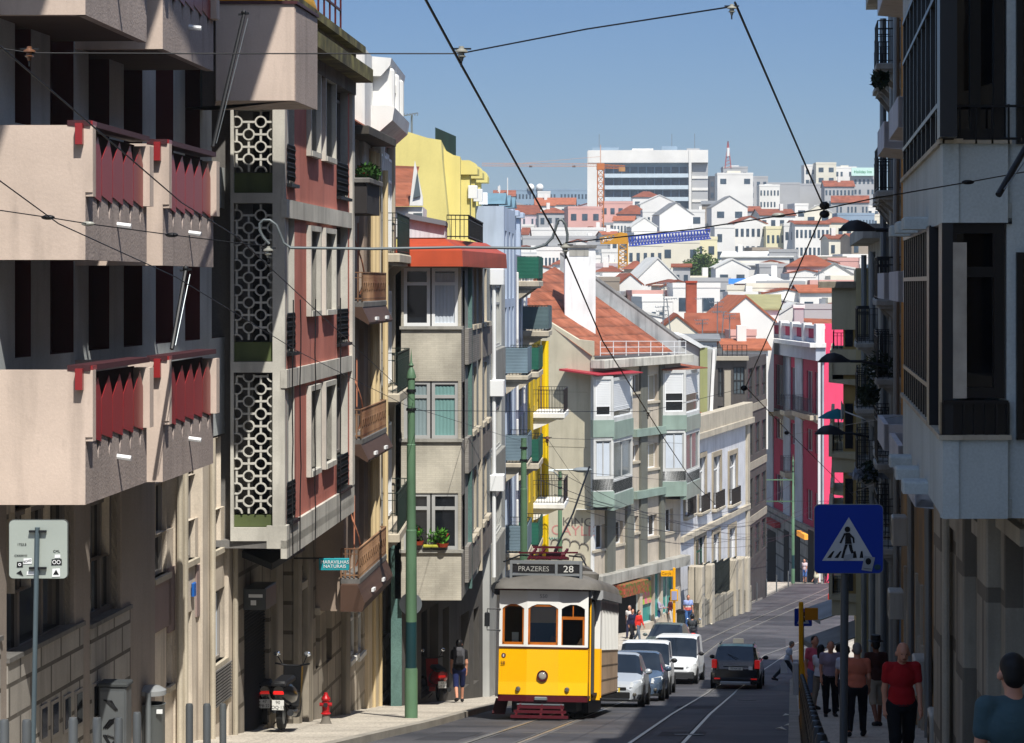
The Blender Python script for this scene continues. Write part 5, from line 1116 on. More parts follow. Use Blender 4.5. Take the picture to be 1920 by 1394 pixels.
# tall green tram posts
def post(px_, d, ytop, r0, lb, bands=True, fin=True, grp='green tram wire posts'):
    x = P(px_, 0, d).x; zb_ = g(d)+.13; h = P(0,ytop,d).z-zb_
    t = thing('tram_wire_post', lb, 'post', (x, d, zb_), 0, grp); m = MB()
    m.lathe([(r0*1.35,0),(r0*1.35,1.05),(r0*1.2,1.1)],(0,0,0),16); m.build('base', GREENP, t, smooth=True)
    MB().lathe([(r0*1.22,1.1),(r0*1.18,2.1)],(0,0,0),16).build('dark_band', DGREEN, t, smooth=True)
    m = MB(); m.lathe([(r0*1.18,2.1),(r0*1.12,h*.55),(r0*.98,h*.552),(r0*.92,h*.8),(r0*.8,h*.802),(r0*.78,h)],(0,0,0),16); m.build('shaft', GREENP, t, smooth=True)
    if fin: m = MB(); m.lathe([(r0*1.0,h-.04),(r0*1.0,h),(r0*.7,h+.12),(r0*.3,h+.2),(r0*.55,h+.24),(r0*.25,h+.3),(0,h+.62)],(0,0,0),12); m.build('finial', GREENP, t, smooth=True)
    m = MB(); m.lathe([(r0*1.0,h-.35),(r0*1.0,h-.28)],(0,0,0),12); m.lathe([(r0*1.05,h-.75),(r0*1.05,h-.69)],(0,0,0),12); m.build('clamp_ring', BLACK, t); return t
p1 = post(771, 52.7, 706, .105, 'tall green tram post with pointed finial on the near left pavement')
post(982, 80, 822, .12, 'green tram post in front of the lavender and mustard houses', fin=False); p3 = post(1050, 108, 884, .1, 'thin green tram post with curved lamp arm before the blank gable', fin=False); p4 = post(1487, 180, 866, .10, 'light green post far off beside the pink house', fin=True)
m = MB(); zz = P(0,884,108).z-(g(108)+.13); m.tube([(0,0,zz-.3),(-.3,0,zz+.0),(-.8,0,zz+.05),(1.0,0,zz+.08)],.035,6); m.build('lamp_arm', STEEL, p3); m = MB(); m.ball((1.0,0,zz+.06),(.45,.3,.12),12,6); m.build('lamp_head', mat('pale_lamp','#7b8286'), p3, smooth=True)
m = MB(); zz = P(0,900,180).z-(g(180)+.13)
for z_ in (zz, zz-1.6): m.obox((-3.5,0,z_),(0,0,z_),.08,.08)
m.build('cross_arm', GREENP, p4)
t = thing('round_sign', 'round grey back of a traffic sign behind the near green post', 'sign', P(770,1133,53.4)); MB().lathe([(0,0),(.25,0),(.25,.02),(0,.02)],(0,0,0),24,'y').build('plate', STEEL, t); MB().cyl((0,.04,-1.95),(0,.04,.2),.03).build('pole', STEEL, t)
# ------------------------------------------------------------------ blue crossing sign (front) and sign seen from behind
def rsquare(w_, r_, n=5):
    pts = []
    for cx_, cy_, a0 in ((w_-r_,w_-r_,0),(-w_+r_,w_-r_,90),(-w_+r_,-w_+r_,180),(w_-r_,-w_+r_,270)):
        for i in range(n+1): a = R(a0+90*i/n); pts.append((cx_+r_*math.cos(a), cy_+r_*math.sin(a)))
    return pts
c0 = P(1591.5, 1011, 25); t = thing('crossing_sign', 'blue pedestrian crossing sign with stickers on grey pole, right pavement', 'sign', (c0.x, 25, g(25)+.13)); zc = c0.z-(g(25)+.13); hw = .352
MB().prism([(a, b+zc) for a,b in rsquare(hw,.05)],'y',0,.02).build('plate', mat('blue_sign','#0a2f8f',rough=.4,var=.08), t)
MB().prism([(a, b+zc) for a,b in rsquare(hw+.006,.052)],'y',.003,.03).build('rim', STEEL, t)
MB().prism([(-.275,zc-.225),(.265,zc-.225),(0.0,zc+.225)],'y',-.004,-.001).build('white_triangle', mat('sign_white','#a9adb0',rough=.5,var=.08), t)
bk = mat('sign_black','#0b0c10',rough=.6,var=0); m = MB(); Y = (-.008,-.005)
S = lambda z0, z1, xs: [(x, zc+z) for x, z in xs]
m.lathe([(0,-.008),(.03,-.008),(.03,-.005)],(-.015,0,zc+.1),14,'y')
m.prism([(x,zc+z) for x,z in ((-.035,.065),(.01,.065),(.03,-.05),(-.04,-.05))],'y',*Y)
m.prism([(x,zc+z) for x,z in ((-.03,.06),(-.08,-.045),(-.098,-.04),(-.05,.06))],'y',-.0085,-.0055)
m.prism([(x,zc+z) for x,z in ((.01,.06),(.055,.015),(.06,-.04),(.042,-.04),(.038,.005),(.0,.035))],'y',-.0085,-.0055)
m.prism([(x,zc+z) for x,z in ((-.04,-.055),(-.01,-.055),(-.035,-.12),(-.055,-.2),(-.08,-.195),(-.06,-.12))],'y',-.0085,-.0055)
m.prism([(x,zc+z) for x,z in ((-.005,-.055),(.03,-.055),(.04,-.11),(.075,-.19),(.05,-.2),(.01,-.12))],'y',-.0082,-.0052)
m.build('pedestrian_figure', bk, t)
for i, x in enumerate((-.165,-.09,.07,.14)):
    k_ = x*.18; MB().prism([(x-.03-.03*(x<0)+k_*0,zc-.195),(x+.01-.03*(x<0),zc-.195),(x+.03*(x>0)*-1+.03+(-.015),zc-.125),(x-.0+.0,zc-.125)],'y',-.0075,-.0045).build('stripe', bk, t)
m = MB(); m.prism([(x,zc+z) for x,z in ((-.055,-.225),(.04,-.2),(.045,-.145),(-.05,-.17))],'y',-.012,-.009); m.build('sticker', mat('sticker_white','#8f9499'), t)
m = MB(); m.prism([(x,zc+z) for x,z in ((.13,-.32),(.235,-.335),(.27,-.19),(.16,-.17))],'y',-.012,-.009); s_ = m.build('sticker', mat('sticker_white','#8f9499'), t); m = MB(); m.ball((.2,-.013,zc-.23),(.03,.002,.035),8,6); m.obox((.15,-.013,zc-.30),(.23,-.013,zc-.31),.003,.012,(0,1,0)); m.build('print', bk, s_)
m = MB(); m.ball((.295,-.011,zc-.29),(.035,.003,.03),12,6); m.build('sticker', mat('teal_sticker','#28454d'), t)
MB().cyl((-.05,.07,0),(-.03,.07,zc-hw+.2),.042,n=14).build('pole', mat('sign_pole_grey','#4a4e52',rough=.5,metal=.4,var=.2), t, smooth=True)
c0 = P(71, 1031, 25); t = thing('sign_back', 'square traffic sign seen from behind, pale with stickers, on thin pole at left', 'sign', (c0.x, 25, g(25)+.13)); zc = c0.z-(g(25)+.13); hw = .30
MB().prism([(a, b+zc) for a,b in rsquare(hw,.045)],'y',.02,.05).build('plate', mat('sign_back_grey','#9ba39c',rough=.5,var=.12,metal=.0), t)
MB().prism([(a, b+zc) for a,b in rsquare(hw+.008,.05)],'y',.035,.06).build('rim', mat('dark_rim','#4a4d4c'), t)
MB().cyl((-.06,0,0),(-.005,0,zc+.23),.026,n=12).build('pole', mat('blue_grey_pole','#5c6b72',rough=.45,metal=.4,var=.2), t, smooth=True)
for z_ in (.19,-.19): m = MB(); m.box(-.085,.085,-.035,-.005,zc+z_-.025,zc+z_+.025) if False else m.obox((-.09,-.005,zc+z_),(.09,-.005,zc+z_),.03,.022); m.build('clamp', BLACK, t); 
for s, sz, x, z in (('CML',.036,.19,-.02),('CXXXVIII',.032,-.18,-.065),('1723.5',.036,-.17,.05)): text_part(s, sz, bk, t, (x,.016,zc+z), (R(90),0,0), ext=.001)
for i, (x, z, w_, h_, m_) in enumerate(((.19,-.13,.055,.032,bk),(.185,-.24,.042,.045,WHITEC),(-.19,-.155,.032,.03,bk),(-.11,-.12,.045,.03,WHITEC),(-.19,-.245,.035,.03,bk),(-.08,-.245,.04,.02,WHITEC),(.2,-.07,.03,.018,WHITEC))):
    s_ = MB().prism([(x-w_,zc+z-h_),(x+w_,zc+z-h_*.9),(x+w_*.95,zc+z+h_),(x-w_*.9,zc+z+h_*.9)] if i != 4 else [(x-w_,zc+z),(x+w_,zc+z-h_),(x+w_*.3,zc+z+h_)],'y',.014,.018).build('sticker', m_, t)
    if i == 0:
        m = MB(); [m.lathe([(.014,.011),(.021,.011)],(x+q_,0,zc+z),12,'y') for q_ in (-.022,.022)]; m.build('print', WHITEC, s_)
    if i == 1: MB().prism([(x-.03,zc+z-.02),(x+.03,zc+z-.02),(x,zc+z+.032)],'y',.011,.013).build('print', bk, s_)
    if i == 2: m = MB(); m.lathe([(.008,.011),(.016,.011)],(x,0,zc+z),12,'y'); m.build('print', WHITEC, s_)
    if i == 3: text_part('ECHO', .03, bk, s_, (x,.012,zc+z), (R(90),R(-12),0), ext=.001)
# ------------------------------------------------------------------ bollards
def bollard(px_, d, x=None, kind='steel', lb='', grp=None, h=.95):
    x = P(px_,0,d).x if x is None else x; z = g(d)+.13
    t = thing('bollard', lb, 'bollard', (x,d,z), 0, grp)
    if kind == 'steel': MB().lathe([(.046,0),(.046,h-.03),(.038,h),(0,h)],(0,0,0),14).build('tube', mat('dull_bollard_steel','#5d6163',rough=.5,metal=.4,var=.2), t, smooth=True)
    else: MB().lathe([(.075,0),(.075,.08),(.055,.12),(.05,h-.2),(.062,h-.18),(.062,h-.12),(.05,h-.1),(.05,h-.02),(.035,h+.02),(0,h+.03)],(0,0,0),12).build('shaft', mat('black_bollard','#1a1b1e',rough=.4), t, smooth=True); MB().lathe([(.064,h-.3),(.064,h-.26)],(0,0,0),12).build('collar', BLACK, t)
    return t
bl = [(8,22.6),(50,23.1),(137,23.6),(182,24.1),(222,25.4),(257,25.8),(355,29.3),(388,28.6),(418,31.8)]
wh = ['farthest left at the frame edge','under the left end of the square sign','right of the sign pole','between the sign pole and grey cabinet','in front of the grey cabinet','in front of the litter bin','beside the green door','between the green door and vent','nearest the roller shutter']
for (px_, d), s in zip(bl, wh): bollard(px_, d, lb='grey steel bollard '+s, grp='steel bollards on the near left kerb', h=(1203+4533*1.67/d-(1350 if px_ < 100 else 1346 if px_ < 230 else 1336 if px_ < 300 else 1320))*d/4533-.0)
ordn = 'first second third fourth fifth sixth seventh eighth ninth tenth eleventh twelfth thirteenth fourteenth fifteenth sixteenth seventeenth eighteenth nineteenth twentieth twenty-first twenty-second twenty-third last'.split()
for i in range(24):
    d = 16.8+i*1.5; bollard(0, d, kr(d)+.28, 'black', 'black cast bollard, '+ordn[i]+' from the near end of the right kerb row', 'black bollards along the right kerb')
far = [(1317,131.5),(1380,148.5),(1400,153),(1419,157.5),(1437,163),(1456,168.5),(1478,175),(1484,181)]
wh = ['nearest, opposite the parked white van','at the stone gate pier','second past the gate pier','midway along the garden wall','before the brown block','at the corner of the brown block','second from the light green post','next to the light green post']
for (px_, d), s in zip(far, wh): bollard(px_, d, lb='thin bollard on the far pavement '+s, grp='bollards on the far left pavement', h=1.15)
# ------------------------------------------------------------------ hydrant, bin, cabinet, bus stops
p = P(611,0,49); t = thing('fire_hydrant', 'small red fire hydrant on the left pavement by the stone wall', 'hydrant', (p.x,49,g(49)+.13)); t.scale = (.84,)*3; rd = mat('hydrant_red','#a3141a',rough=.4,var=.15)
MB().lathe([(.15,0),(.11,.08),(.09,.2),(.09,.22)],(0,0,0),14).build('base', mat('grey_base','#6b665e'), t, smooth=True)
MB().lathe([(.1,.22),(.125,.25),(.09,.28),(.085,.55),(.11,.58),(.11,.62),(.06,.68),(.04,.75),(0,.76)],(0,0,0),14).build('barrel', rd, t, smooth=True)
for s_ in (-1,1): MB().cyl((s_*.05,-.02,.47),(s_*.15,-.02,.47),.045,n=10).build('outlet', rd, t)
MB().cyl((0,-.05,.47),(0,-.14,.47),.055,n=12).build('outlet_cap', mat('dark_cap','#2a2526'), t)
p = P(285,0,37); t = thing('litter_bin', 'grey cylindrical litter bin with domed lid on the left pavement', 'bin', (p.x,37,g(37)+.13)); gm = mat('bin_grey','#5d6263',rough=.45,var=.15)
MB().lathe([(.19,0),(.2,.02),(.2,.7),(.215,.72),(.19,.72),(.18,.1)],(0,0,0),24).build('barrel', gm, t, smooth=True); MB().lathe([(.22,.86),(.22,.93),(.12,.99),(0,1.0)],(0,0,0),24).build('lid', mat('lid_grey','#86898a',rough=.4,var=.15), t, smooth=True); MB().lathe([(.0,.86),(.22,.86)],(0,0,0),24).build('lid_underside', BLACK, t)
MB().cyl((-.02,-.26,0),(-.02,-.26,.93),.045,n=10).build('support_post', STEEL, t, smooth=True); m = MB(); m.box(.1,.19,-.22,-.18,.6,.66); m.build('sticker', WHITEC, t)
for s_ in (-1,1): MB().obox((s_*.17,0,.7),(s_*.17,0,.9),.03,.01).build('strut', gm, t)
p = P(206,0,34); t = thing('utility_cabinet', 'dark grey street cabinet covered in graffiti against the stone base', 'cabinet', (p.x,34.2,g(34)+.13), R(-4)); MB().bbox(-.2,.2,0,.35,0,1.0,.02).build('body', mat('cabinet_grey','#55595b',rough=.5,var=.3,streak=.3), t); MB().bbox(-.22,.22,-.02,.37,1.0,1.05).build('lid', mat('cabinet_lid','#3c3f40'), t); MB().box(-.17,.17,-.012,.0,.1,.93).build('door', mat('cabinet_door','#5f6365',rough=.5,var=.3), t)
rq = random.Random(9)
for z_ in (.76,.5,.25): MB().tube([(-.12+.24*((i*.37)%1), -.018, z_+.09*math.sin(i*2.1+z_*9)) for i in range(7)], .012, 4).build('graffiti', bk, t)
# yellow bus stop posts
p = P(1264,0,127); ye = mat('bus_yellow','#d89a00',rough=.5,var=.08); t = thing('bus_stop', 'yellow bus stop post with timetable by the teal shop front', 'bus stop', (p.x,127,g(127)+.13)); MB().bbox(-.07,.07,-.05,.05,0,3.3).build('post', ye, t); f_ = MB().bbox(-.2,.2,-.1,.1,1.55,2.15).build('timetable_case', ye, t); MB().box(-.14,.14,-.13,-.1,1.62,2.08).build('timetable', mat('timetable_paper','#8f93b0'), f_); fl = MB().bbox(-.7,-.07,-.04,.04,2.85,3.15).build('flag', ye, t); text_part('Carris', .2, mat('flag_text','#9b6d00'), fl, (-.4,-.05,3.0),(R(90),0,0),ext=.002)
p = P(1276,0,128); t = thing('litter_bin', 'dark green litter bin beside the yellow bus stop', 'bin', (p.x,128,g(128)+.13)); MB().lathe([(.2,0),(.2,.85),(.23,.87)],(0,0,0),14).build('barrel', mat('dark_bin','#2c332f',rough=.5), t, smooth=True); MB().lathe([(.24,.87),(.24,1.0),(.1,1.06),(0,1.06)],(0,0,0),14).build('lid', BLACK, t)
p = P(1502,0,60); t = thing('bus_stop', 'yellow bus stop post with hanging flag on the shaded pavement', 'bus stop', (p.x,60,g(60)+.13)); MB().bbox(-.055,.055,-.05,.05,0,2.65,.02).build('post', ye, t); fl = MB().bbox(.09,.42,-.03,.03,2.2,2.5,.01).build('flag', mat('flag_amber','#b8780c',var=.1), t); MB().box(.05,.1,-.02,.02,2.3,2.4).build('bracket', BLACK, t); f_ = MB().bbox(-.2,-.07,-.1,.12,.35,1.15).build('timetable_case', mat('case_white','#b0b3b5'), t); MB().bbox(.05,.16,-.05,.08,.3,1.15).build('side_case', ye, t)
p = P(1506,0,66); t = thing('crossing_sign', 'small blue crossing sign partly behind the yellow bus stop post', 'sign', (p.x,66,g(66)+.13)); z_ = P(0,1158,66).z-(g(66)+.13); MB().prism([(a,b+z_) for a,b in rsquare(.24,.03)],'y',0,.02).build('plate', mat('blue_sign','#0a2f8f'), t); MB().prism([(-.17,z_-.17),(.17,z_-.17),(0,z_+.17)],'y',-.01,-.003).build('white_triangle', mat('sign_white','#a9adb0'), t); MB().prism([(-.07,z_-.12),(.07,z_-.12),(0,z_+.07)],'y',-.015,-.011).build('pedestrian_figure', bk, t); MB().cyl((0,.05,0),(0,.05,z_+.1),.03).build('pole', STEEL, t)
# café awnings
for i, (px_, py_, d, w_, lb) in enumerate(((1558,1128,104,3.2,'grey slanted café awning farther up the shaded side'),(1566,1178,88,2.6,'pale grey café awning low over the shaded pavement'))):
    p = P(px_,py_,d); t = thing('awning', lb, 'awning', (p.x,d,p.z), R(8)); MB().add([(-.9,-w_/2,-.55),(1.6,-w_/2,.25),(1.6,w_/2,.25),(-.9,w_/2,-.55),(-.9,-w_/2,-.75),(-.9,w_/2,-.75)],[(0,1,2,3),(4,0,3,5)]).build('canvas', mat('grey_canvas','#77797b',var=.3), t); MB().obox((-.9,-w_/2,-.56),(1.6,-w_/2,.24),.04,.06).build('arm', STEEL, t)
# ================================================================== the town on the opposite hillside
wcol = {'w':mat('far_white','#d6d4ce',var=.12,scale=.25),'c':mat('far_cream','#d2ccba',var=.12,scale=.25),'p':mat('far_pink','#c79a90',var=.1,scale=.25),'g':mat('far_grey','#a2a3a3',var=.15,scale=.25),'b':mat('far_bluegrey','#7f93a3',var=.12,scale=.25),'y':mat('far_yellow','#d6ceaa',var=.1,scale=.25),'d':mat('far_dark','#55585c',var=.2,scale=.25),'t':mat('far_taupe','#8d8274',var=.2,scale=.25),'m':mat('far_mauve','#b8a9ac',var=.1,scale=.25)}
rcol = {'r':TILEF,'o':mat('bright_orange_tiles','#9b5a3e',var=.3,scale=2),'g':mat('grey_roof','#77797a',var=.2),'w':mat('white_roof','#bfbfba',var=.15),'v':mat('olive_roof','#8e8a63',var=.15),'k':mat('dark_red_roof','#7a4430',var=.3)}
fwin = glass('far_window','#36434e',rough=.15); fwb = mat('far_shutter','#b9bcb8',var=.1); fbal = mat('far_balcony','#b9c6cd',var=.1)
WM = {}
def winmesh(w_, h_):
    k = (round(w_,1), round(h_,1))
    if k not in WM: WM[k] = MB().box(-k[0]/2,k[0]/2,-.05,.02,0,k[1]).mesh('window', fwin)
    return WM[k]
rh_ = random.Random(11)
def hb(x0, x1, ye, yb, d, wc, roof, rpx, label, cols=0, rows=0, rot=0, dp=None, chim=0, wh=1.3, name='town_house', cat='house', grp='houses on the far hillside', wy=None):
    k = F/d; W_ = (x1-x0)/k; ze = P(0,ye,d).z; H = (yb-ye)/k+6; xm = P((x0+x1)/2,0,d).x; zb_ = ze-H
    t = thing(name, label, cat, (xm, d, zb_), R(rot), grp); dp = dp or min(max(W_*.7,7),14); hw = W_/2
    typ, rc = (roof+'r')[0:2]; rp = rpx/k
    m = MB(); m.box(-hw,hw,0,dp,0,H)
    if typ == 'G': m.prism([(-hw,H),(hw,H),(0,H+rp)],'y',.0,dp-.02); m.v = m.v
    m.build('wall', wcol[wc], t)
    ov = .25
    if typ == 'g': MB().add([(-hw-ov,-ov,H-.1),(hw+ov,-ov,H-.1),(hw+ov,dp/2,H+rp),(-hw-ov,dp/2,H+rp),(hw+ov,dp+ov,H-.1),(-hw-ov,dp+ov,H-.1),(-hw-ov,-ov,H+.05),(hw+ov,-ov,H+.05)],[(6,7,2,3),(3,2,4,5),(0,1,7,6)]).build('roof', rcol[rc], t)
    if typ == 'g': MB().add([(-hw,0,H-.05),(-hw,dp,H-.05),(-hw,dp/2,H+rp-.1),(hw,0,H-.05),(hw,dp,H-.05),(hw,dp/2,H+rp-.1)],[(0,1,2),(3,5,4)]).build('gable', wcol[wc], t)
    if typ == 'h': i_ = min(hw*.8, dp/2); MB().add([(-hw-ov,-ov,H),(hw+ov,-ov,H),(hw+ov,dp+ov,H),(-hw-ov,dp+ov,H),(-hw+i_,dp/2,H+rp),(hw-i_,dp/2,H+rp)],[(0,1,5,4),(1,2,5),(2,3,4,5),(3,0,4)]).build('roof', rcol[rc], t)
    if typ == 'G': MB().add([(-hw-ov,-.1,H-.1),(0,-.1,H+rp+.12),(hw+ov,-.1,H-.1),(-hw-ov,dp,H-.1),(0,dp,H+rp+.12),(hw+ov,dp,H-.1),(-hw-ov,-.1,H-.3),(0,-.1,H+rp-.08),(hw+ov,-.1,H-.3)],[(0,1,4,3),(1,2,5,4),(6,7,1,0),(7,8,2,1)]).build('roof', rcol[rc], t)
    if typ == 's': MB().add([(-hw-ov,-ov,H),(hw+ov,-ov,H),(hw+ov,dp,H+rp),(-hw-ov,dp,H+rp),(-hw-ov,-ov,H+.15),(hw+ov,-ov,H+.15),(hw+ov,dp,H+rp+.15),(-hw-ov,dp,H+rp+.15)],[(4,5,6,7),(0,1,5,4),(1,2,6,5),(3,0,4,7)]).build('roof', rcol[rc], t)
    if typ == 'f':
        m = MB(); m.box(-hw-.05,hw+.05,-.05,.2,H,H+.5); m.box(-hw-.05,-hw+.2,.2,dp,H,H+.49); m.box(hw-.2,hw+.05,.2,dp,H,H+.48); m.build('parapet', wcol[wc], t)
        if rpx: MB().bbox(-hw*.4,hw*.35,dp*.3,dp*.8,H,H+rp).build('roof_box', wcol[rh_.choice('wgc')], t)
    if cols and rows:
        fh = 2.9 if wy is None else wy; pit = W_/cols; ww = min(pit*.5, 1.5)
        for i in range(cols):
            for j in range(rows):
                if rh_.random() < .08: continue
                z = H-1.0-wh-j*fh
                if z < .3: continue
                o = bpy.data.objects.new('window', winmesh(ww, wh)); C.objects.link(o); o.parent = t; o.location = (-hw+pit*(i+.5), 0, z)
    for i in range(chim):
        x = hw*(-.6+1.1*rh_.random()); m = MB(); m.bbox(x-.35,x+.35,dp*.35,dp*.35+.7,H-.2,H+max(rp,0)+1.0); m.build('chimney', wcol['w'], t)
    return t
# --- skyline
t = thing('apartment_tower', 'wide pale apartment slab with blue-shaded balconies, largest block on the skyline', 'building', P(1215,420,620), R(-3)); k = F/620; H = 130/k; o = t.location
hw = 112/k
MB().box(-hw,hw,0,14,-14,H).build('wall', wcol['b'], t); MB().box(-hw-.2,-hw+30/k,-2.0,14,-14,H+.8).build('end_wall', wcol['w'], t); MB().box(-hw,hw,-2.2,14.2,H-2.2,H+1).build('top_band', wcol['w'], t)
for x in (76,82): MB().box((x)/k-0,(x+5)/k,-2.4,0,-14,H+1).build('fin', wcol['w'], t) if x == 76 else None
MB().box(hw-30/k,hw,-.8,0,-14,H-2.3).build('side_bay', wcol['g'], t)
for j in range(10):
    z = H-5-j*3.0
    MB().box(-hw+31/k,78/k,-2.1,-.05,z-1.0,z).build('balcony', fbal, t)
    MB().box(82/k,hw,-1.0,-.85,z-1.3,z-.6).build('band', wcol['w'], t)
    for i in range(11): q = bpy.data.objects.new('window', winmesh(1.8,1.7)); C.objects.link(q); q.parent = t; q.location = (-hw+34/k+i*2.0*1.05+.8, -.06, z+.05)
for x,w_,h_,c in ((-80,50,7,'b'),(-10,40,5,'w'),(40,30,9,'b'),(85,24,5,'g')): MB().bbox((x-w_/2)/k,(x+w_/2)/k,3,8,H+.9,H+h_/k*1+1).build('roof_plant', wcol[c], t)
for x in (-92,45,88): MB().obox((x/k,4,H),(x/k,4,H+5.5),.15,.15).build('mast', STEEL, t)
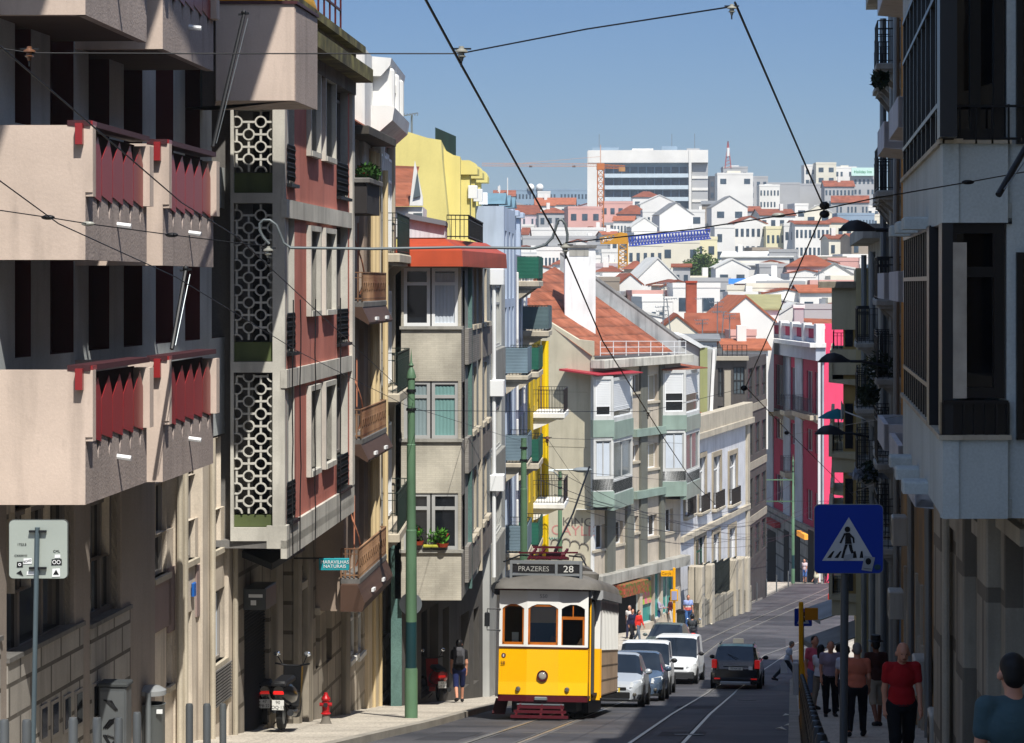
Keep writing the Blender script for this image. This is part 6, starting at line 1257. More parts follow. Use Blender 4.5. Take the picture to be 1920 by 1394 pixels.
L_ = [
(958,1102,358,386,690,'b','f',0,'long low blue-grey building on the skyline left of the apartment slab',22,2,'flat'),
(1008,1032,362,386,680,'w','f',0,'small white lift block in front of the blue-grey skyline building',0,0,''),
(926,966,368,400,650,'w','gr',12,'white house with red roof at the left end of the skyline',6,2,''),
(1330,1352,334,372,640,'d','f',3,'narrow dark block between the apartment slab and the white stepped house',2,4,''),
(1345,1412,328,392,600,'w','f',8,'bright white stepped house on the skyline below the radio mast',3,1,''),
(1356,1402,316,335,640,'g','f',6,'grey control-tower-like block under the radio mast',4,1,''),
(1404,1440,334,392,630,'g','f',3,'grey flat-topped house right of the white stepped house',3,3,''),
(1424,1462,350,395,610,'w','f',5,'grey-white office block with two rows of square windows',6,2,''),
(1428,1500,346,398,640,'g','f',0,'plain pale concrete wall block beside the office block',0,0,''),
(1462,1562,348,402,650,'g','f',2,'wide blank grey concrete building on the skyline',0,0,''),
(1508,1532,312,360,690,'w','f',4,'slim white block with rounded top on the right skyline',2,4,''),
(1530,1568,308,360,685,'c','f',3,'cream apartment block on the right skyline',2,3,''),
(1566,1606,316,352,690,'w','f',6,'white stepped penthouse block with rooftop terraces on the right',5,3,''),
(1600,1640,330,370,680,'g','f',0,'grey block with green rooftop sign at the right end of the skyline',5,3,''),
(1546,1602,350,372,640,'g','gr',12,'grey house with orange hipped roof under the cream skyline block',8,2,''),
(1560,1628,380,404,560,'g','gr',14,'long house with orange roof and blue window band near the right buildings',10,2,''),
(1570,1640,404,430,520,'b','f',0,'blue-glass strip-windowed block under the orange roof at right',12,2,''),
# --- upper slope
(932,1010,402,452,520,'m','gk',18,'mauve-grey row house with long dark red roof and white dish',10,3,''),
(1004,1040,386,420,560,'w','go',16,'white house with orange roof behind the mauve row house',3,1,''),
(1036,1078,384,410,565,'w','go',14,'white house with wide orange roof left of the pink block',3,1,''),
(1010,1066,400,440,500,'g','hr',11,'pale house with small hipped red roof in front of the wide orange one',4,2,''),
(1065,1128,392,432,480,'p','f',3,'pink flat-roofed block behind the orange crane tower, left half',3,1,''),
(1126,1186,382,425,520,'p','f',4,'taller salmon-pink block behind the orange crane tower, right half',4,1,''),
(1186,1240,370,396,560,'w','hk',12,'white house with dark red hipped roof below the apartment slab',3,1,''),
(1200,1274,382,404,545,'w','Gw',16,'bright white gable-fronted house just below the apartment slab',0,0,''),
(1156,1216,402,430,490,'g','hk',18,'house with large dark red hipped roof and tall grey chimney',3,1,''),
(1205,1236,398,432,480,'w','f',0,'narrow white house with tall dark windows on the upper slope',4,2,''),
(1150,1188,414,450,460,'w','go',10,'white house with bright orange roof and glazed veranda',6,1,''),
(1184,1232,424,452,450,'w','Gw',16,'plain white gable beside the glazed veranda house',0,0,''),
(1236,1300,402,440,470,'w','Gg',22,'large blank white gable with grey roof edge on the upper slope',0,0,''),
(1290,1322,398,430,480,'w','f',0,'white flat house wedged left of the stone-roofed gable',1,1,''),
(1316,1346,384,424,520,'t','sg',8,'house with mottled stone roof and taupe side wall',0,0,''),
(1334,1402,388,424,500,'w','Gg',20,'big white gable house right of the mottled roof',2,1,''),
(1396,1428,396,420,520,'g','gr',10,'small grey house with red roof at the foot of the office block',2,1,''),
(1424,1492,404,424,500,'w','gk',13,'white house with broad dark red roof in the middle of the hill',4,1,''),
(1490,1516,386,424,510,'w','f',0,'white chimney-like tower house on the hillside',1,1,''),
(1508,1560,398,430,500,'c','Gw',14,'cream gabled house beneath the blank concrete building',2,1,''),
(1552,1600,418,452,450,'c','hr',12,'cream house with red hipped roof left of the street lamp',3,2,''),
# --- middle slope
(972,1130,432,448,430,'w','f',0,'long white terrace house with a row of small dark windows',12,1,''),
(980,1140,448,472,415,'g','f',0,'stained grey retaining block under the long white terrace',0,0,''),
(938,990,440,470,420,'w','gk',14,'white house with dark red roof behind the blue attic columns',3,1,''),
(1088,1130,436,462,440,'w','hk',12,'white house with small dark red hipped roof by the crane foot',2,1,''),
(1130,1160,440,480,410,'w','go',7,'white-fronted house left of the yellow crane cab',2,2,''),
(1340,1378,428,486,400,'w','f',0,'white apartment house with shaded balconies right of the blue jib tip',2,4,''),
(1376,1438,418,486,402,'w','Gr',12,'bright white apartment house with small paired windows',6,4,''),
(1436,1472,430,486,400,'y','f',0,'pale yellow and white apartment house with balconies',4,3,''),
(1470,1492,424,486,398,'w','f',0,'narrow white apartment house beside the pale yellow one',2,3,''),
(1490,1556,420,486,396,'w','gr',7,'wide white apartment house with glazed galleries under the wire junction',8,4,''),
(1554,1600,448,500,380,'c','gk',9,'cream house with rounded balconies under a dark red roof',3,3,''),
(1596,1650,446,500,370,'t','gr',9,'brick-sided house with red roof beside the shaded row',3,3,''),
(1240,1312,456,492,370,'c','f',0,'cream-beige blank block under the blue crane jib',3,2,''),
(1300,1345,450,492,375,'y','f',2,'pale yellow house with two shuttered windows under the jib tip',2,2,''),
(1176,1244,462,500,360,'c','f',0,'cream house with dark windows just right of the yellow crane tower',5,2,''),
(1128,1170,474,500,350,'w','f',0,'white house with barred gallery window left of the yellow crane tower',3,1,''),
# --- lower slope
(1006,1056,470,500,330,'w','f',0,'white louvred gallery house above the tiled roof ridge',7,1,''),
(1036,1064,496,520,300,'w','hr',10,'low white house with red roof immediately left of the big chimney',0,0,''),
(1116,1164,510,540,300,'w','hk',12,'low house with dark red roof right of the big chimney',1,1,''),
(1170,1206,505,540,300,'t','hr',16,'taupe house with steep red hipped roof beside the yellow crane',0,0,''),
(1118,1162,528,566,262,'t','f',0,'weathered beige house with small window right of the big chimney',1,1,''),
(1160,1204,532,566,265,'w','Gr',18,'white house with red gable roof under the yellow crane',2,1,''),
(1196,1270,520,580,285,'w','Gw',36,'tall blank white gable wall left of the tree',0,0,''),
(1262,1294,500,545,290,'g','gr',6,'small grey house with red roof and laundry, left of the tree',2,2,''),
(1342,1404,500,560,300,'w','Gw',14,'tall white house right of the tree, blue tarp at its foot',2,1,''),
(1394,1432,500,545,310,'w','sg',-6,'white house with sloping grey roof beside the blue tarp',0,0,''),
(1424,1480,502,545,305,'g','f',3,'grey-beige house with white dish on the lower slope',3,1,''),
(1476,1566,500,540,300,'p','hr',22,'pink gabled house with broad red roof and two chimneys',1,1,''),
(1530,1600,514,560,280,'w','Gg',20,'white gable with grey roof behind the cream corner pier',0,0,''),
(1440,1520,534,560,270,'w','f',0,'low white terrace wall with single dark window',2,1,''),
(1400,1478,540,566,255,'c','f',2,'cream stepped rooftop box before the low white terrace',0,0,''),
(1500,1566,548,590,250,'w','go',14,'white house with orange roof beside the pink house top',2,1,''),
(1262,1350,540,600,240,'w','f',0,'long white wall house behind the brick chimney',2,1,''),
(1204,1262,566,600,235,'w','f',0,'white rooftop cluster with small barred window',4,1,''),
# --- nearest roofs of the valley
(1345,1452,600,640,205,'w','Go',44,'white gable house with large orange roof, centre of the valley',0,0,''),
(1400,1460,582,620,215,'w','sv',26,'house with sloping olive sheet roof behind the orange gable',0,0,''),
(1440,1540,600,650,230,'w','Gw',30,'white double-gabled house left of the pink house balustrade',2,1,''),
(1508,1562,580,640,225,'g','f',3,'grey rooftop house with two narrow windows above the pink house',3,1,''),
(1226,1312,625,660,180,'c','Gr',34,'cream gable house with flat orange roof left of the antennas',0,0,''),
(1290,1384,622,650,190,'w','gr',34,'house with broad red tile roof and skylight among the antennas',0,0,''),
(1360,1440,655,690,178,'w','go',18,'low white house with orange roof behind the dark modern block',0,0,''),
(1270,1344,640,680,168,'w','sg',6,'low house with white sheet roof behind the beige corner block',0,0,''),
(1370,1418,630,650,188,'p','f',3,'small pinkish brick rooftop box among the orange roofs',0,0,''),
]
seen0 = set()
for i, q in enumerate(L_):
    seen0.add(q[8]); hb(*q[:6], (q[6]+'r')[:2], q[7], q[8], q[9], q[10], rot=rh_.uniform(-9,9) if q[4] < 600 else 0, chim=(1 if (q[6][0] in 'gh' and i%2 == 0) else 0), wy=2.9, wh=1.3)
# filler rows of houses behind, so that no bare slope shows
cn = {'w':'white','c':'cream','g':'grey','p':'pink','m':'mauve','y':'pale yellow'}; rn = {'g':'red ridged','h':'red hipped','f':'flat','G':'gable-fronted'}
n = 0; seen = {}
for row, (d, y) in enumerate(((650,384),(612,396),(560,411),(508,426),(455,443),(408,463),(362,486),(320,508),(280,534),(243,570),(212,612))):
    x = 925+rh_.uniform(-10,10)
    while x < 1650:
        if 295 < d < 370 and 1235 < x < 1352: x = 1353
        w_ = rh_.uniform(6,11.5)*F/d; wc = rh_.choice('wwwwwwcgpm'); rt = rh_.choice('ghffGG'); n += 1
        ref = ['behind the lavender and blue houses','behind the big chimney','behind the beige corner block','in the middle of the hill','behind the pink house','beside the shaded row'][min(5, int((x-925)/122))]
        lab = f"{cn[wc]} {rn[rt]}-roofed house {ref}, "+['on the crest','just under the crest','high on the slope','on the upper slope','above the crane cab','level with the blue jib','below the blue jib','level with the tree','on the lower slope','near the valley','in the valley'][row]
        seen[lab] = seen.get(lab, 0)+1; lab += ['', ', right of its lookalike', ', rightmost of three alike', ', last of four alike'][seen[lab]-1]
        hb(x, x+w_, y+rh_.uniform(-9,7), y+30, d+rh_.uniform(2,14), wc, rt+rh_.choice('rkwgw'), rh_.uniform(5,10)*F/d/9, lab, int(w_/(F/d)/1.8), 3, rot=rh_.uniform(-12,12), chim=rh_.choice((0,1)), grp='houses crowding the far hillside')
        x += w_*rh_.uniform(.9,1.25)
ys_ = [(392,640),(404,585),(418,535),(434,478),(452,430),(474,385),(498,340),(520,300),(548,262),(575,240)]
for i in range(84):
    y = rh_.uniform(396,575); d = interp(ys_, y)-rh_.uniform(6,16); x = rh_.uniform(935,1600)
    if 1245 < x < 1350 and 455 < y < 560: continue
    w_ = rh_.uniform(2.6,5.5)*F/d; wc = rh_.choice('wwwwgcpt'); kind = rh_.choice(['flat-roofed annex','gabled annex','rooftop stair box']); rt = {'f':'fw','g':'Gk','r':'fg'}[kind[0]]
    lab = f"{dict(cn, t='taupe')[wc]} {kind} " + ['behind the lavender and blue houses','behind the big chimney','behind the beige corner block','in the middle of the hill','behind the pink house','beside the shaded row'][min(5, int((x-925)/122))]+', '+('near the crest' if y < 420 else 'on the upper slope' if y < 460 else 'mid slope' if y < 510 else 'low on the slope')
    seen[lab] = seen.get(lab, 0)+1; lab += ['', ', right twin', ', third one', ', fourth one', ', fifth one'][seen[lab]-1]
    hb(x, x+w_, y, y+rh_.uniform(6,14), d, wc, rt, rh_.uniform(3,6)*F/d/12, lab, rh_.choice((0,2,3)), 1, rot=rh_.uniform(-14,14), dp=4, wh=1.0, grp='annexes between the hillside houses', name='annex', cat='annex')
# radio mast, white domes, rooftop sign, twin aerials
t = thing('radio_mast', 'tall red and white lattice radio mast on the skyline', 'mast', P(1365,316,640)); m = MB()
for s_ in (-1,1): m.obox((s_*.8,0,0),(0,0,7.2),.25,.25)
for j in range(8): m.obox((-.8+j*.1,0,j*.9),(.8-j*.1,0,j*.9+.5),.12,.12)
m.build('lattice', mat('mast_red','#9c4a48'), t); MB().cyl((0,0,3.2),(0,0,5.4),.45,n=8).build('white_section', WHITE, t)
for x, lb in ((995,'left of two white radar domes on the blue-grey skyline building'),(1012,'right of two white radar domes on the blue-grey skyline building')): o = MB().ball(P(x,352,690),(1.1,1.1,1.1)).build('radar_dome', WHITE, smooth=True); tag(o, lb, 'dome')
t = thing('rooftop_sign', 'pale green rooftop sign with green lettering at the right skyline', 'sign', P(1618,330,679)); MB().box(-3.2,3.2,0,.3,0,2.3).build('board', mat('pale_green_board','#b9d6cc',var=.05), t); text_part('Holiday Inn', 1.1, mat('sign_green','#1a8a55'), t, (0,-.05,1.1), (R(90),0,0), ext=.02)
t = thing('aerial', 'pair of slim white mobile aerials left on the skyline', 'aerial', P(944,372,650)); [MB().cyl((s_*1.1,0,0),(s_*1.1,0,4.5+s_),.16,n=6).build('antenna', WHITE, t) for s_ in (-1,1)]
# ------------------------------------------------------------------ cranes
def lattice(mb, a, b, w_, n, r=.05, up=(0,1,0)):
    a, b = Vector(a), Vector(b); d = (b-a); L = d.length; d.normalize(); u = d.cross(Vector(up)).normalized(); v = Vector(up)
    cs = [(u*sx+v*sy)*w_/2 for sx,sy in ((-1,-1),(1,-1),(1,1),(-1,1))]
    for c_ in cs: mb.obox(a+c_, b+c_, r*2, r*2)
    for i in range(n):
        p, q = a+d*L*i/n, a+d*L*(i+1)/n
        for j in range(4): mb.obox(p+cs[j], q+cs[(j+1)%4], r*1.3, r*1.3); mb.obox(p+cs[j], p+cs[(j+1)%4], r*1.3, r*1.3)
orc = mat('crane_orange','#b0652c',var=.1); yec = mat('crane_yellow','#b98218',var=.1); blc = mat('crane_blue','#26409c',var=.1); pale = mat('crane_hazed_orange','#b58a70',var=.05)  # jib orange is paled to paint in the distance haze
b0 = P(1126,422,500); t = thing('tower_crane', 'orange tower crane whose thin jib crosses the sky left of the apartment slab', 'crane', b0); k = F/500
m = MB(); lattice(m,(0,0,-8),(0,0,104/k),1.25,14,.09); m.build('tower', orc, t)
m = MB(); lattice(m,(-222/k,0,113/k),(0,0,112/k),.6,34,.03); m.build('jib', pale, t); m = MB(); lattice(m,(0,0,110/k),(46/k,0,108/k),.7,7,.05); m.build('counter_jib', orc, t)
MB().bbox(-.8,.8,-.8,.8,103/k,115/k).build('cab', orc, t); MB().bbox(34/k,46/k,-.5,.5,100/k,108/k).build('counterweight', mat('cw','#a77b4c'), t)
m = MB(); m.obox((0,0,115/k),(0,0,150/k),.15,.15); m.obox((-20,0,112.6/k),(0,0,128/k),.06,.06); m.build('apex', pale, t)
for x in (-131,-50): MB().bbox((x-3)/k,(x+3)/k,-.3,.3,108/k,111/k).build('trolley', BLACK, t)
b0 = P(1168,590,325); t = thing('tower_crane', 'yellow tower crane with blue jib rising from the lower slope', 'crane', b0); k = F/325
m = MB(); lattice(m,(0,0,-4),(0,0,132/k),1.15,18,.075); m.build('tower', yec, t)
MB().prism([(-44/k,132/k),(10/k,132/k),(8/k,152/k),(-6/k,154/k),(-20/k,140/k)],'y',-.5,.5).build('machinery_deck', yec, t); m = MB(); lattice(m,(-42/k,0,138/k),(0,0,148/k),.8,6,.06); m.build('counter_jib', yec, t)
m = MB(); lattice(m,(12/k,0,137/k),(168/k,4,152/k),1.25,26,.07); m.build('jib', blc, t); m = MB(); m.obox((0,0,155/k),(165/k,4,158/k),.05,.05); m.build('tie_rope', WIRE, t)
# brick chimney, blue tarp, grey chimney, aerials
o = thing('brick_chimney', 'tall round-edged red brick chimney in front of the long white wall', 'chimney', P(1296,600,232)); k = F/232; MB().bbox(-10/k,10/k,-.4,.5,0,70/k).build('stack', mat('far_brick','#a04a32',brick=(.3,.12,'#7c5a4a',.5),var=.3), o); MB().bbox(-11/k,11/k,-.5,.6,69/k,73/k).build('cap', TERRA, o)
o = thing('roof_chimney', 'grey square chimney with pale cap beside the pink house balustrade', 'chimney', P(1497,640,212)); k = F/212; MB().bbox(-9/k,9/k,-.4,.5,0,66/k).build('stack', wcol['g'], o); MB().bbox(-11/k,11/k,-.5,.6,62/k,68/k).build('cap', wcol['w'], o)
o = MB().add([tuple(P(1366,523,285)),tuple(P(1398,522,285)),tuple(P(1398,533,284)),tuple(P(1366,533,284))],[(0,1,2,3)]); o = tag(o.build('tarpaulin', mat('blue_tarp','#2f6fb5',var=.2)), 'blue tarpaulin hung on a white house right of the tree', 'tarpaulin')
def aerial(px_, yb, yt, d, bars, lb, lean=0):
    b0 = P(px_,yb,d); t = thing('tv_aerial', lb, 'aerial', b0, 0, 'television aerials on the valley roofs'); k = F/d; h = (yb-yt)/k; m = MB(); m.obox((0,0,0),(lean/k,0,h),.07,.07); m.build('mast', STEEL, t)
    m = MB()
    for i in range(bars): z = h*(.97-.12*i); w_ = (14-2*i)/k; m.obox((-w_,0,z),(w_*.8,0,z+.1),.04,.04); [m.obox((-w_+w_*1.8*j/5,-.25,z),(-w_+w_*1.8*j/5,.25,z+.1),.03,.03) for j in range(6)]
    m.build('elements', STEEL, t)
for q in ((1318,610,560,200,1,'tv aerial, short, left of the valley group'),(1245,612,530,190,2,'tall thin tv aerial left, before the white gable wall'),(1243,640,575,175,3,'many-armed tv aerial above the cream gable'),(1345,640,566,185,3,'tv aerial with three arms, centre of the valley group'),(1352,650,585,182,1,'plain mast aerial leaning beside the three-armed one',5),(1368,645,590,186,2,'two-armed tv aerial over the pinkish rooftop box'),(1258,630,560,178,1,'slanting aerial mast above the cream gable',-8),(1535,560,505,260,2,'tv aerial on the orange roof right of the wire'),(1317,655,600,180,2,'low tv aerial on the red roof with skylight'),(772,262,216,85,1,'black tv aerial on the lemon-yellow gable')): aerial(q[0],q[1],q[2],q[3],q[4],q[5],q[6] if len(q) > 6 else 0)
# rooftop netting above the yellow house
o = MB().add([tuple(P(816,239,78)),tuple(P(855,256,82)),tuple(P(855,305,82)),tuple(P(816,290,78))],[(0,1,2,3)]).build('roof_netting', mat('green_netting','#14352c',var=.4)); tag(o, 'dark green netting fence on the roof of the lemon-yellow house', 'netting')
# ------------------------------------------------------------------ tree on the hillside
t = thing('tree', 'single round green tree between white houses on the hillside', 'tree', P(1314,560,335)); k = F/335; m = MB()
m.tube([(0,0,-3),(.1,0,1),(-.1,.2,30/k)],[.35,.28,.15],8)
for a in range(5): m.tube([(0,0,1+a*.2),(math.cos(a*1.3)*1.6,math.sin(a*1.3)*1.2,3+a*.3)],[.14,.05],6)
m.build('trunk', mat('bark','#4b3b2c',var=.3), t)
rnd = random.Random(5); m = MB(); cl = [(rnd.gauss(0,1.2),rnd.gauss(0,.9),(48+rnd.gauss(0,12))/k,rnd.uniform(.7,1.3)) for _ in range(60)]
for cx_,cy_,cz,rr in cl:
    cx_ = max(-2.0,min(2.0,cx_))
    for i in range(130):
        u = Vector((rnd.gauss(0,1),rnd.gauss(0,1),rnd.gauss(0,1))).normalized()*rr*rnd.uniform(.6,1.05); a = Vector((rnd.uniform(-1,1),rnd.uniform(-1,1),rnd.uniform(-1,1))).normalized()*.17; b = a.cross(u).normalized()*.13; p = Vector((cx_,cy_,cz))+u; m.poly(p-a,p+b,p+a,p-b)
m.build('crown', mat('tree_foliage','#55702e',var=.5,col2='#2f4a1c',scale=2), t)
# ================================================================== tram
def slope(d): return math.atan((g(d+1)-g(d-1))/2)
def facetM(p0, p1, z=0):
    u = Vector((p1[0]-p0[0], p1[1]-p0[1], 0)); a = math.atan2(u.y, u.x); return Matrix.Translation((p0[0],p0[1],z)) @ Matrix.Rotation(a,4,'Z'), u.length
yel_t = mat('tram_yellow','#e8ab00',rough=.3,var=.05,spec=.5); wh_t = mat('tram_white','#d6d6d2',rough=.35,var=.06,spec=.5); mar = mat('tram_maroon','#460e18',rough=.4,var=.15); wood = mat('tram_wood','#a55a17',rough=.4,var=.2,scale=5); roofg = mat('tram_roof_grey','#66635e',rough=.7,var=.25,streak=.2); cg = clear_glass(); seatd = mat('tram_interior','#3a2a1c',var=.2)
tr = thing('tram', 'yellow and white vintage tram 28 with maroon fender coming up the street', 'tram', (.68,55,g(55)), 0, None); tr.rotation_euler = (slope(58), 0, -math.atan(.112))
PF = [(-1.03,.16),(-.37,.0),(.36,.0),(1.02,.16)]
def ring_panel(z0, z1, off=0, pts=None, close=False):
    m = MB(); p = pts or [(-1.03,1.0)]+PF+[(1.02,.5)]
    for (a, b), (c_, d_) in zip(p, p[1:]): m.poly((a,b-off,z0),(c_,d_-off,z0),(c_,d_-off,z1),(a,b-off,z1))
    return m
m = ring_panel(.56,1.63); m.build('front_dash', yel_t, tr)
m = ring_panel(.57,.86,.012); m.build('lower_dash', mat('tram_yellow_light','#e9b416',rough=.3,var=.05,spec=.5), tr)
m = ring_panel(.42,.56,.03); m.poly((-1.03,.1,.56),(1.02,.1,.56),(1.02,.6,.56),(-1.03,.6,.56)); m.build('skirt', mar, tr)
MB().box(-1.05,1.04,.13,.2,1.625,1.65); m = ring_panel(1.62,1.655,.02); m.build('dark_moulding', mat('moulding_dark','#3a2023'), tr)
wins = [(.07,.60),(.02,.71),(.06,.60)]
for i, ((a, b), wn) in enumerate(zip(zip(PF, PF[1:]), wins)):
    M_, L_2 = facetM(a, b); o = (wn[0], wn[1], 1.70, 2.62)
    m = MB(); facade(m, 0, L_2, 1.63, 2.93, [o], rev=.08)
    # arched corners
    for s_ in (0, 1):
        x = o[s_]; dx_ = 1 if s_ == 0 else -1; m.prism([(x,2.62),(x+dx_*.2,2.62),(x+dx_*.08,2.575),(x,2.52)],'y',0.0,.05)
    m.xf(M_).build('window_pillar', wh_t, tr)
    fr_ = MB(); w_ = .045
    if i < 2: fr_.box(o[0],o[0]+w_,.02,.06,1.7,2.6); fr_.box(o[1]-w_,o[1],.02,.06,1.7,2.6); fr_.box(o[0],o[1],.02,.06,1.7,1.76); fr_.prism([(o[0],2.5),(o[0]+.12,2.57),(o[1]-.12,2.57),(o[1],2.5),(o[1],2.62),(o[0],2.62)],'y',.02,.06)
    else: fr_.box(o[0],o[0]+.03,.02,.06,1.7,2.32); fr_.box(o[1]-w_,o[1],.02,.06,1.7,2.32); fr_.box(o[0],o[1],.02,.06,2.28,2.35); fr_.box(o[1]*.5+.02,o[1]*.5+.045,.03,.05,2.35,2.62)
    w2 = fr_.xf(M_).build('window', wood, tr); MB().poly((o[0],.05,1.7),(o[1],.05,1.7),(o[1],.05,2.62),(o[0],.05,2.62)).xf(M_).build('pane', cg, w2)
# side walls of the platform and the wider saloon
m = MB(); m.box(-1.2,-1.16,1.0,7.5,.6,1.63); m.box(1.17,1.21,1.35,1.75,.5,1.63); m.build('side_panel', yel_t, tr)
MB().box(-1.2,-1.02,.98,1.05,.5,2.92).build('corner_bulkhead', wh_t, tr); MB().box(1.02,1.215,1.31,1.36,1.63,2.92).build('corner_bulkhead', wh_t, tr); MB().box(1.02,1.215,1.31,1.36,.45,1.63).build('lower_bulkhead', yel_t, tr)
m = MB(); m.box(1.165,1.215,1.36,1.7,1.63,2.92); m.box(-1.2,-1.16,1.0,7.5,2.6,2.92); m.box(1.16,1.215,1.7,7.5,2.72,2.92); m.build('upper_side', wh_t, tr)
[MB().box(1.17,1.225,1.78+i*.5,1.88+i*.5,1.60,2.74).build('window_post', wh_t, tr) for i in range(12)]; [MB().box(-1.2,-1.16,1.2+i*.9,1.3+i*.9,1.6,2.62).build('window_post', wh_t, tr) for i in range(7)]
m = MB(); m.box(1.17,1.2,1.75,7.5,.5,1.6); m.build('gate_backing', mat('gate_grey','#4d4a47',var=.3), tr)
m = MB(); [m.obox((1.215,1.8+i*.19,.55),(1.215,1.8+i*.19,1.58),.03,.015) for i in range(30)]; [m.obox((1.218,1.75,z_),(1.218,7.5,z_),.012,.03) for z_ in (.56,.9,1.24,1.58)]; m.build('lattice_gate', mat('gate_brown','#7d6c5c',var=.3), tr)
m = MB(); m.box(1.22,1.24,1.36,1.42,.5,1.63); m.box(1.03,1.06,.5,.55,.45,2.9); m.build('door_edge', yel_t, tr)
m = MB(); [m.cyl((1.08,.55+j*.12,.6),(1.08,.55+j*.12,2.7),.018,n=6) for j in range(5)]; m.build('folding_door', mat('door_grey','#3f4448',rough=.4), tr)
# floor, interior, rear end
m = MB(); m.box(-1.05,1.05,.2,8.2,.5,.56); m.box(-1.15,1.15,1.0,7.4,.56,.62); m.build('floor', seatd, tr)
m = MB(); m.box(-1.03,1.02,8.2,8.26,.56,1.65); [m.box(x,x+.1,8.2,8.26,1.65,2.7) for x in (-1.03,-.4,.32,.93)]; m.box(-1.03,1.02,8.2,8.26,2.6,2.92); m.build('rear_end', seatd, tr)
m = MB(); m.box(-1.1,-.28,1.02,1.06,.6,2.9); m.box(.28,1.1,1.02,1.06,.6,2.9); m.box(-1.1,1.1,8.0,8.05,.6,2.9); m.box(-1.15,-1.12,1.1,8,.6,2.9); m.box(-1.1,1.1,4.4,4.44,.6,1.9); [m.box(-1.05,-.4,2+i*.9,2.4+i*.9,.6,1.5) for i in range(5)]; [m.box(.45,1.05,2+i*.9,2.4+i*.9,.6,1.5) for i in range(5)]; m.build('interior', seatd, tr)  # bulkheads and closed end and side walls added to darken the interior
MB().box(-.36,.36,.12,.13,2.2,2.6).build('sun_blind', mat('beige_blind','#c2a070',var=.1), tr)
m = MB(); m.box(-.75,-.6,.3,.36,1.72,1.98); m.build('notice', WHITEC, tr); m = MB(); m.box(-.3,.3,.13,.2,1.7,1.76); m.build('dash_tray', mat('paper_white','#c9c4b4'), tr)
m = MB(); m.box(-.47,-.4,.3,.36,1.75,2.0) ; m.build('ticket_box', WHITEC, tr)
# roof
def roofloft(st, zb, n=12):
    m = MB(); vs = []
    for y, w_, c_ in st:
        for i in range(n+1): t_ = math.pi*i/n; vs.append((-w_*math.cos(t_)*1.0, y, zb+c_*math.sin(t_)**.75))
    m.add(vs, [(j*(n+1)+i, j*(n+1)+i+1, (j+1)*(n+1)+i+1, (j+1)*(n+1)+i) for j in range(len(st)-1) for i in range(n)]); return m
st = [(-.22,.55,0.0),(-.12,.9,.06),(.05,1.08,.18),(.3,1.17,.32),(.7,1.24,.41),(1.3,1.28,.45),(7.2,1.28,.45),(7.9,1.2,.3),(8.4,.9,.1),(8.5,.5,0)]
roofloft(st, 2.96).build('roof', roofg, tr, smooth=60)
m = MB(); m.add([(x*w_, y, 2.965) for y, w_, c_ in st for x in (-1, 1)], [(2*i, 2*i+1, 2*i+3, 2*i+2) for i in range(len(st)-1)]); m.build('ceiling', seatd, tr)
m = MB(); p = [(-1.06,.2),(-.85,.02),(-.37,-.1),(.36,-.1),(.84,.02),(1.05,.2)]; [m.obox((a[0],a[1],2.955),(b[0],b[1],2.955),.05,.05) for a, b in zip(p,p[1:])]; m.build('roof_edge', mar, tr)
m = MB(); m.box(1.22,1.3,.9,7.5,2.78,2.97); m.box(1.0,1.28,.82,.9,2.75,2.97); m.box(1.0,1.1,.3,.9,2.78,2.97); m.build('gutter_panel', mat('light_grey_panel','#8f9192',rough=.5), tr)
for i in range(4): x = -.78+i*.52; q = MB(); q.tube([(x-.2,.10+abs(x)*.18,3.115-abs(x-.2)*.06),(x,.07+abs(x)*.16,3.125-abs(x)*.06),(x+.2,.10+abs(x)*.18,3.115-abs(x+.2)*.06)],.012,5); q.build('roof_seam', BLACK, tr)
MB().bbox(-.62,.58,.9,7.0,3.2,3.66,.06).build('clerestory', roofg, tr)
MB().lathe([(0,0),(.28,.03),(.3,.16),(.2,.22),(0,.24)],(.85,1.6,3.2),14).build('vent_dome', roofg, tr, smooth=True)
m = MB(); m.box(-.83,.85,.35,.43,3.55,3.62); m.box(-.83,.85,.35,.43,3.28,3.33); [m.box(x,x+.06,.34,.46,3.0,3.62) for x in (-.83,.22,.79)]; m.box(-.83,.85,.43,.75,3.6,3.63); m.build('destination_frame', mat('frame_grey','#6c7073',rough=.5,var=.15), tr)
m = MB(); m.box(-.76,.21,.37,.42,3.34,3.54); b1 = m.build('destination_blind', mat('blind_black','#17171a'), tr); text_part('PRAZERES', .165, mat('blind_letters','#8c8c88',var=0), b1, (-.28,.366,3.43), (R(90),0,0), sx=.98)
m = MB(); m.box(.29,.78,.37,.42,3.34,3.54); b2 = m.build('route_number', mat('blind_black','#17171a'), tr); text_part('28', .215, mat('number_letters','#bdbdb8',var=0), b2, (.53,.366,3.43), (R(90),0,0), sx=1.15)
m = MB(); m.box(-.5,.4,1.3,2.0,3.7,3.76); [m.obox((x,1.25,3.68),(x+.12,1.9,3.95),.05,.05) for x in (-.5,-.3,.0,.25)]; m.obox((-.75,1.5,3.84),(.65,1.5,3.86),.04,.04); m.obox((-.4,1.3,3.97),(.3,1.3,3.97),.05,.05); m.cyl((-.1,1.5,3.78),(.35,1.5,3.8),.08); m.build('trolley_base', mar, tr)
m = MB(); m.tube([(.1,1.5,3.9),(.3,4,4.9),(.48,6.7,6.25)],.025,6); m.build('trolley_pole', BLACK, tr); m = MB(); m.tube([(.1,1.5,3.9),(.2,4.5,4.75)],.012,5); m.build('trolley_rope', WIRE, tr)
m = MB(); m.tube([(-1.0,.6,3.6),(-.7,1.3,3.78),(-.3,2.6,3.8)],.02,5); m.tube([(.9,.8,3.55),(.75,1.3,3.75),(.4,2,3.8)],.02,5); m.build('roof_cable', BLACK, tr)
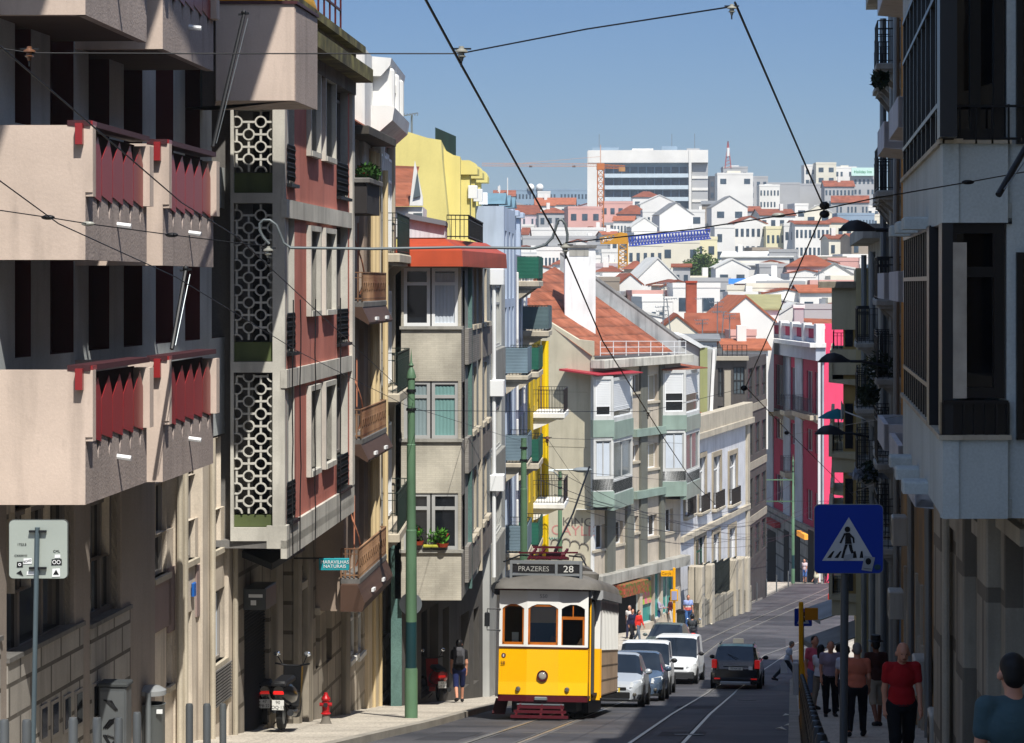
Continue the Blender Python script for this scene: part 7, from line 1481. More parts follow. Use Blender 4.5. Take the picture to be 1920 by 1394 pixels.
# lamps, number, badge, mirror
m = MB(); m.lathe([(.0,-.03),(.09,-.03),(.105,-.06),(.125,-.06),(.13,0),(.13,.05)],(-.0,-.0,1.0),24,'y'); m.build('headlight_ring', mar, tr, smooth=True); MB().ball((0,-.035,1.0),(.09,.03,.09),16,10).build('headlight', mat('lamp_glass','#8f8b84',rough=.1,spec=.8), tr, smooth=True)
for x in (-.56,.56): MB().lathe([(0,-.07),(.045,-.065),(.06,-.03),(.06,.02)],(x,.045,.70),16,'y').build('marker_light', mat('chrome','#8f8b80',rough=.2,metal=.8), tr, smooth=True)
gl2 = mat('tram_lettering','#8a8a86'); text_part('550', .12, gl2, tr, (.0,-.012,2.8), (R(90),0,0)); M_, _ = facetM(PF[0], PF[1])
q = MB(); q.lathe([(.035,-.01),(.055,-.01)],(.12,0,1.45),18,'y'); q.lathe([(0,-.008),(.035,-.008)],(.12,0,1.45),18,'y'); q.xf(M_).build('badge', mat('badge_ring','#4c2226'), tr); q = MB(); q.box(.105,.115,-.012,-.009,1.42,1.48); q.box(.122,.132,-.012,-.009,1.42,1.48); q.xf(M_).build('badge_mark', WHITEC, tr)
text_part('28', .11, mat('tram_number_dark','#5a2c1c'), tr, (-.93,.11,1.28), (R(90),0,R(-13)))
q = MB(); q.tube([(-1.0,.15,2.5),(-1.3,.05,2.5),(-1.3,.05,2.4)],.015,6); q.tube([(-1.0,.15,2.02),(-1.3,.05,2.02),(-1.3,.05,2.1)],.015,6); q.bbox(-1.36,-1.24,.0,.06,2.1,2.42); q.build('wing_mirror', BLACK, tr); 
q = MB(); q.lathe([(0,0),(.15,0),(.16,.03),(0,.05)],(-1.1,.3,2.98),14,'y'); q.build('side_lamp', BLACK, tr)
MB().bbox(-.18,.12,-.08,.1,.46,.53).build('coupler', STEEL, tr)
# lifeguard and running gear
m = MB(); pl = [(.38,.2,.5),(.30,.05,.56),(.20,-.08,.62),(.09,-.2,.68)]
for z_, y_, w_ in pl: m.obox((-w_,y_-.15,z_),(w_-.05,y_-.15,z_),.05,.07)
for x in (-.48,0,.42): m.obox((x,.1,.42),(x*1.2,-.36,.08),.05,.03)
m.build('lifeguard', mar, tr); m = MB(); m.obox((-.58,.0,.36),(.5,.0,.36),.02,.03); m.build('lifeguard_bar', STEEL, tr)
m = MB(); m.box(-.75,.75,.5,7.8,.2,.45); m.box(-.9,.9,2,6,.12,.4); m.build('underframe', BLACK, tr)
for y in (2.4,5.4):
    for x in (-.48,.48): MB().lathe([(.05,-.05),(.38,-.05),(.4,.05),(.05,.05)],(x,y,.39),20,'x').build('wheel', mat('wheel_iron','#1c1a19',rough=.6), tr, smooth=True)
m = MB(); m.obox((-1.02,.9,.45),(-1.05,.45,.12),.3,.03); m.build('step_guard', mat('maroon_grime','#3a1418',var=.3), tr)
# ================================================================== cars
def car(name, label, cat, loc, rz, paint, L=4.0, Wd=1.74, H=1.46, belt=.9, prof=None, cab=(1.0,1.6,3.1,3.8), roofp=None, group=None, front=True, plate='', win_s=None, van=False, darkb=False):
    d = loc[1]; t = thing(name, label, cat, loc, 0, group); s_ = slope(d); t.rotation_euler = ((s_ if abs(rz) < 1.5 else -s_), 0, rz)
    hw = Wd/2; c0, c1, c2, c3 = cab
    prof = prof or [(0,.50),(.04,.62),(.14,.70),(.5,.80),(c0,belt+.02),(c1,H-.06),(c1+.3,H-.01),((c1+c2)/2,H),(c2,H-.05),(c3,belt+.06),(L-.12,belt),(L,belt-.25)]
    wp = [(0,.70),(.08,.85),(.28,.95),(.7,1),(L-.6,1),(L-.15,.95),(L,.84)]
    ys = sorted({0,.04,.14,.3,.5,.75,c0,(c0+c1)/2,c1,c1+.08,(c1+c2)/2-.05,(c1+c2)/2+.05,c2-.08,c2,(c2+c3)/2,c3,L-.12,L}|{p_[0] for p_ in prof})
    G = []
    for y in ys:
        w_ = interp(wp, y)*hw; zt = interp(prof, y); cabin = c0-.01 <= y <= c3+.01 and zt > belt+.03
        zb = min(belt, zt-.07); k = min(1, max(0, (zt-belt)/(H-belt))); wr = w_*(.93-.17*k) if not van else w_*(.95-.09*k)
        G.append([(w_*.9,y,.22),(w_*1.0,y,.36),(w_*1.015,y,min(.62,zt-.12)),(w_*.985,y,zb),(w_*.94,y,min(zb+.03,zt-.04)),(wr,y,zt-.045),(wr*.84,y,zt),(0,y,zt+.015)])
    body, ws, rw, sw, rf = MB(), MB(), MB(), {}, MB()
    def put(mb, q): mb.add(q, [tuple(range(len(q)))]); mb.add([(-p[0],p[1],p[2]) for p in q][::-1], [tuple(range(len(q)))])
    for a, b, ya, yb in zip(G, G[1:], ys, ys[1:]):
        for i in range(7):
            q = [a[i], b[i], b[i+1], a[i+1]]; tgt = body; mid = (ya+yb)/2
            if i >= 5 and c0 <= mid <= c1: tgt = ws
            elif i >= 5 and c2 <= mid <= c3: tgt = rw
            elif i == 4 and c1+.06 < mid < c2-.06 and abs(mid-(c1+c2)/2) > .05 and not (van and mid > c1+1.0): tgt = sw.setdefault(mid < (c1+c2)/2, MB())
            elif i == 4 and c0+.1 < mid < c1 and not van: tgt = sw.setdefault(True, MB())
            elif i >= 5 and c1 < mid < c2 and roofp: tgt = rf
            put(tgt, q)
    for e in (G[0], G[-1]): body.add([p for p in e]+[(-p[0],p[1],p[2]) for p in e[::-1]], [tuple(range(16))])
    body.build('body', paint, t, smooth=32); cgl = glass('car_glass','#141a20',rough=.04,spec=.8)
    ws.build('windscreen', cgl, t, smooth=50); 
    if van and not front: pass
    if not van or True: rw.build('rear_window', cgl if not van else paint, t, smooth=50)
    for k_, m_ in sw.items(): m_.build('side_window', cgl, t)
    if rf.v: rf.build('roof', roofp, t, smooth=40)
    wr_ = .31 if not van else .32
    for y in (.78, L-.75):
        for x in (-1, 1):
            MB().lathe([(0,0),(wr_+.07,0)],(x*(hw*1.018),y,wr_),20,'x').build('wheel_arch', mat('arch_black','#0c0c0d',var=0), t)
            w_ = MB().lathe([(wr_*.62,-.1),(wr_,-.09),(wr_,.09),(wr_*.62,.1)],(x*(hw-.06),y,wr_),22,'x').build('wheel', RUB, t, smooth=True)
            MB().lathe([(0,x*.09),(wr_*.3,x*.085),(wr_*.62,x*.098)],(x*(hw-.06),y,wr_),10,'x').build('rim', mat('rim_silver','#8b8e92',rough=.3,metal=.7), w_)
    bk_ = mat('car_black_trim','#121315',rough=.5,var=0)
    z_g = interp(prof,.04)
    if front:
        MB().bbox(-hw*.5,hw*.5,-.02,.1,z_g-.14,z_g-.07,.01).build('grille', bk_, t); MB().bbox(-hw*.62,hw*.62,-.03,.12,.26,.42,.02).build('lower_grille', bk_, t); MB().bbox(-hw*.9,hw*.9,.02,.35,.17,.245,.02).build('bumper_lip', bk_ if not darkb else bk_, t)
        if darkb: MB().bbox(-hw*.93,hw*.93,-.035,.3,.24,.5,.05).build('bumper', mat('grey_plastic','#2a2c2e',rough=.6), t)
        for x in (-1,1): MB().add([(x*hw*.60,.0,z_g-.08),(x*hw*.84,.12,z_g-.10),(x*hw*.98,.42,z_g+.06),(x*hw*.93,.5,z_g+.13),(x*hw*.62,.1,z_g+.06)],[(0,1,2,3,4)]).xf(Matrix.Translation((x*.012,-.025,.012))).build('headlight', mat('headlight_glass','#b9bdc0',rough=.1,spec=.8,var=.2,scale=8), t); MB().ball((x*hw*.76,.02,.36),(.06,.03,.05),10,6).build('fog_light', mat('chrome','#8f8b80'), t)
        MB().lathe([(0,-.02),(.06,-.02),(.06,.0)],(0,.0,z_g-.0),12,'y').build('badge', mat('chrome','#8f8b80'), t)
        if plate: p_ = MB().box(-.26,.26,-.05,-.035,.42,.53).build('number_plate', mat('plate_white','#c9cac6',var=.03), t); text_part(plate, .1, BLACK, p_, (0,-.053,.475), (R(90),0,0), ext=.001); MB().box(.22,.26,-.054,-.05,.42,.53).build('plate_band', mat('plate_yellow','#c9b020'), p_)
    else:
        for x in (-1,1): MB().bbox(x*hw*.97,x*hw*.76,L-.14,L+.0,belt-.22,belt+.1,.03).build('tail_light', mat('tail_red','#b01713',rough=.2,spec=.7,emit=('#c01a12',.25)), t)
        MB().bbox(-hw*.95,hw*.95,L-.1,L+.08,.27,.46,.04).build('rear_bumper', bk_, t); MB().bbox(-hw*.62,hw*.62,L+.05,L+.12,.22,.33,.03).build('skid_plate', mat('skid_silver','#8f9294',rough=.35,metal=.5), t)
        for x in (-1,1): MB().box(x*hw*.86,x*hw*.62,L+.075,L+.09,.4,.45).build('reflector', mat('tail_red','#b01713'), t)
        p_ = MB().box(-.26,.26,L+.0,L+.03,belt-.28,belt-.17).build('number_plate', mat('plate_white','#c9cac6'), t); text_part(plate, .1, mat('plate_blue_text','#2b3550'), p_, (0,L+.034,belt-.225), (R(90),0,math.pi), ext=.001)
        MB().box(-hw*.5,hw*.5,L-.0,L+.02,belt-.12,belt-.09).build('trim_strip', mat('skid_silver','#8f9294'), t)
        MB().tube([(-.1,c3-.02+.05,belt+.12),(.3,(c2+c3)/2+.08,belt+.28)],.012,5).build('wiper', BLACK, t)
    for x in (-1,1): m = MB(); m.ball((x*(hw+.1),c0+.28,belt+.07),(.11,.07,.08),12,8); m.obox((x*hw*.95,c0+.3,belt+.04),(x*(hw+.05),c0+.3,belt+.05),.05,.04); m.build('wing_mirror', bk_ if (van or darkb) else paint, t, smooth=True)
    return t
silver = mat('silver_paint','#aab0b6',rough=.25,metal=.25,var=.04,spec=.6); slate = mat('slate_blue_paint','#4c5c70',rough=.2,metal=.25,var=.04,spec=.6); wpaint = mat('white_car_paint','#cfd3d6',rough=.25,var=.03,spec=.6); greyp = mat('grey_green_paint','#5f6a6a',rough=.25,metal=.4,var=.04); blackp = mat('black_car_paint','#0c0d10',rough=.12,var=.02,spec=.7)
yaw = -math.atan(.115)
def cp(px_, d, dx=0): return (P(px_,0,d).x+dx, d, g(d))
car('car', 'silver hatchback first in the queue, just behind the tram', 'car', cp(1144,65.8), yaw, silver, L=3.95, Wd=1.72, H=1.48, cab=(.95,1.75,3.0,3.8), plate='HJ·67')
car('car', 'slate blue hatchback second in the queue behind the silver one', 'car', cp(1186,72.5), yaw, slate, L=4.1, Wd=1.78, H=1.50, cab=(1.0,1.8,3.1,3.9))
vp = [(0,.55),(.05,.78),(.2,.86),(.95,1.02),(1.65,1.72),(1.95,1.80),(3.2,1.84),(4.25,1.80),(4.33,1.5),(4.38,.8)]
car('van', 'white van third in the queue, half hidden by the slate blue car', 'van', cp(1204,81.3), yaw, wpaint, L=4.38, Wd=1.82, H=1.84, belt=1.08, prof=vp, cab=(.95,1.65,4.25,4.33), van=True)
car('van', 'white small van with dark bumper in clear view behind the queue', 'van', cp(1259,93), yaw-.05, wpaint, L=4.4, Wd=1.85, H=1.84, belt=1.08, prof=vp, cab=(.95,1.65,4.25,4.33), van=True, darkb=True)
car('car', 'grey-green hatchback whose roof shows behind the white vans', 'car', cp(1240,110), yaw-.1, greyp, L=4.1, Wd=1.74, H=1.48, cab=(1.0,1.8,3.1,3.9))
d = 93.2
tx = car('taxi', 'black taxi with turquoise roof and lit roof sign driving away downhill', 'taxi', (P(1388,0,d).x, d, g(d)), math.pi+yaw-.02, blackp, L=4.34, Wd=1.82, H=1.62, belt=1.02, cab=(1.1,1.8,3.5,4.2), roofp=mat('turquoise_roof','#2f9c92',rough=.3,var=.04), front=False, plate='70·NX·20', darkb=True)
for x in (-.62,.62): MB().obox((x,1.9,1.68),(x,3.5,1.66),.04,.05).build('roof_rail', mat('rail_grey','#55585a',rough=.4), tx)
MB().bbox(-.2,.2,1.9,2.05,1.64,1.82,.03).build('taxi_sign', mat('taxi_sign_cream','#d9cdb8',rough=.4,emit=('#d9cdb8',.15)), tx); MB().box(-.0,.45,4.02,4.04,1.1,1.15).build('window_sticker', mat('tail_red','#b01713'), tx); MB().box(-.62,-.48,4.345,4.36,.75,.88).build('sticker', WHITEC, tx)
t = car('car', 'small orange vehicle far up the shaded kerb, glimpsed under the café awning', 'car', cp(1590,150), R(180)-.3, mat('orange_paint','#c9831c',rough=.3,var=.03), L=3.2, Wd=1.5, H=1.7, belt=.95, front=False, cab=(.5,.9,2.6,3.0), plate='')
# ================================================================== scooters
def scooter(label, x, d, rz, body, sc_=1.0, plate=None, group=None):
    t = thing('scooter', label, 'scooter', (x,d,g(d)+(.13 if plate else .0)), rz, group); t.scale = (sc_,)*3   # rear faces -y
    bp = mat('scooter_plastic_'+body, body, rough=.25, var=.05, spec=.6)
    for y, r_ in ((.1,.27),(1.38,.26)): w_ = MB().lathe([(r_*.65,-.05),(r_*.95,-.055),(r_,0),(r_*.95,.055),(r_*.65,.05)],(0,y+.2,r_),20,'x').build('wheel', RUB, t, smooth=True); MB().lathe([(0,-.03),(r_*.65,-.04),(r_*.65,.04),(0,.03)],(0,y+.2,r_),10,'x').build('rim', STEEL, w_)
    m = MB(); n_ = 12; sec = [(.0,.10,.12,.74),(.12,.2,.2,.72),(.45,.24,.24,.64),(.8,.2,.2,.56)]
    vs = [(math.cos(2*math.pi*i/n_)*w_, y, z_+math.sin(2*math.pi*i/n_)*h_) for y,w_,h_,z_ in sec for i in range(n_)]
    m.add(vs, [(j*n_+i,j*n_+(i+1)%n_,(j+1)*n_+(i+1)%n_,(j+1)*n_+i) for j in range(3) for i in range(n_)]+[tuple(range(n_)),tuple(range(3*n_,4*n_))]); m.build('body', bp, t, smooth=True)
    MB().bbox(-.15,.15,.02,.85,.84,.93,.06).build('seat', mat('seat_black','#141416',rough=.6), t, smooth=True)
    m = MB(); m.prism([(.82,.2),(1.1,.2),(1.3,.6),(1.38,1.0),(1.26,1.02),(1.15,.55),(1.0,.32),(.82,.32)],'x',-.17,.17); m.build('leg_shield', bp, t)
    m = MB(); m.cyl((0,1.58,.26),(0,1.3,1.0),.03); m.build('fork', STEEL, t); m = MB(); m.tube([(-.33,1.2,1.08),(-.12,1.28,1.03),(.12,1.28,1.03),(.33,1.2,1.08)],.018,8); m.build('handlebar', BLACK, t)
    for s_ in (-1,1): m = MB(); m.cyl((s_*.2,1.25,1.06),(s_*.28,1.2,1.22),.01); m.build('mirror_stem', BLACK, t); MB().ball((s_*.29,1.2,1.26),(.07,.02,.05),12,8).build('mirror', mat('mirror_bright','#dfe6ee',rough=.05,metal=.9,var=0), t, smooth=True)
    MB().bbox(-.1,.1,-.025,.06,.70,.76,.02).build('tail_light', mat('scooter_tail_red','#c01a18',rough=.2,emit=('#d0201c',.35)), t); MB().bbox(-.08,.08,-.015,.05,.86,.9,.01).build('grab_rail', BLACK, t)
    MB().bbox(-.05,.05,.0,.1,.4,.68).build('plate_hanger', BLACK, t); p_ = MB().box(-.11,.11,-.04,-.03,.42,.6).build('number_plate', mat('plate_white','#c9cac6'), t)
    if plate: [text_part(s, .085, BLACK, p_, (0,-.042,z_), (R(90),0,0), ext=.001) for s, z_ in ((plate[0],.555),(plate[1],.465))]
    m = MB(); m.tube([(.14,.9,.25),(.19,.5,.27),(.21,.05,.36)],[.04,.06,.065],10); m.build('exhaust', mat('exhaust_grey','#3d3e40',rough=.35,metal=.6), t, smooth=True)
    m = MB(); m.obox((-.1,.75,.15),(-.25,.7,.02),.02,.02); m.build('stand', BLACK, t); return t
scooter('black scooter with glowing red tail light parked before the roller shutter', P(522,0,44.2).x, 44.2, -.12, '#0d0e10', 1.0, ('90','OQ·13'))
scooter('dark scooter tucked in behind the black one with the lit tail light', P(506,0,46.2).x-.1, 46.2, .1, '#1b1c1f', .95, ('47','PB·22'))
scooter('red scooter parked at the dark doorway beside the backpacker', -1.88, 64.9, .25, '#8c1218', 1.0, ('12','HT·80'))
mc = scooter('dark scooter ridden by a helmeted rider beyond the white van', P(1300,0,116).x, 116, -.1, '#24272b', 1.0)
# ================================================================== people: one smooth-blended body mesh each, clothes and hair as children
def _cone(X, a, b, ra, rb):
    a = np.array(a); b = np.array(b); ab = b-a; L2 = max((ab**2).sum(), 1e-9); t = np.clip(((X-a)@ab)/L2, 0, 1); return np.linalg.norm(X-a-t[...,None]*ab, axis=-1)-(ra+(rb-ra)*t)
def _ell(X, c, r): r = np.array(r); q = (X-np.array(c))/r; k = np.linalg.norm(q, axis=-1); return (k-1)*r.min()*.9 if False else k*(k-1)/np.maximum(np.linalg.norm(q/r, axis=-1), 1e-6)
def sdf_mesh(prims, res, k=.03, cut=None):
    lo = np.array([1e9]*3); hi = -lo
    for p in prims:
        pts, rr = ((p[1],p[2]), max(p[3],p[4])) if p[0] == 'c' else ((p[1],), max(p[2]))
        for q in pts: lo = np.minimum(lo, np.array(q)-rr); hi = np.maximum(hi, np.array(q)+rr)
    lo -= res*2.5; hi += res*2.5; n = np.ceil((hi-lo)/res).astype(int)+1
    ax = [lo[i]+res*np.arange(n[i]) for i in range(3)]; X = np.stack(np.meshgrid(*ax, indexing='ij'), -1)
    S = None
    for p in prims:
        f = _cone(X, *p[1:5]) if p[0] == 'c' else _ell(X, p[1], p[2]); kk = p[5] if (p[0] == 'c' and len(p) > 5) else (p[3] if (p[0] == 'e' and len(p) > 3) else k)
        if S is None: S = f
        else: h = np.clip(.5+.5*(S-f)/kk, 0, 1); S = S*(1-h)+f*h-kk*h*(1-h)
    if cut is not None: S = np.maximum(S, cut(X))
    s = S < 0; c = np.zeros([m-1 for m in n]); cnt = np.zeros_like(c); acc = np.zeros(c.shape+(3,))
    sl = lambda d, o: tuple(slice(o[i], n[i]-1+o[i]) for i in range(3))
    E = [((0,0,0),(1,0,0)),((0,1,0),(1,1,0)),((0,0,1),(1,0,1)),((0,1,1),(1,1,1)),((0,0,0),(0,1,0)),((1,0,0),(1,1,0)),((0,0,1),(0,1,1)),((1,0,1),(1,1,1)),((0,0,0),(0,0,1)),((1,0,0),(1,0,1)),((0,1,0),(0,1,1)),((1,1,0),(1,1,1))]
    for a, b in E:
        A = S[sl(0,a)]; B = S[sl(0,b)]; m = (A < 0) != (B < 0); t = np.where(m, A/np.where(np.abs(A-B) < 1e-12, 1, A-B), 0)
        for i in range(3): acc[...,i] += np.where(m, a[i]+(b[i]-a[i])*t, 0)
        cnt += m
    act = cnt > 0; idx = -np.ones(c.shape, int); idx[act] = np.arange(act.sum())
    I = np.argwhere(act); V = lo+res*(I+acc[act]/cnt[act][:,None]); Fs = []
    for d in range(3):
        u, v = (d+1)%3, (d+2)%3; sa = [slice(1, n[i]-1) for i in range(3)]; sa[d] = slice(0, n[d]-1); sb = list(sa); sb[d] = slice(1, n[d])
        A = s[tuple(sa)]; B = s[tuple(sb)]
        for flip, m in ((0, A & ~B), (1, ~A & B)):
            J = np.argwhere(m); 
            if not len(J): continue
            o = np.array([1,1,1]); o[d] = 0; J = J+o; eu = np.zeros(3,int); eu[u] = 1; ev = np.zeros(3,int); ev[v] = 1
            q = [idx[tuple((J+w_).T)] for w_ in (-eu-ev, -ev, 0*eu, -eu)]; q = np.stack(q if not flip else q[::-1], 1); Fs.append(q)
    Fq = np.concatenate(Fs); Fq = Fq[(Fq >= 0).all(1)]; return V, Fq
def np_obj(name, V, Fq, mats, parent, mi=None):
    me = bpy.data.meshes.new(name); me.from_pydata(V.tolist(), [], Fq.tolist())
    for m in mats: me.materials.append(m)
    if mi is not None: me.polygons.foreach_set('material_index', mi.astype(int).tolist())
    me.polygons.foreach_set('use_smooth', [True]*len(me.polygons)); me.update()
    o = bpy.data.objects.new(name, me); C.objects.link(o); o.parent = parent; return o
def cloth(nm, col, **k): return mat('cloth_'+nm, col, rough=.9, var=.22, bump=.7, scale=.45, **k)
skinm = {'l':mat('skin_light','#b9836a',rough=.55,var=.06),'d':mat('skin_dark','#6b4331',rough=.55,var=.06)}
hairm = {'k':mat('hair_black','#120f0e',rough=.6,var=.2),'g':mat('hair_grey','#77736e',rough=.7,var=.25,scale=8),'b':mat('hair_brown','#3a2519',rough=.6,var=.2)}
def rot2(v, a): c, s = math.cos(a), math.sin(a); return np.array([v[0], v[1]*c-v[2]*s, v[1]*s+v[2]*c])   # about x: positive swings a down-pointing limb towards -y... (forward)
def person(label, x, d, rz, h=1.72, top='#888888', bot='#222222', sleeve=.55, legs='long', res=.025, build=1.0, hair='k', skin='l', leg=((.25,.1),(-.25,.35)), arm=((-.2,.25),(.25,.2)), lean=.05, nod=0., cat='person', group=None, z=None, dress=False, hairlong=False, shoe='#1a1a1c', topname=None, bald=False, helmet=False, grp=None, jacket=0, face=None, pav=True, seat=False, ab=.12):
    z = g(d)+(.13 if pav else 0) if z is None else z
    t = thing('person', label, cat, (x,d,z), rz, group); s = h/1.72; t.scale = (s,s,s)
    B = build; D = np.array([0,0,-1.]); hip0 = np.array([0,0,.93]); 
    def fwd(v, a): return np.array([v[0], -(-v[2])*math.sin(a)+v[1]*math.cos(a), v[2]*math.cos(a)])
    pr = []; th = []; sh = []; shoes = []
    J = {}
    lowest = 9
    for sd, (a, kb) in zip((-1,1), leg):
        hp = hip0+np.array([sd*.095*B,0,0]); kn = hp+.43*np.array([0,-math.sin(a),-math.cos(a)]); a2 = a-kb; an = kn+.41*np.array([0,-math.sin(a2),-math.cos(a2)]); toe = an+np.array([sd*.02,-.17*math.cos(a2*.6),-.05-.12*math.sin(-a2)*.5]); heel = an+np.array([0,.045,-.045])
        J[sd] = (hp,kn,an,toe,heel); lowest = min(lowest, heel[2]-.03, toe[2]-.03)
    dz = -lowest if not seat else 0; off = np.array([0,0,dz])
    for sd in (-1,1): J[sd] = tuple(p+off for p in J[sd])
    hipc = hip0+off
    up = np.array([0,-math.sin(lean),math.cos(lean)]); fw = np.array([0,-math.cos(lean),-math.sin(lean)])
    W_ = hipc+up*.02; waist = hipc+up*.14; chest = hipc+up*.36; neck = hipc+up*.535; hd = neck+up*.13+np.array([0,-.02-.05*nod,-.02*nod]); 
    for sd in (-1,1):
        hp,kn,an,toe,heel = J[sd]
        pr += [('c',hp,kn,.085*B,.055*B),('c',kn,an,.055*B,.038),('c',heel,toe,.04,.03)]
        th += [('c',hp,kn,.098*B,.072*B)]+([('c',kn,kn+(an-kn)*(.93 if legs == 'long' else .12),.07*B,.06)] if True else []); shoes += [('c',heel,toe,.05,.042)]
        shd = hipc+up*.475+np.array([sd*.165*B,0,0]); a, e = arm[(sd+1)//2]; el = shd+.29*np.array([sd*ab,-math.sin(a),-math.cos(a)]); a2 = a+e; wr = el+.25*np.array([sd*(ab-.14),-math.sin(a2),-math.cos(a2)]); hv = np.array([0,-math.sin(a2+.15),-math.cos(a2+.15)])
        J['a',sd] = (shd,el,wr,hv)
        pr += [('c',shd,el,.05*B,.038),('c',el,wr,.038,.026),('c',wr,wr+hv*.07,.026,.03)]
        sh += [('c',shd,shd+(el-shd)*min(sleeve,1)*1.0,.064*B,.056*B),('c',neck-up*.045,shd+up*.0,.055,.058)]
        if sleeve > 1: sh += [('c',el,el+(wr-el)*(sleeve-1),.054,.045)]
    pr = [('e',W_,(.155*B,.11*B,.12)),('e',waist,(.135*B,.1*B,.14)),('e',chest,(.165*B,.115*B,.17)),('c',neck-up*.04,neck+up*.07,.06,.053),('c',hipc+up*.465+np.array([-.14*B,0,0]),hipc+up*.465+np.array([.14*B,0,0]),.045,.045)]+pr
    head = [('e',hd+up*.04,(.078,.098,.105)),('e',hd-up*.045+fw*.02,(.055,.065,.06)),('c',hd-up*.0+fw*.085,hd-up*.03+fw*.108,.010,.016,.012),('e',hd+np.array([.084,0,0]),(.016,.024,.033),.008),('e',hd+np.array([-.084,0,0]),(.016,.024,.033),.008),('c',hd+up*.03+fw*.085+np.array([-.03,0,0]),hd+up*.03+fw*.085+np.array([.03,0,0]),.012,.012,.012)]
    V, Fq = sdf_mesh(pr+head, res, .03)
    # hands: palm is the wrist end of the body; fingers added to the same mesh
    fm = MB()
    for sd in (-1,1):
        shd,el,wr,hv = J['a',sd]; pc = wr+hv*.075; lat = np.array([0,-hv[2],hv[1]]); 
        for i, ln in enumerate((.062,.072,.068,.052)):
            b = pc+lat*(-.027+.018*i); q1 = b+hv*ln*.55+np.array([-sd*.008,0,0]); q2 = q1+hv*ln*.4+np.array([-sd*.026,0,0]); fm.tube([b,q1,q2],[.010,.009,.007],6)
        b = wr+hv*.03+lat*.026*-1; fm.tube([b,b-lat*.03+hv*.02,b-lat*.036+hv*.05+np.array([-sd*.015,0,0])],[.012,.011,.008],6)
    n0 = len(V); V = np.vstack([V, np.array(fm.v)]); faces = Fq.tolist()+[tuple(i+n0 for i in f) for f in fm.f]
    me = bpy.data.meshes.new('body'); me.from_pydata(V.tolist(), [], faces); me.materials.append(skinm[skin]); me.polygons.foreach_set('use_smooth', [True]*len(me.polygons)); me.update()
    o = bpy.data.objects.new('body', me); C.objects.link(o); o.parent = t
    tm = cloth(topname or top.strip('#'), top); bm_ = cloth(bot.strip('#'), bot)
    zh = hipc[2]-.03
    torso = [('e',W_+up*.02,(.172*B,.13*B,.12)),('e',waist,(.158*B,.122*B,.15)),('e',chest,(.182*B,.132*B,.175)),('c',hipc+up*.46+np.array([-.14*B,0,0]),hipc+up*.46+np.array([.14*B,0,0]),.062,.062)]
    if dress:
        torso += [('c',W_,(J[-1][1]+J[1][1])/2+np.array([0,0,.05]),.16*B,.22)]
        V1_, F1_ = sdf_mesh(torso+sh, res, .03); np_obj('dress', V1_, F1_, [tm], t)
    else:
        V1_, F1_ = sdf_mesh(torso+sh, res, .025, cut=lambda X: (zh-X[...,2])); np_obj('shirt', V1_, F1_, [tm], t)
        V1_, F1_ = sdf_mesh([('e',W_-up*.03,(.163*B,.122*B,.115))]+th, res, .03, cut=lambda X: X[...,2]-(zh+.11)); np_obj('trousers' if legs == 'long' else 'shorts', V1_, F1_, [bm_], t)
        if shoe: mb = MB(); mb.lathe([(.168*B,zh+.03),(.170*B,zh+.06)],(0,W_[1],0),20); mb.v = [(x_, W_[1]+(y_-W_[1])*.76, z_) for x_,y_,z_ in mb.v]; mb.build('belt', BLACK, t) if sleeve < 1 and legs == 'long' else None
    V1_, F1_ = sdf_mesh(shoes, max(res*.8,.012), .01); np_obj('shoes', V1_, F1_, [cloth('shoe'+shoe.strip('#'), shoe)], t)
    hs = [('e',hd+up*.06-fw*.022,(.084,.098,.09)),('e',hd+up*.0-fw*.05,(.074,.07,.08))]
    fc = hd+fw*.075-up*.02
    if helmet: V1_, F1_ = sdf_mesh([('e',hd+up*.03,(.125,.14,.135))], res, .01, cut=lambda X: -((X-(hd+fw*.15))@up)*0+ (.06-np.abs((X-hd)@up-0)) *0 -1); np_obj('helmet', V1_, F1_, [mat('helmet_black','#0e0e10',rough=.15,spec=.7,var=0)], t)
    elif not bald:
        if hairlong: hs += [('c',hd-fw*.05,hd-fw*.07-up*.2,.085,.06)]
        V1_, F1_ = sdf_mesh(hs, max(res*.7,.012), .02, cut=lambda X: .095-np.linalg.norm((X-fc)*np.array([1.,1.,1.]), axis=-1)); np_obj('hair', V1_, F1_, [hairm[hair]], t)
    else:
        V1_, F1_ = sdf_mesh([('e',hd+up*.02-fw*.02,(.083,.095,.075))], .012, .01, cut=lambda X: np.maximum(.11-np.linalg.norm(X-fc,axis=-1), ((X-hd)@up)-.035)); np_obj('hair', V1_, F1_, [hairm[hair]], t)
    if res < .02:
        for s_ in (-1,1): p = hd+up*.012+fw*.088+np.array([s_*.03,0,0]); MB().ball(p, (.012,.006,.006), 8, 6).build('eye', BLACK, t)
        p = hd-up*.055+fw*.082; MB().ball(p, (.024,.007,.005), 8, 6).build('mouth', mat('lips','#6e3a32'), t)
    t['_'] = 0; del t['_']; return t, J, hipc, hd
xp = lambda px_, d: P(px_,0,d).x
PI = math.pi
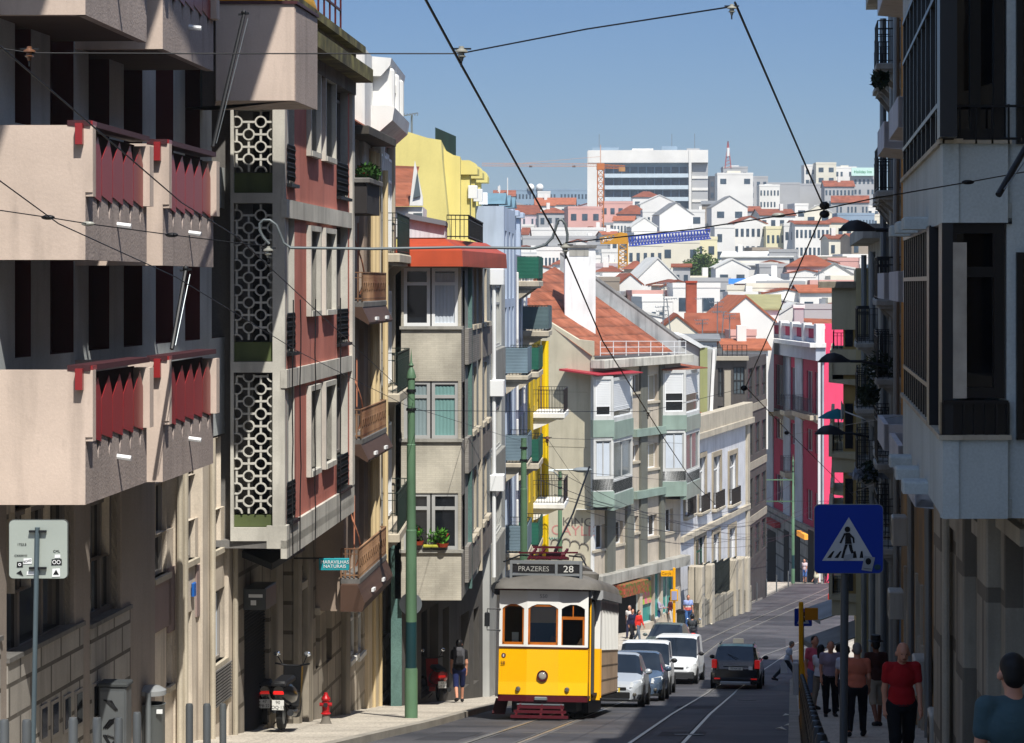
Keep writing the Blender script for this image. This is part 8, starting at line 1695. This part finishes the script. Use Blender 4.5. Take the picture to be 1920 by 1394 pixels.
# right pavement, near to far (rz=0 faces the camera, PI faces away)
person('person seen from behind in a teal T-shirt, close at the bottom right corner', xp(1903,14.4), 14.4, PI+.15, 1.60, '#3c5258', '#25282e', res=.014, build=1.12, arm=((-.1,.5),(.1,.4)), leg=((.2,.1),(-.2,.3)), topname='teal')
person('person in a red polo shirt and black trousers walking toward the camera, head bowed', xp(1690,30), 30, .05, 1.68, '#a0161b', '#121214', res=.014, build=1.08, hair='k', bald=True, leg=((.3,.35),(-.15,.15)), arm=((-.15,.2),(.2,.15)), nod=.7, topname='red_polo')
person('person in salmon shirt and black trousers seen from behind, grey-haired, stooping', xp(1606,42.3), 42.3, PI-.2, 1.66, '#b86a52', '#101013', res=.018, build=1.1, hair='g', leg=((.35,.2),(-.3,.45)), arm=((-.1,.6),(.35,1.0)), lean=.2)
t, J, hc, hd = person('person in a brown top, pale shorts and dark hat behind the salmon shirt', xp(1643,47.5), 47.5, PI+.1, 1.74, '#3a201a', '#8d8474', legs='short', skin='d', leg=((.2,.1),(-.3,.4)))
MB().lathe([(.16,0),(.15,.01),(.1,.02),(.095,.12),(0,.13)],(hd[0],hd[1],hd[2]+.08),16).build('hat', BLACK, t, smooth=True)
person('grey-haired person in striped lilac shirt and black trousers coming up the pavement', xp(1557,53.6), 53.6, 0, 1.68, '#8a7f8f', '#0f0f12', hair='g', leg=((.05,.0),(-.05,.05)), arm=((-.1,.3),(.15,.3)), build=1.12)
person('person in white T-shirt with dark hair between the pink shirt and the striped one', xp(1538,56.5), 56.5, PI-.6, 1.6, '#b9bcc6', '#6b6358', hairlong=True, leg=((.2,.1),(-.2,.3)))
person('tall person in a pink shirt and blue-grey shorts beside the yellow stop post', xp(1526,59), 59, .4, 1.8, '#c4566a', '#5d6c86', legs='short', leg=((.1,.1),(-.1,.1)))
person('person in red top mostly hidden between the striped shirt and the sign pole', xp(1573,58), 58, PI, 1.62, '#b5231f', '#1d1d22', hair='k')
person('person in white shirt peeping out beside the sign pole, behind the salmon shirt', xp(1587,50), 50, PI, 1.60, '#b8bfd0', '#1d2230', hair='b')
t, J, hc, hd = person('person in pale blue shirt striding across the road with a white bag', xp(1475,95), 95, PI/2, 1.72, '#a9b6cc', '#20242c', hair='g', leg=((.6,.25),(-.5,.3)), lean=.28, pav=False, arm=((.1,.2),(-.2,.2)), ab=.06)
# left side
t, J, hc, hd = person('backpacker in black T-shirt, navy shorts and cap walking away on the left pavement', xp(861,66), 66, PI+.1, 1.75, '#141417', '#16204a', legs='short', leg=((.35,.15),(-.3,.6)), arm=((-.1,.25),(.15,.3)), res=.02)
MB().lathe([(.085,.02),(.09,.05),(.07,.1),(0,.125)],(hd[0],hd[1],hd[2]+.02),14).build('cap', cloth('cap_blue','#1d2c47'), t, smooth=True)
MBk = MB(); 
o = thing('backpack', 'grey and black backpack worn by the walker on the left pavement', 'backpack', (xp(861,66)+.0, 65.83, g(66)+.13+1.08), .1); MB().bbox(-.15,.15,-.1,.1,0,.46,.08).build('bag', cloth('pack_grey','#4a4a4e'), o, smooth=True); MB().bbox(-.11,.11,-.15,-.08,.05,.25,.04).build('pocket', cloth('pack_black','#1f1f22'), o, smooth=True); [MB().tube([(s_*.1,.08,.42),(s_*.12,.2,.44),(s_*.12,.25,.2),(s_*.1,.1,.05)],.015,6).build('strap', BLACK, o) for s_ in (-1,1)]
person('person with dark bun and lilac jacket looking at a phone by the teal shop front', xp(1237,129.5), 129.5, .9, 1.62, '#9a93a8', '#2b4568', sleeve=1.8, hair='b', hairlong=True, leg=((.0,.0),(.05,.05)), arm=((.3,1.3),(.3,1.3)), res=.035)
st_ = person('person in blue, white and coral striped T-shirt and jeans walking up past the bus stop', xp(1290,129), 129, .2, 1.78, '#8f9fd0', '#3b5f93', res=.03, leg=((.3,.3),(-.25,.15)), build=1.1, arm=((-.2,.3),(.2,.3)))
for c_ in st_[0].children:
    if c_.name.startswith('shirt'):
        me = c_.data; me.materials.append(cloth('stripe_white','#c9c9c9')); me.materials.append(cloth('stripe_coral','#d0635c')); zz = [p.center.z for p in me.polygons]; zl = min(zz); me.polygons.foreach_set('material_index', [2 if z < zl+.2 else (1 if z < zl+.31 else 0) for z in zz])
person('person in maroon jacket and white trousers half hidden by the yellow bus stop', xp(1256,130), 130, 1.2, 1.62, '#4c1c22', '#b6b2ae', sleeve=1.8, hair='b', res=.035)
person('person in white top at the back of the group outside the flower shop', xp(1181,121.5), 121.5, -.4, 1.68, '#c2bdb8', '#23243a', hair='g', res=.035)
person('person in navy top in the middle of the group outside the flower shop', xp(1185,119.5), 119.5, .5, 1.62, '#1b1d3a', '#1a1a1f', hair='k', res=.035, sleeve=1.8)
person('person in bright red jacket with red bag at the front of the flower shop group', xp(1197,118.5), 118.5, .9, 1.62, '#c42a22', '#56606c', hair='k', hairlong=True, res=.035, sleeve=1.8)
person('helmeted scooter rider beyond the white van', xp(1300,116), 116.75, PI-.1, 1.7, '#3a3d40', '#2a2d33', leg=((1.3,1.3),(1.3,1.3)), arm=((.9,.4),(.9,.4)), sleeve=1.9, helmet=True, res=.035, seat=True, z=g(116.7)-.10)
person('person in white patterned shirt and blue shorts standing at the far corner', xp(1509,183), 183, -.6, 1.78, '#c4b3b6', '#4f6fa8', legs='short', res=.04, leg=((0,0),(.05,.05)), z=g(183)+.13)
person('person in cream dress walking at the far corner of the road', xp(1531,184), 184, PI/2, 1.66, '#cfcab0', '#cccccc', dress=True, res=.04, hair='b', hairlong=True, z=g(184)+.1)
person('child in bright blue top at the far corner, right of the cream dress', xp(1557,186), 186, PI/2, 1.35, '#2478c4', '#22242a', res=.04, z=g(186)+.1)
person('person in red shirt behind the child at the far corner', xp(1547,187), 187, 0, 1.6, '#a3262a', '#2a2a30', res=.04, z=g(187)+.1)
person('tram driver in a dark uniform, dim behind the centre windscreen', .96, 55.72, -.1, 1.66, '#4a3d36', '#1c1c20', hair='k', skin='d', res=.02, leg=((1.3,1.2),(1.3,1.2)), arm=((.5,.8),(.5,.8)), seat=True, z=g(55.7)+.27)
# plastic bag carried across the road
o = thing('carrier_bag', 'white carrier bag held by the person striding across the road', 'bag', (xp(1470,94.8), 94.8, g(95)+.36)); MB().add([(-.14,0,0),(.14,0,0),(.12,.06,0),(-.12,.06,0),(-.13,.01,.36),(.1,.01,.36),(.08,.04,.36),(-.1,.04,.36),(0,.02,.5)],[(3,2,1,0),(0,1,5,4),(1,2,6,5),(2,3,7,6),(3,0,4,7),(4,5,8),(5,6,8),(6,7,8),(7,4,8)]).build('bag', cloth('bag_white','#c4c8cf'), o)
# ================================================================== overhead wires
def wire(label, pts, r=.012, m=None, n=10, name='overhead_wire', sag=0., cat='wire'):
    mb = MB(); path = []
    Q = [P(*p) for p in pts]
    for a, b in zip(Q, Q[1:]):
        for i in range(n): t = i/n; p = a.lerp(b, t); p.z -= sag*4*t*(1-t)*(b-a).length/20; path.append(p)
    path.append(Q[-1]); mb.tube(path, r*.62, 5); return tag(mb.build(name, m or WIRE), label, cat)
wire('thick black trolley wire from the top centre down past the big chimney', [(793,-10,13.8),(865,122,15.4),(1052,458,22.6),(1130,640,30),(1240,815,42.5),(1300,905,57),(1350,955,75)], .014)
wire('black trolley wire dropping from the top right insulator to the junction near the street lamp', [(1378,5,14),(1546,392,20.8)], .012)
wire('black wire from the junction slanting down left in front of the pink house', [(1546,392,20.8),(1398,726,35),(1480,812,48),(1600,930,80)], .012)
wire('span wire from the left frame edge to the bell insulator', [(-20,88,15.2),(60,100,15.3),(400,101,15.4),(862,101,15.4)], .007)
wire('span wire rising from the bell insulator to the top right insulator', [(862,101,15.4),(1100,55,14.8),(1378,12,14)], .008)
wire('dark cable across the beige block running down to the green post', [(-20,70,14),(340,380,22),(445,445,26),(775,752,52.6)], .010)
wire('lower thin cable crossing the beige block toward the trolley wires', [(-20,325,18),(110,420,20.5),(330,520,25),(560,660,35),(760,760,50),(985,830,79.8)], .009)
wire('cable sagging from the left edge past the lower insulators to the pierced screens', [(-20,392,20),(90,408,20.8),(165,420,21.3),(322,441,22),(505,463,22.6)], .008)
wire('span wire from the wire junction to the left over the tiled roof', [(1546,392,20.8),(1300,430,21.3),(1060,456,22.5)], .010)
wire('span wire from the junction rightwards to the glazed concrete block', [(1546,392,20.8),(1640,372,21.5),(1815,342,23),(1925,322,24)], .010)
wire('thin span from the green post across the beige gable', [(775,770,52.6),(1000,772,60),(1215,772,70),(1395,728,82)], .012)
wire('thin span from the second green post past the gable to the far bays', [(982,815,79.8),(1026,822,82),(1160,826,92),(1280,832,110)], .012)
wire('trolley wire from the second post down toward the tram', [(1026,822,82),(1068,884,88),(1120,940,95),(1400,1010,140)], .012)
wire('wire between the post lamp arm and the corner block', [(1068,882,60),(1110,888,70),(1300,905,110)], .010)
for i, (a, b, lb) in enumerate((((1010,900,70),(1480,950,175),'first'),((1040,928,72),(1487,905,179),'second'),((1060,938,75),(1560,938,180),'third'),((1100,960,80),(1560,975,170),'fourth'),((1115,985,90),(1540,940,160),'fifth'),((1150,1002,95),(1487,968,176),'sixth'),((1020,870,85),(1430,1000,150),'seventh'),((1230,1012,120),(1480,1003,170),'eighth'))):
    wire(f'fine far trolley wire, {lb} from top in the tangle above the tram', [a, b], .016, sag=.25)
wire('trolley wire on the far right crossing behind the blue sign', [(1400,940,110),(1560,940,100),(1660,900,60)], .012)
wire('short cable from the parasol balcony across the crimson facade', [(1470,818,110),(1600,795,70),(1700,778,45)], .010)
# insulators and hangers
por = mat('brown_porcelain','#6b4a36',rough=.25,var=.2,scale=20); porw = mat('pale_insulator','#8f8f86',rough=.3,var=.2)
def bell(px_, py_, d, s_, lb, m=None):
    t = thing('insulator', lb, 'insulator', P(px_,py_,d)); MB().lathe([(0,.05),(.03,.05),(.035,.02),(.075,.0),(.08,-.02),(.035,-.03),(.04,-.06),(.06,-.075),(.03,-.09),(.02,-.13),(0,-.14)],(0,0,0),14).build('bell', m or porw, t, smooth=True); MB().cyl((0,0,-.12),(0,0,-.2),.012).build('clamp', BLACK, t); MB().obox((-.12,0,.02),(.12,0,.02),.02,.02).build('yoke', BLACK, t); t.scale = (s_,)*3; return t
bell(865,95,15.3,.52,'grey bell insulator where the span meets the thick trolley wire at top centre'); bell(55,95,15.3,.5,'brown and cream insulator at the top left corner', por); bell(503,468,22.6,.6,'white insulator hanging in front of the pierced screens'); bell(1060,462,22.6,.6,'insulator on the trolley wire in front of the big chimney top'); bell(1372,14,14,.35,'insulator at the top edge right of centre'); bell(1026,822,82,1.3,'small brown insulator against the blank gable', por); bell(1215,772,70,1.1,'small insulator in front of the green-banded bays')
for q, lb in (((1546,386,20.8),'upper ring of the wire junction beside the street lamp'),((1546,402,20.8),'lower ring of the wire junction beside the street lamp')): tag(MB().ball(P(*q),(.045,.045,.035),12,8).build('wire_clamp', WIRE, smooth=True), lb, 'clamp')
for q, lb in (((90,408,20.8),'first dark splice on the left cables'),((322,441,22),'second dark splice before the pierced screens'),((165,420,21.3),'pale splice between the two dark ones'),((1460,404,21),'grey egg insulator left of the wire junction'),((1815,342,23),'black splice on the span by the concrete block'),((1395,728,34.5),'knot where wires meet before the brown block'),((1475,812,48),'black knot of wires in front of the crimson house')):
    tag(MB().ball(P(*q),(.06 if q[2] < 30 else .05,.03,.022 if q[2] < 30 else .04),12,8).build('wire_splice', porw if 'pale' in lb or 'grey' in lb else WIRE, smooth=True), lb, 'wire splice')
# the curved pipe hanger
t = thing('curved_hanger', 'long grey pipe hanger with curled ends crossing above the red metal roof', 'hanger', P(780,465,22.6)); o = t.location
def rel(*p): return P(*p)-o
pth = [(505,458,22.6),(494,446,22.6),(487,432,22.6),(487,420,22.6),(494,413,22.6),(506,413,22.6),(518,422,22.6),(526,440,22.6),(532,456,22.6),(545,465,22.6),(700,467,22.6),(860,464,22.6),(1000,466,22.6),(1022,460,22.6),(1036,446,22.6),(1042,428,22.6),(1046,414,22.6),(1053,412,22.6),(1060,420,22.6),(1064,440,22.6),(1063,456,22.6)]
MB().tube([rel(*p) for p in pth], .013, 8).build('pipe', mat('grey_pipe','#5f6668',rough=.5,metal=.3), t, smooth=True)
# wall struts that carry the spans
for a, b, lb in (((457,28,35),(399,276,34.2),'black strut slanting down across the plain corner balcony'),((348,508,33),(322,655,32.4),'black strut slanting between the two lower balconies'),((1932,262,22),(1872,366,21.6),'black strut at the right frame edge before the concrete parapet')):
    A_, B_ = P(*a), P(*b); t = thing('wire_strut', lb, 'strut', A_); MB().tube([(0,0,0), B_-A_], [.028,.03], 8).build('rod', BLACK, t, smooth=True); m = MB(); m.obox((-.08,0,0),(.08,0,.02),.03,.03); m.ball((.0,0,.03),.04); m.build('head', BLACK, t); MB().tube([(0.06,0,-.05),(B_-A_)+Vector((.05,0,.05))],.006,5).build('stay', STEEL, t)
# colourful cables hanging on the red block and shop front
t = thing('facade_cables', 'black cables looped along the bottom ledge and wall of the red block', 'cable', (W2.A.x, W2.A.y, W2.z0), W2.ang); rr = random.Random(4)
for j, (pxa, pxb) in enumerate(((548,548),(576,577),(625,624),(533,535))):
    s_ = W2.s(pxa); m = MB(); m.tube([(s_+rr.uniform(-.03,.03), -.14-.02*rr.random(), W2.z(595,1000)+(W2.z(595,560)-W2.z(595,1000))*i/9) for i in range(10)], .012, 5); m.build('cable', WIRE, t)
p = P(598,1058,48); t = thing('shop_sign', 'teal hanging shop sign lettered Maravilhas Naturais under the brown canopy', 'sign', p); k = 48/F
MB().bbox(0,57*k,-.04,.04,-11*k,11*k,.01).build('board', mat('teal_board','#1d8a94',rough=.4,var=.1), t)
for s, z_ in (('MARAVILHAS',4*k),('NATURAIS',-4*k)): text_part(s, .095, WHITEC, t, (30*k,-.05,z_), (R(90),0,0), ext=.001)
MB().obox((-.5,0,11*k),(.3,0,11*k),.03,.03).build('bracket', BLACK, t)
rr = random.Random(12)
for i, (px_, d) in enumerate(((1333,134),(1352,140),(1365,145),(1385,152),(1410,160),(1420,162),(1340,100),(1478,58),(1482,51),(1465,49),(1430,166))):
    x = P(px_,0,d).x; o = MB().add([(-.12,-.08,.0),(.12,-.05,.03),(.1,.1,.0),(-.1,.07,.04)],[(0,1,2,3)]).build('paper_scrap', mat('paper_white','#c9c4b4'), None, loc=(x,d,g(d)+.02), rot=(0,0,rr.uniform(0,3))); tag(o, ['scrap of white litter by the far kerb, '+q for q in ('nearest the scooter rider','second up the kerb','third up the kerb','fourth up the kerb','fifth up the kerb','sixth up the kerb')][i] if i < 6 else ('scrap of white litter on the open road','scrap of litter by the shaded kerb, farthest','scrap of litter by the shaded kerb, middle','scrap of litter by the shaded kerb, nearest','scrap of white litter by the far kerb, last before the corner')[i-6], 'paper scrap', 'scraps of paper along the road')
# ------------------------------------------------------------------ summer haze over the town
hz = bpy.data.materials.new('haze'); hz.use_nodes = True; nt = hz.node_tree; nt.nodes.clear(); o_ = nt.nodes.new('ShaderNodeOutputMaterial'); v_ = nt.nodes.new('ShaderNodeVolumePrincipled'); v_.inputs['Color'].default_value = (.86,.92,1,1); v_.inputs['Density'].default_value = .00024; v_.inputs['Anisotropy'].default_value = .2
nt.links.new(v_.outputs[0], o_.inputs['Volume'])
o = MB().box(-2600,2600,-70,3100,-40,75).build('haze', hz); o['kind'] = 'stuff'

for x, d, lb in ((3.4,46.5,'round iron manhole cover between the tram tracks, nearest'),(7.2,74,'round iron manhole cover near the queueing cars'),(10.8,98,'iron manhole cover ahead of the taxi')):
    s_ = slope(d); o = MB().lathe([(0,.0),(.3,.0),(.3,-.02)],(0,0,0),24).build('manhole_cover', mat('manhole_iron','#2f2e2d',rough=.5,metal=.4,var=.3), None, loc=(x,d,g(d)+.012), rot=(s_,0,0)); tag(o, lb, 'manhole cover')
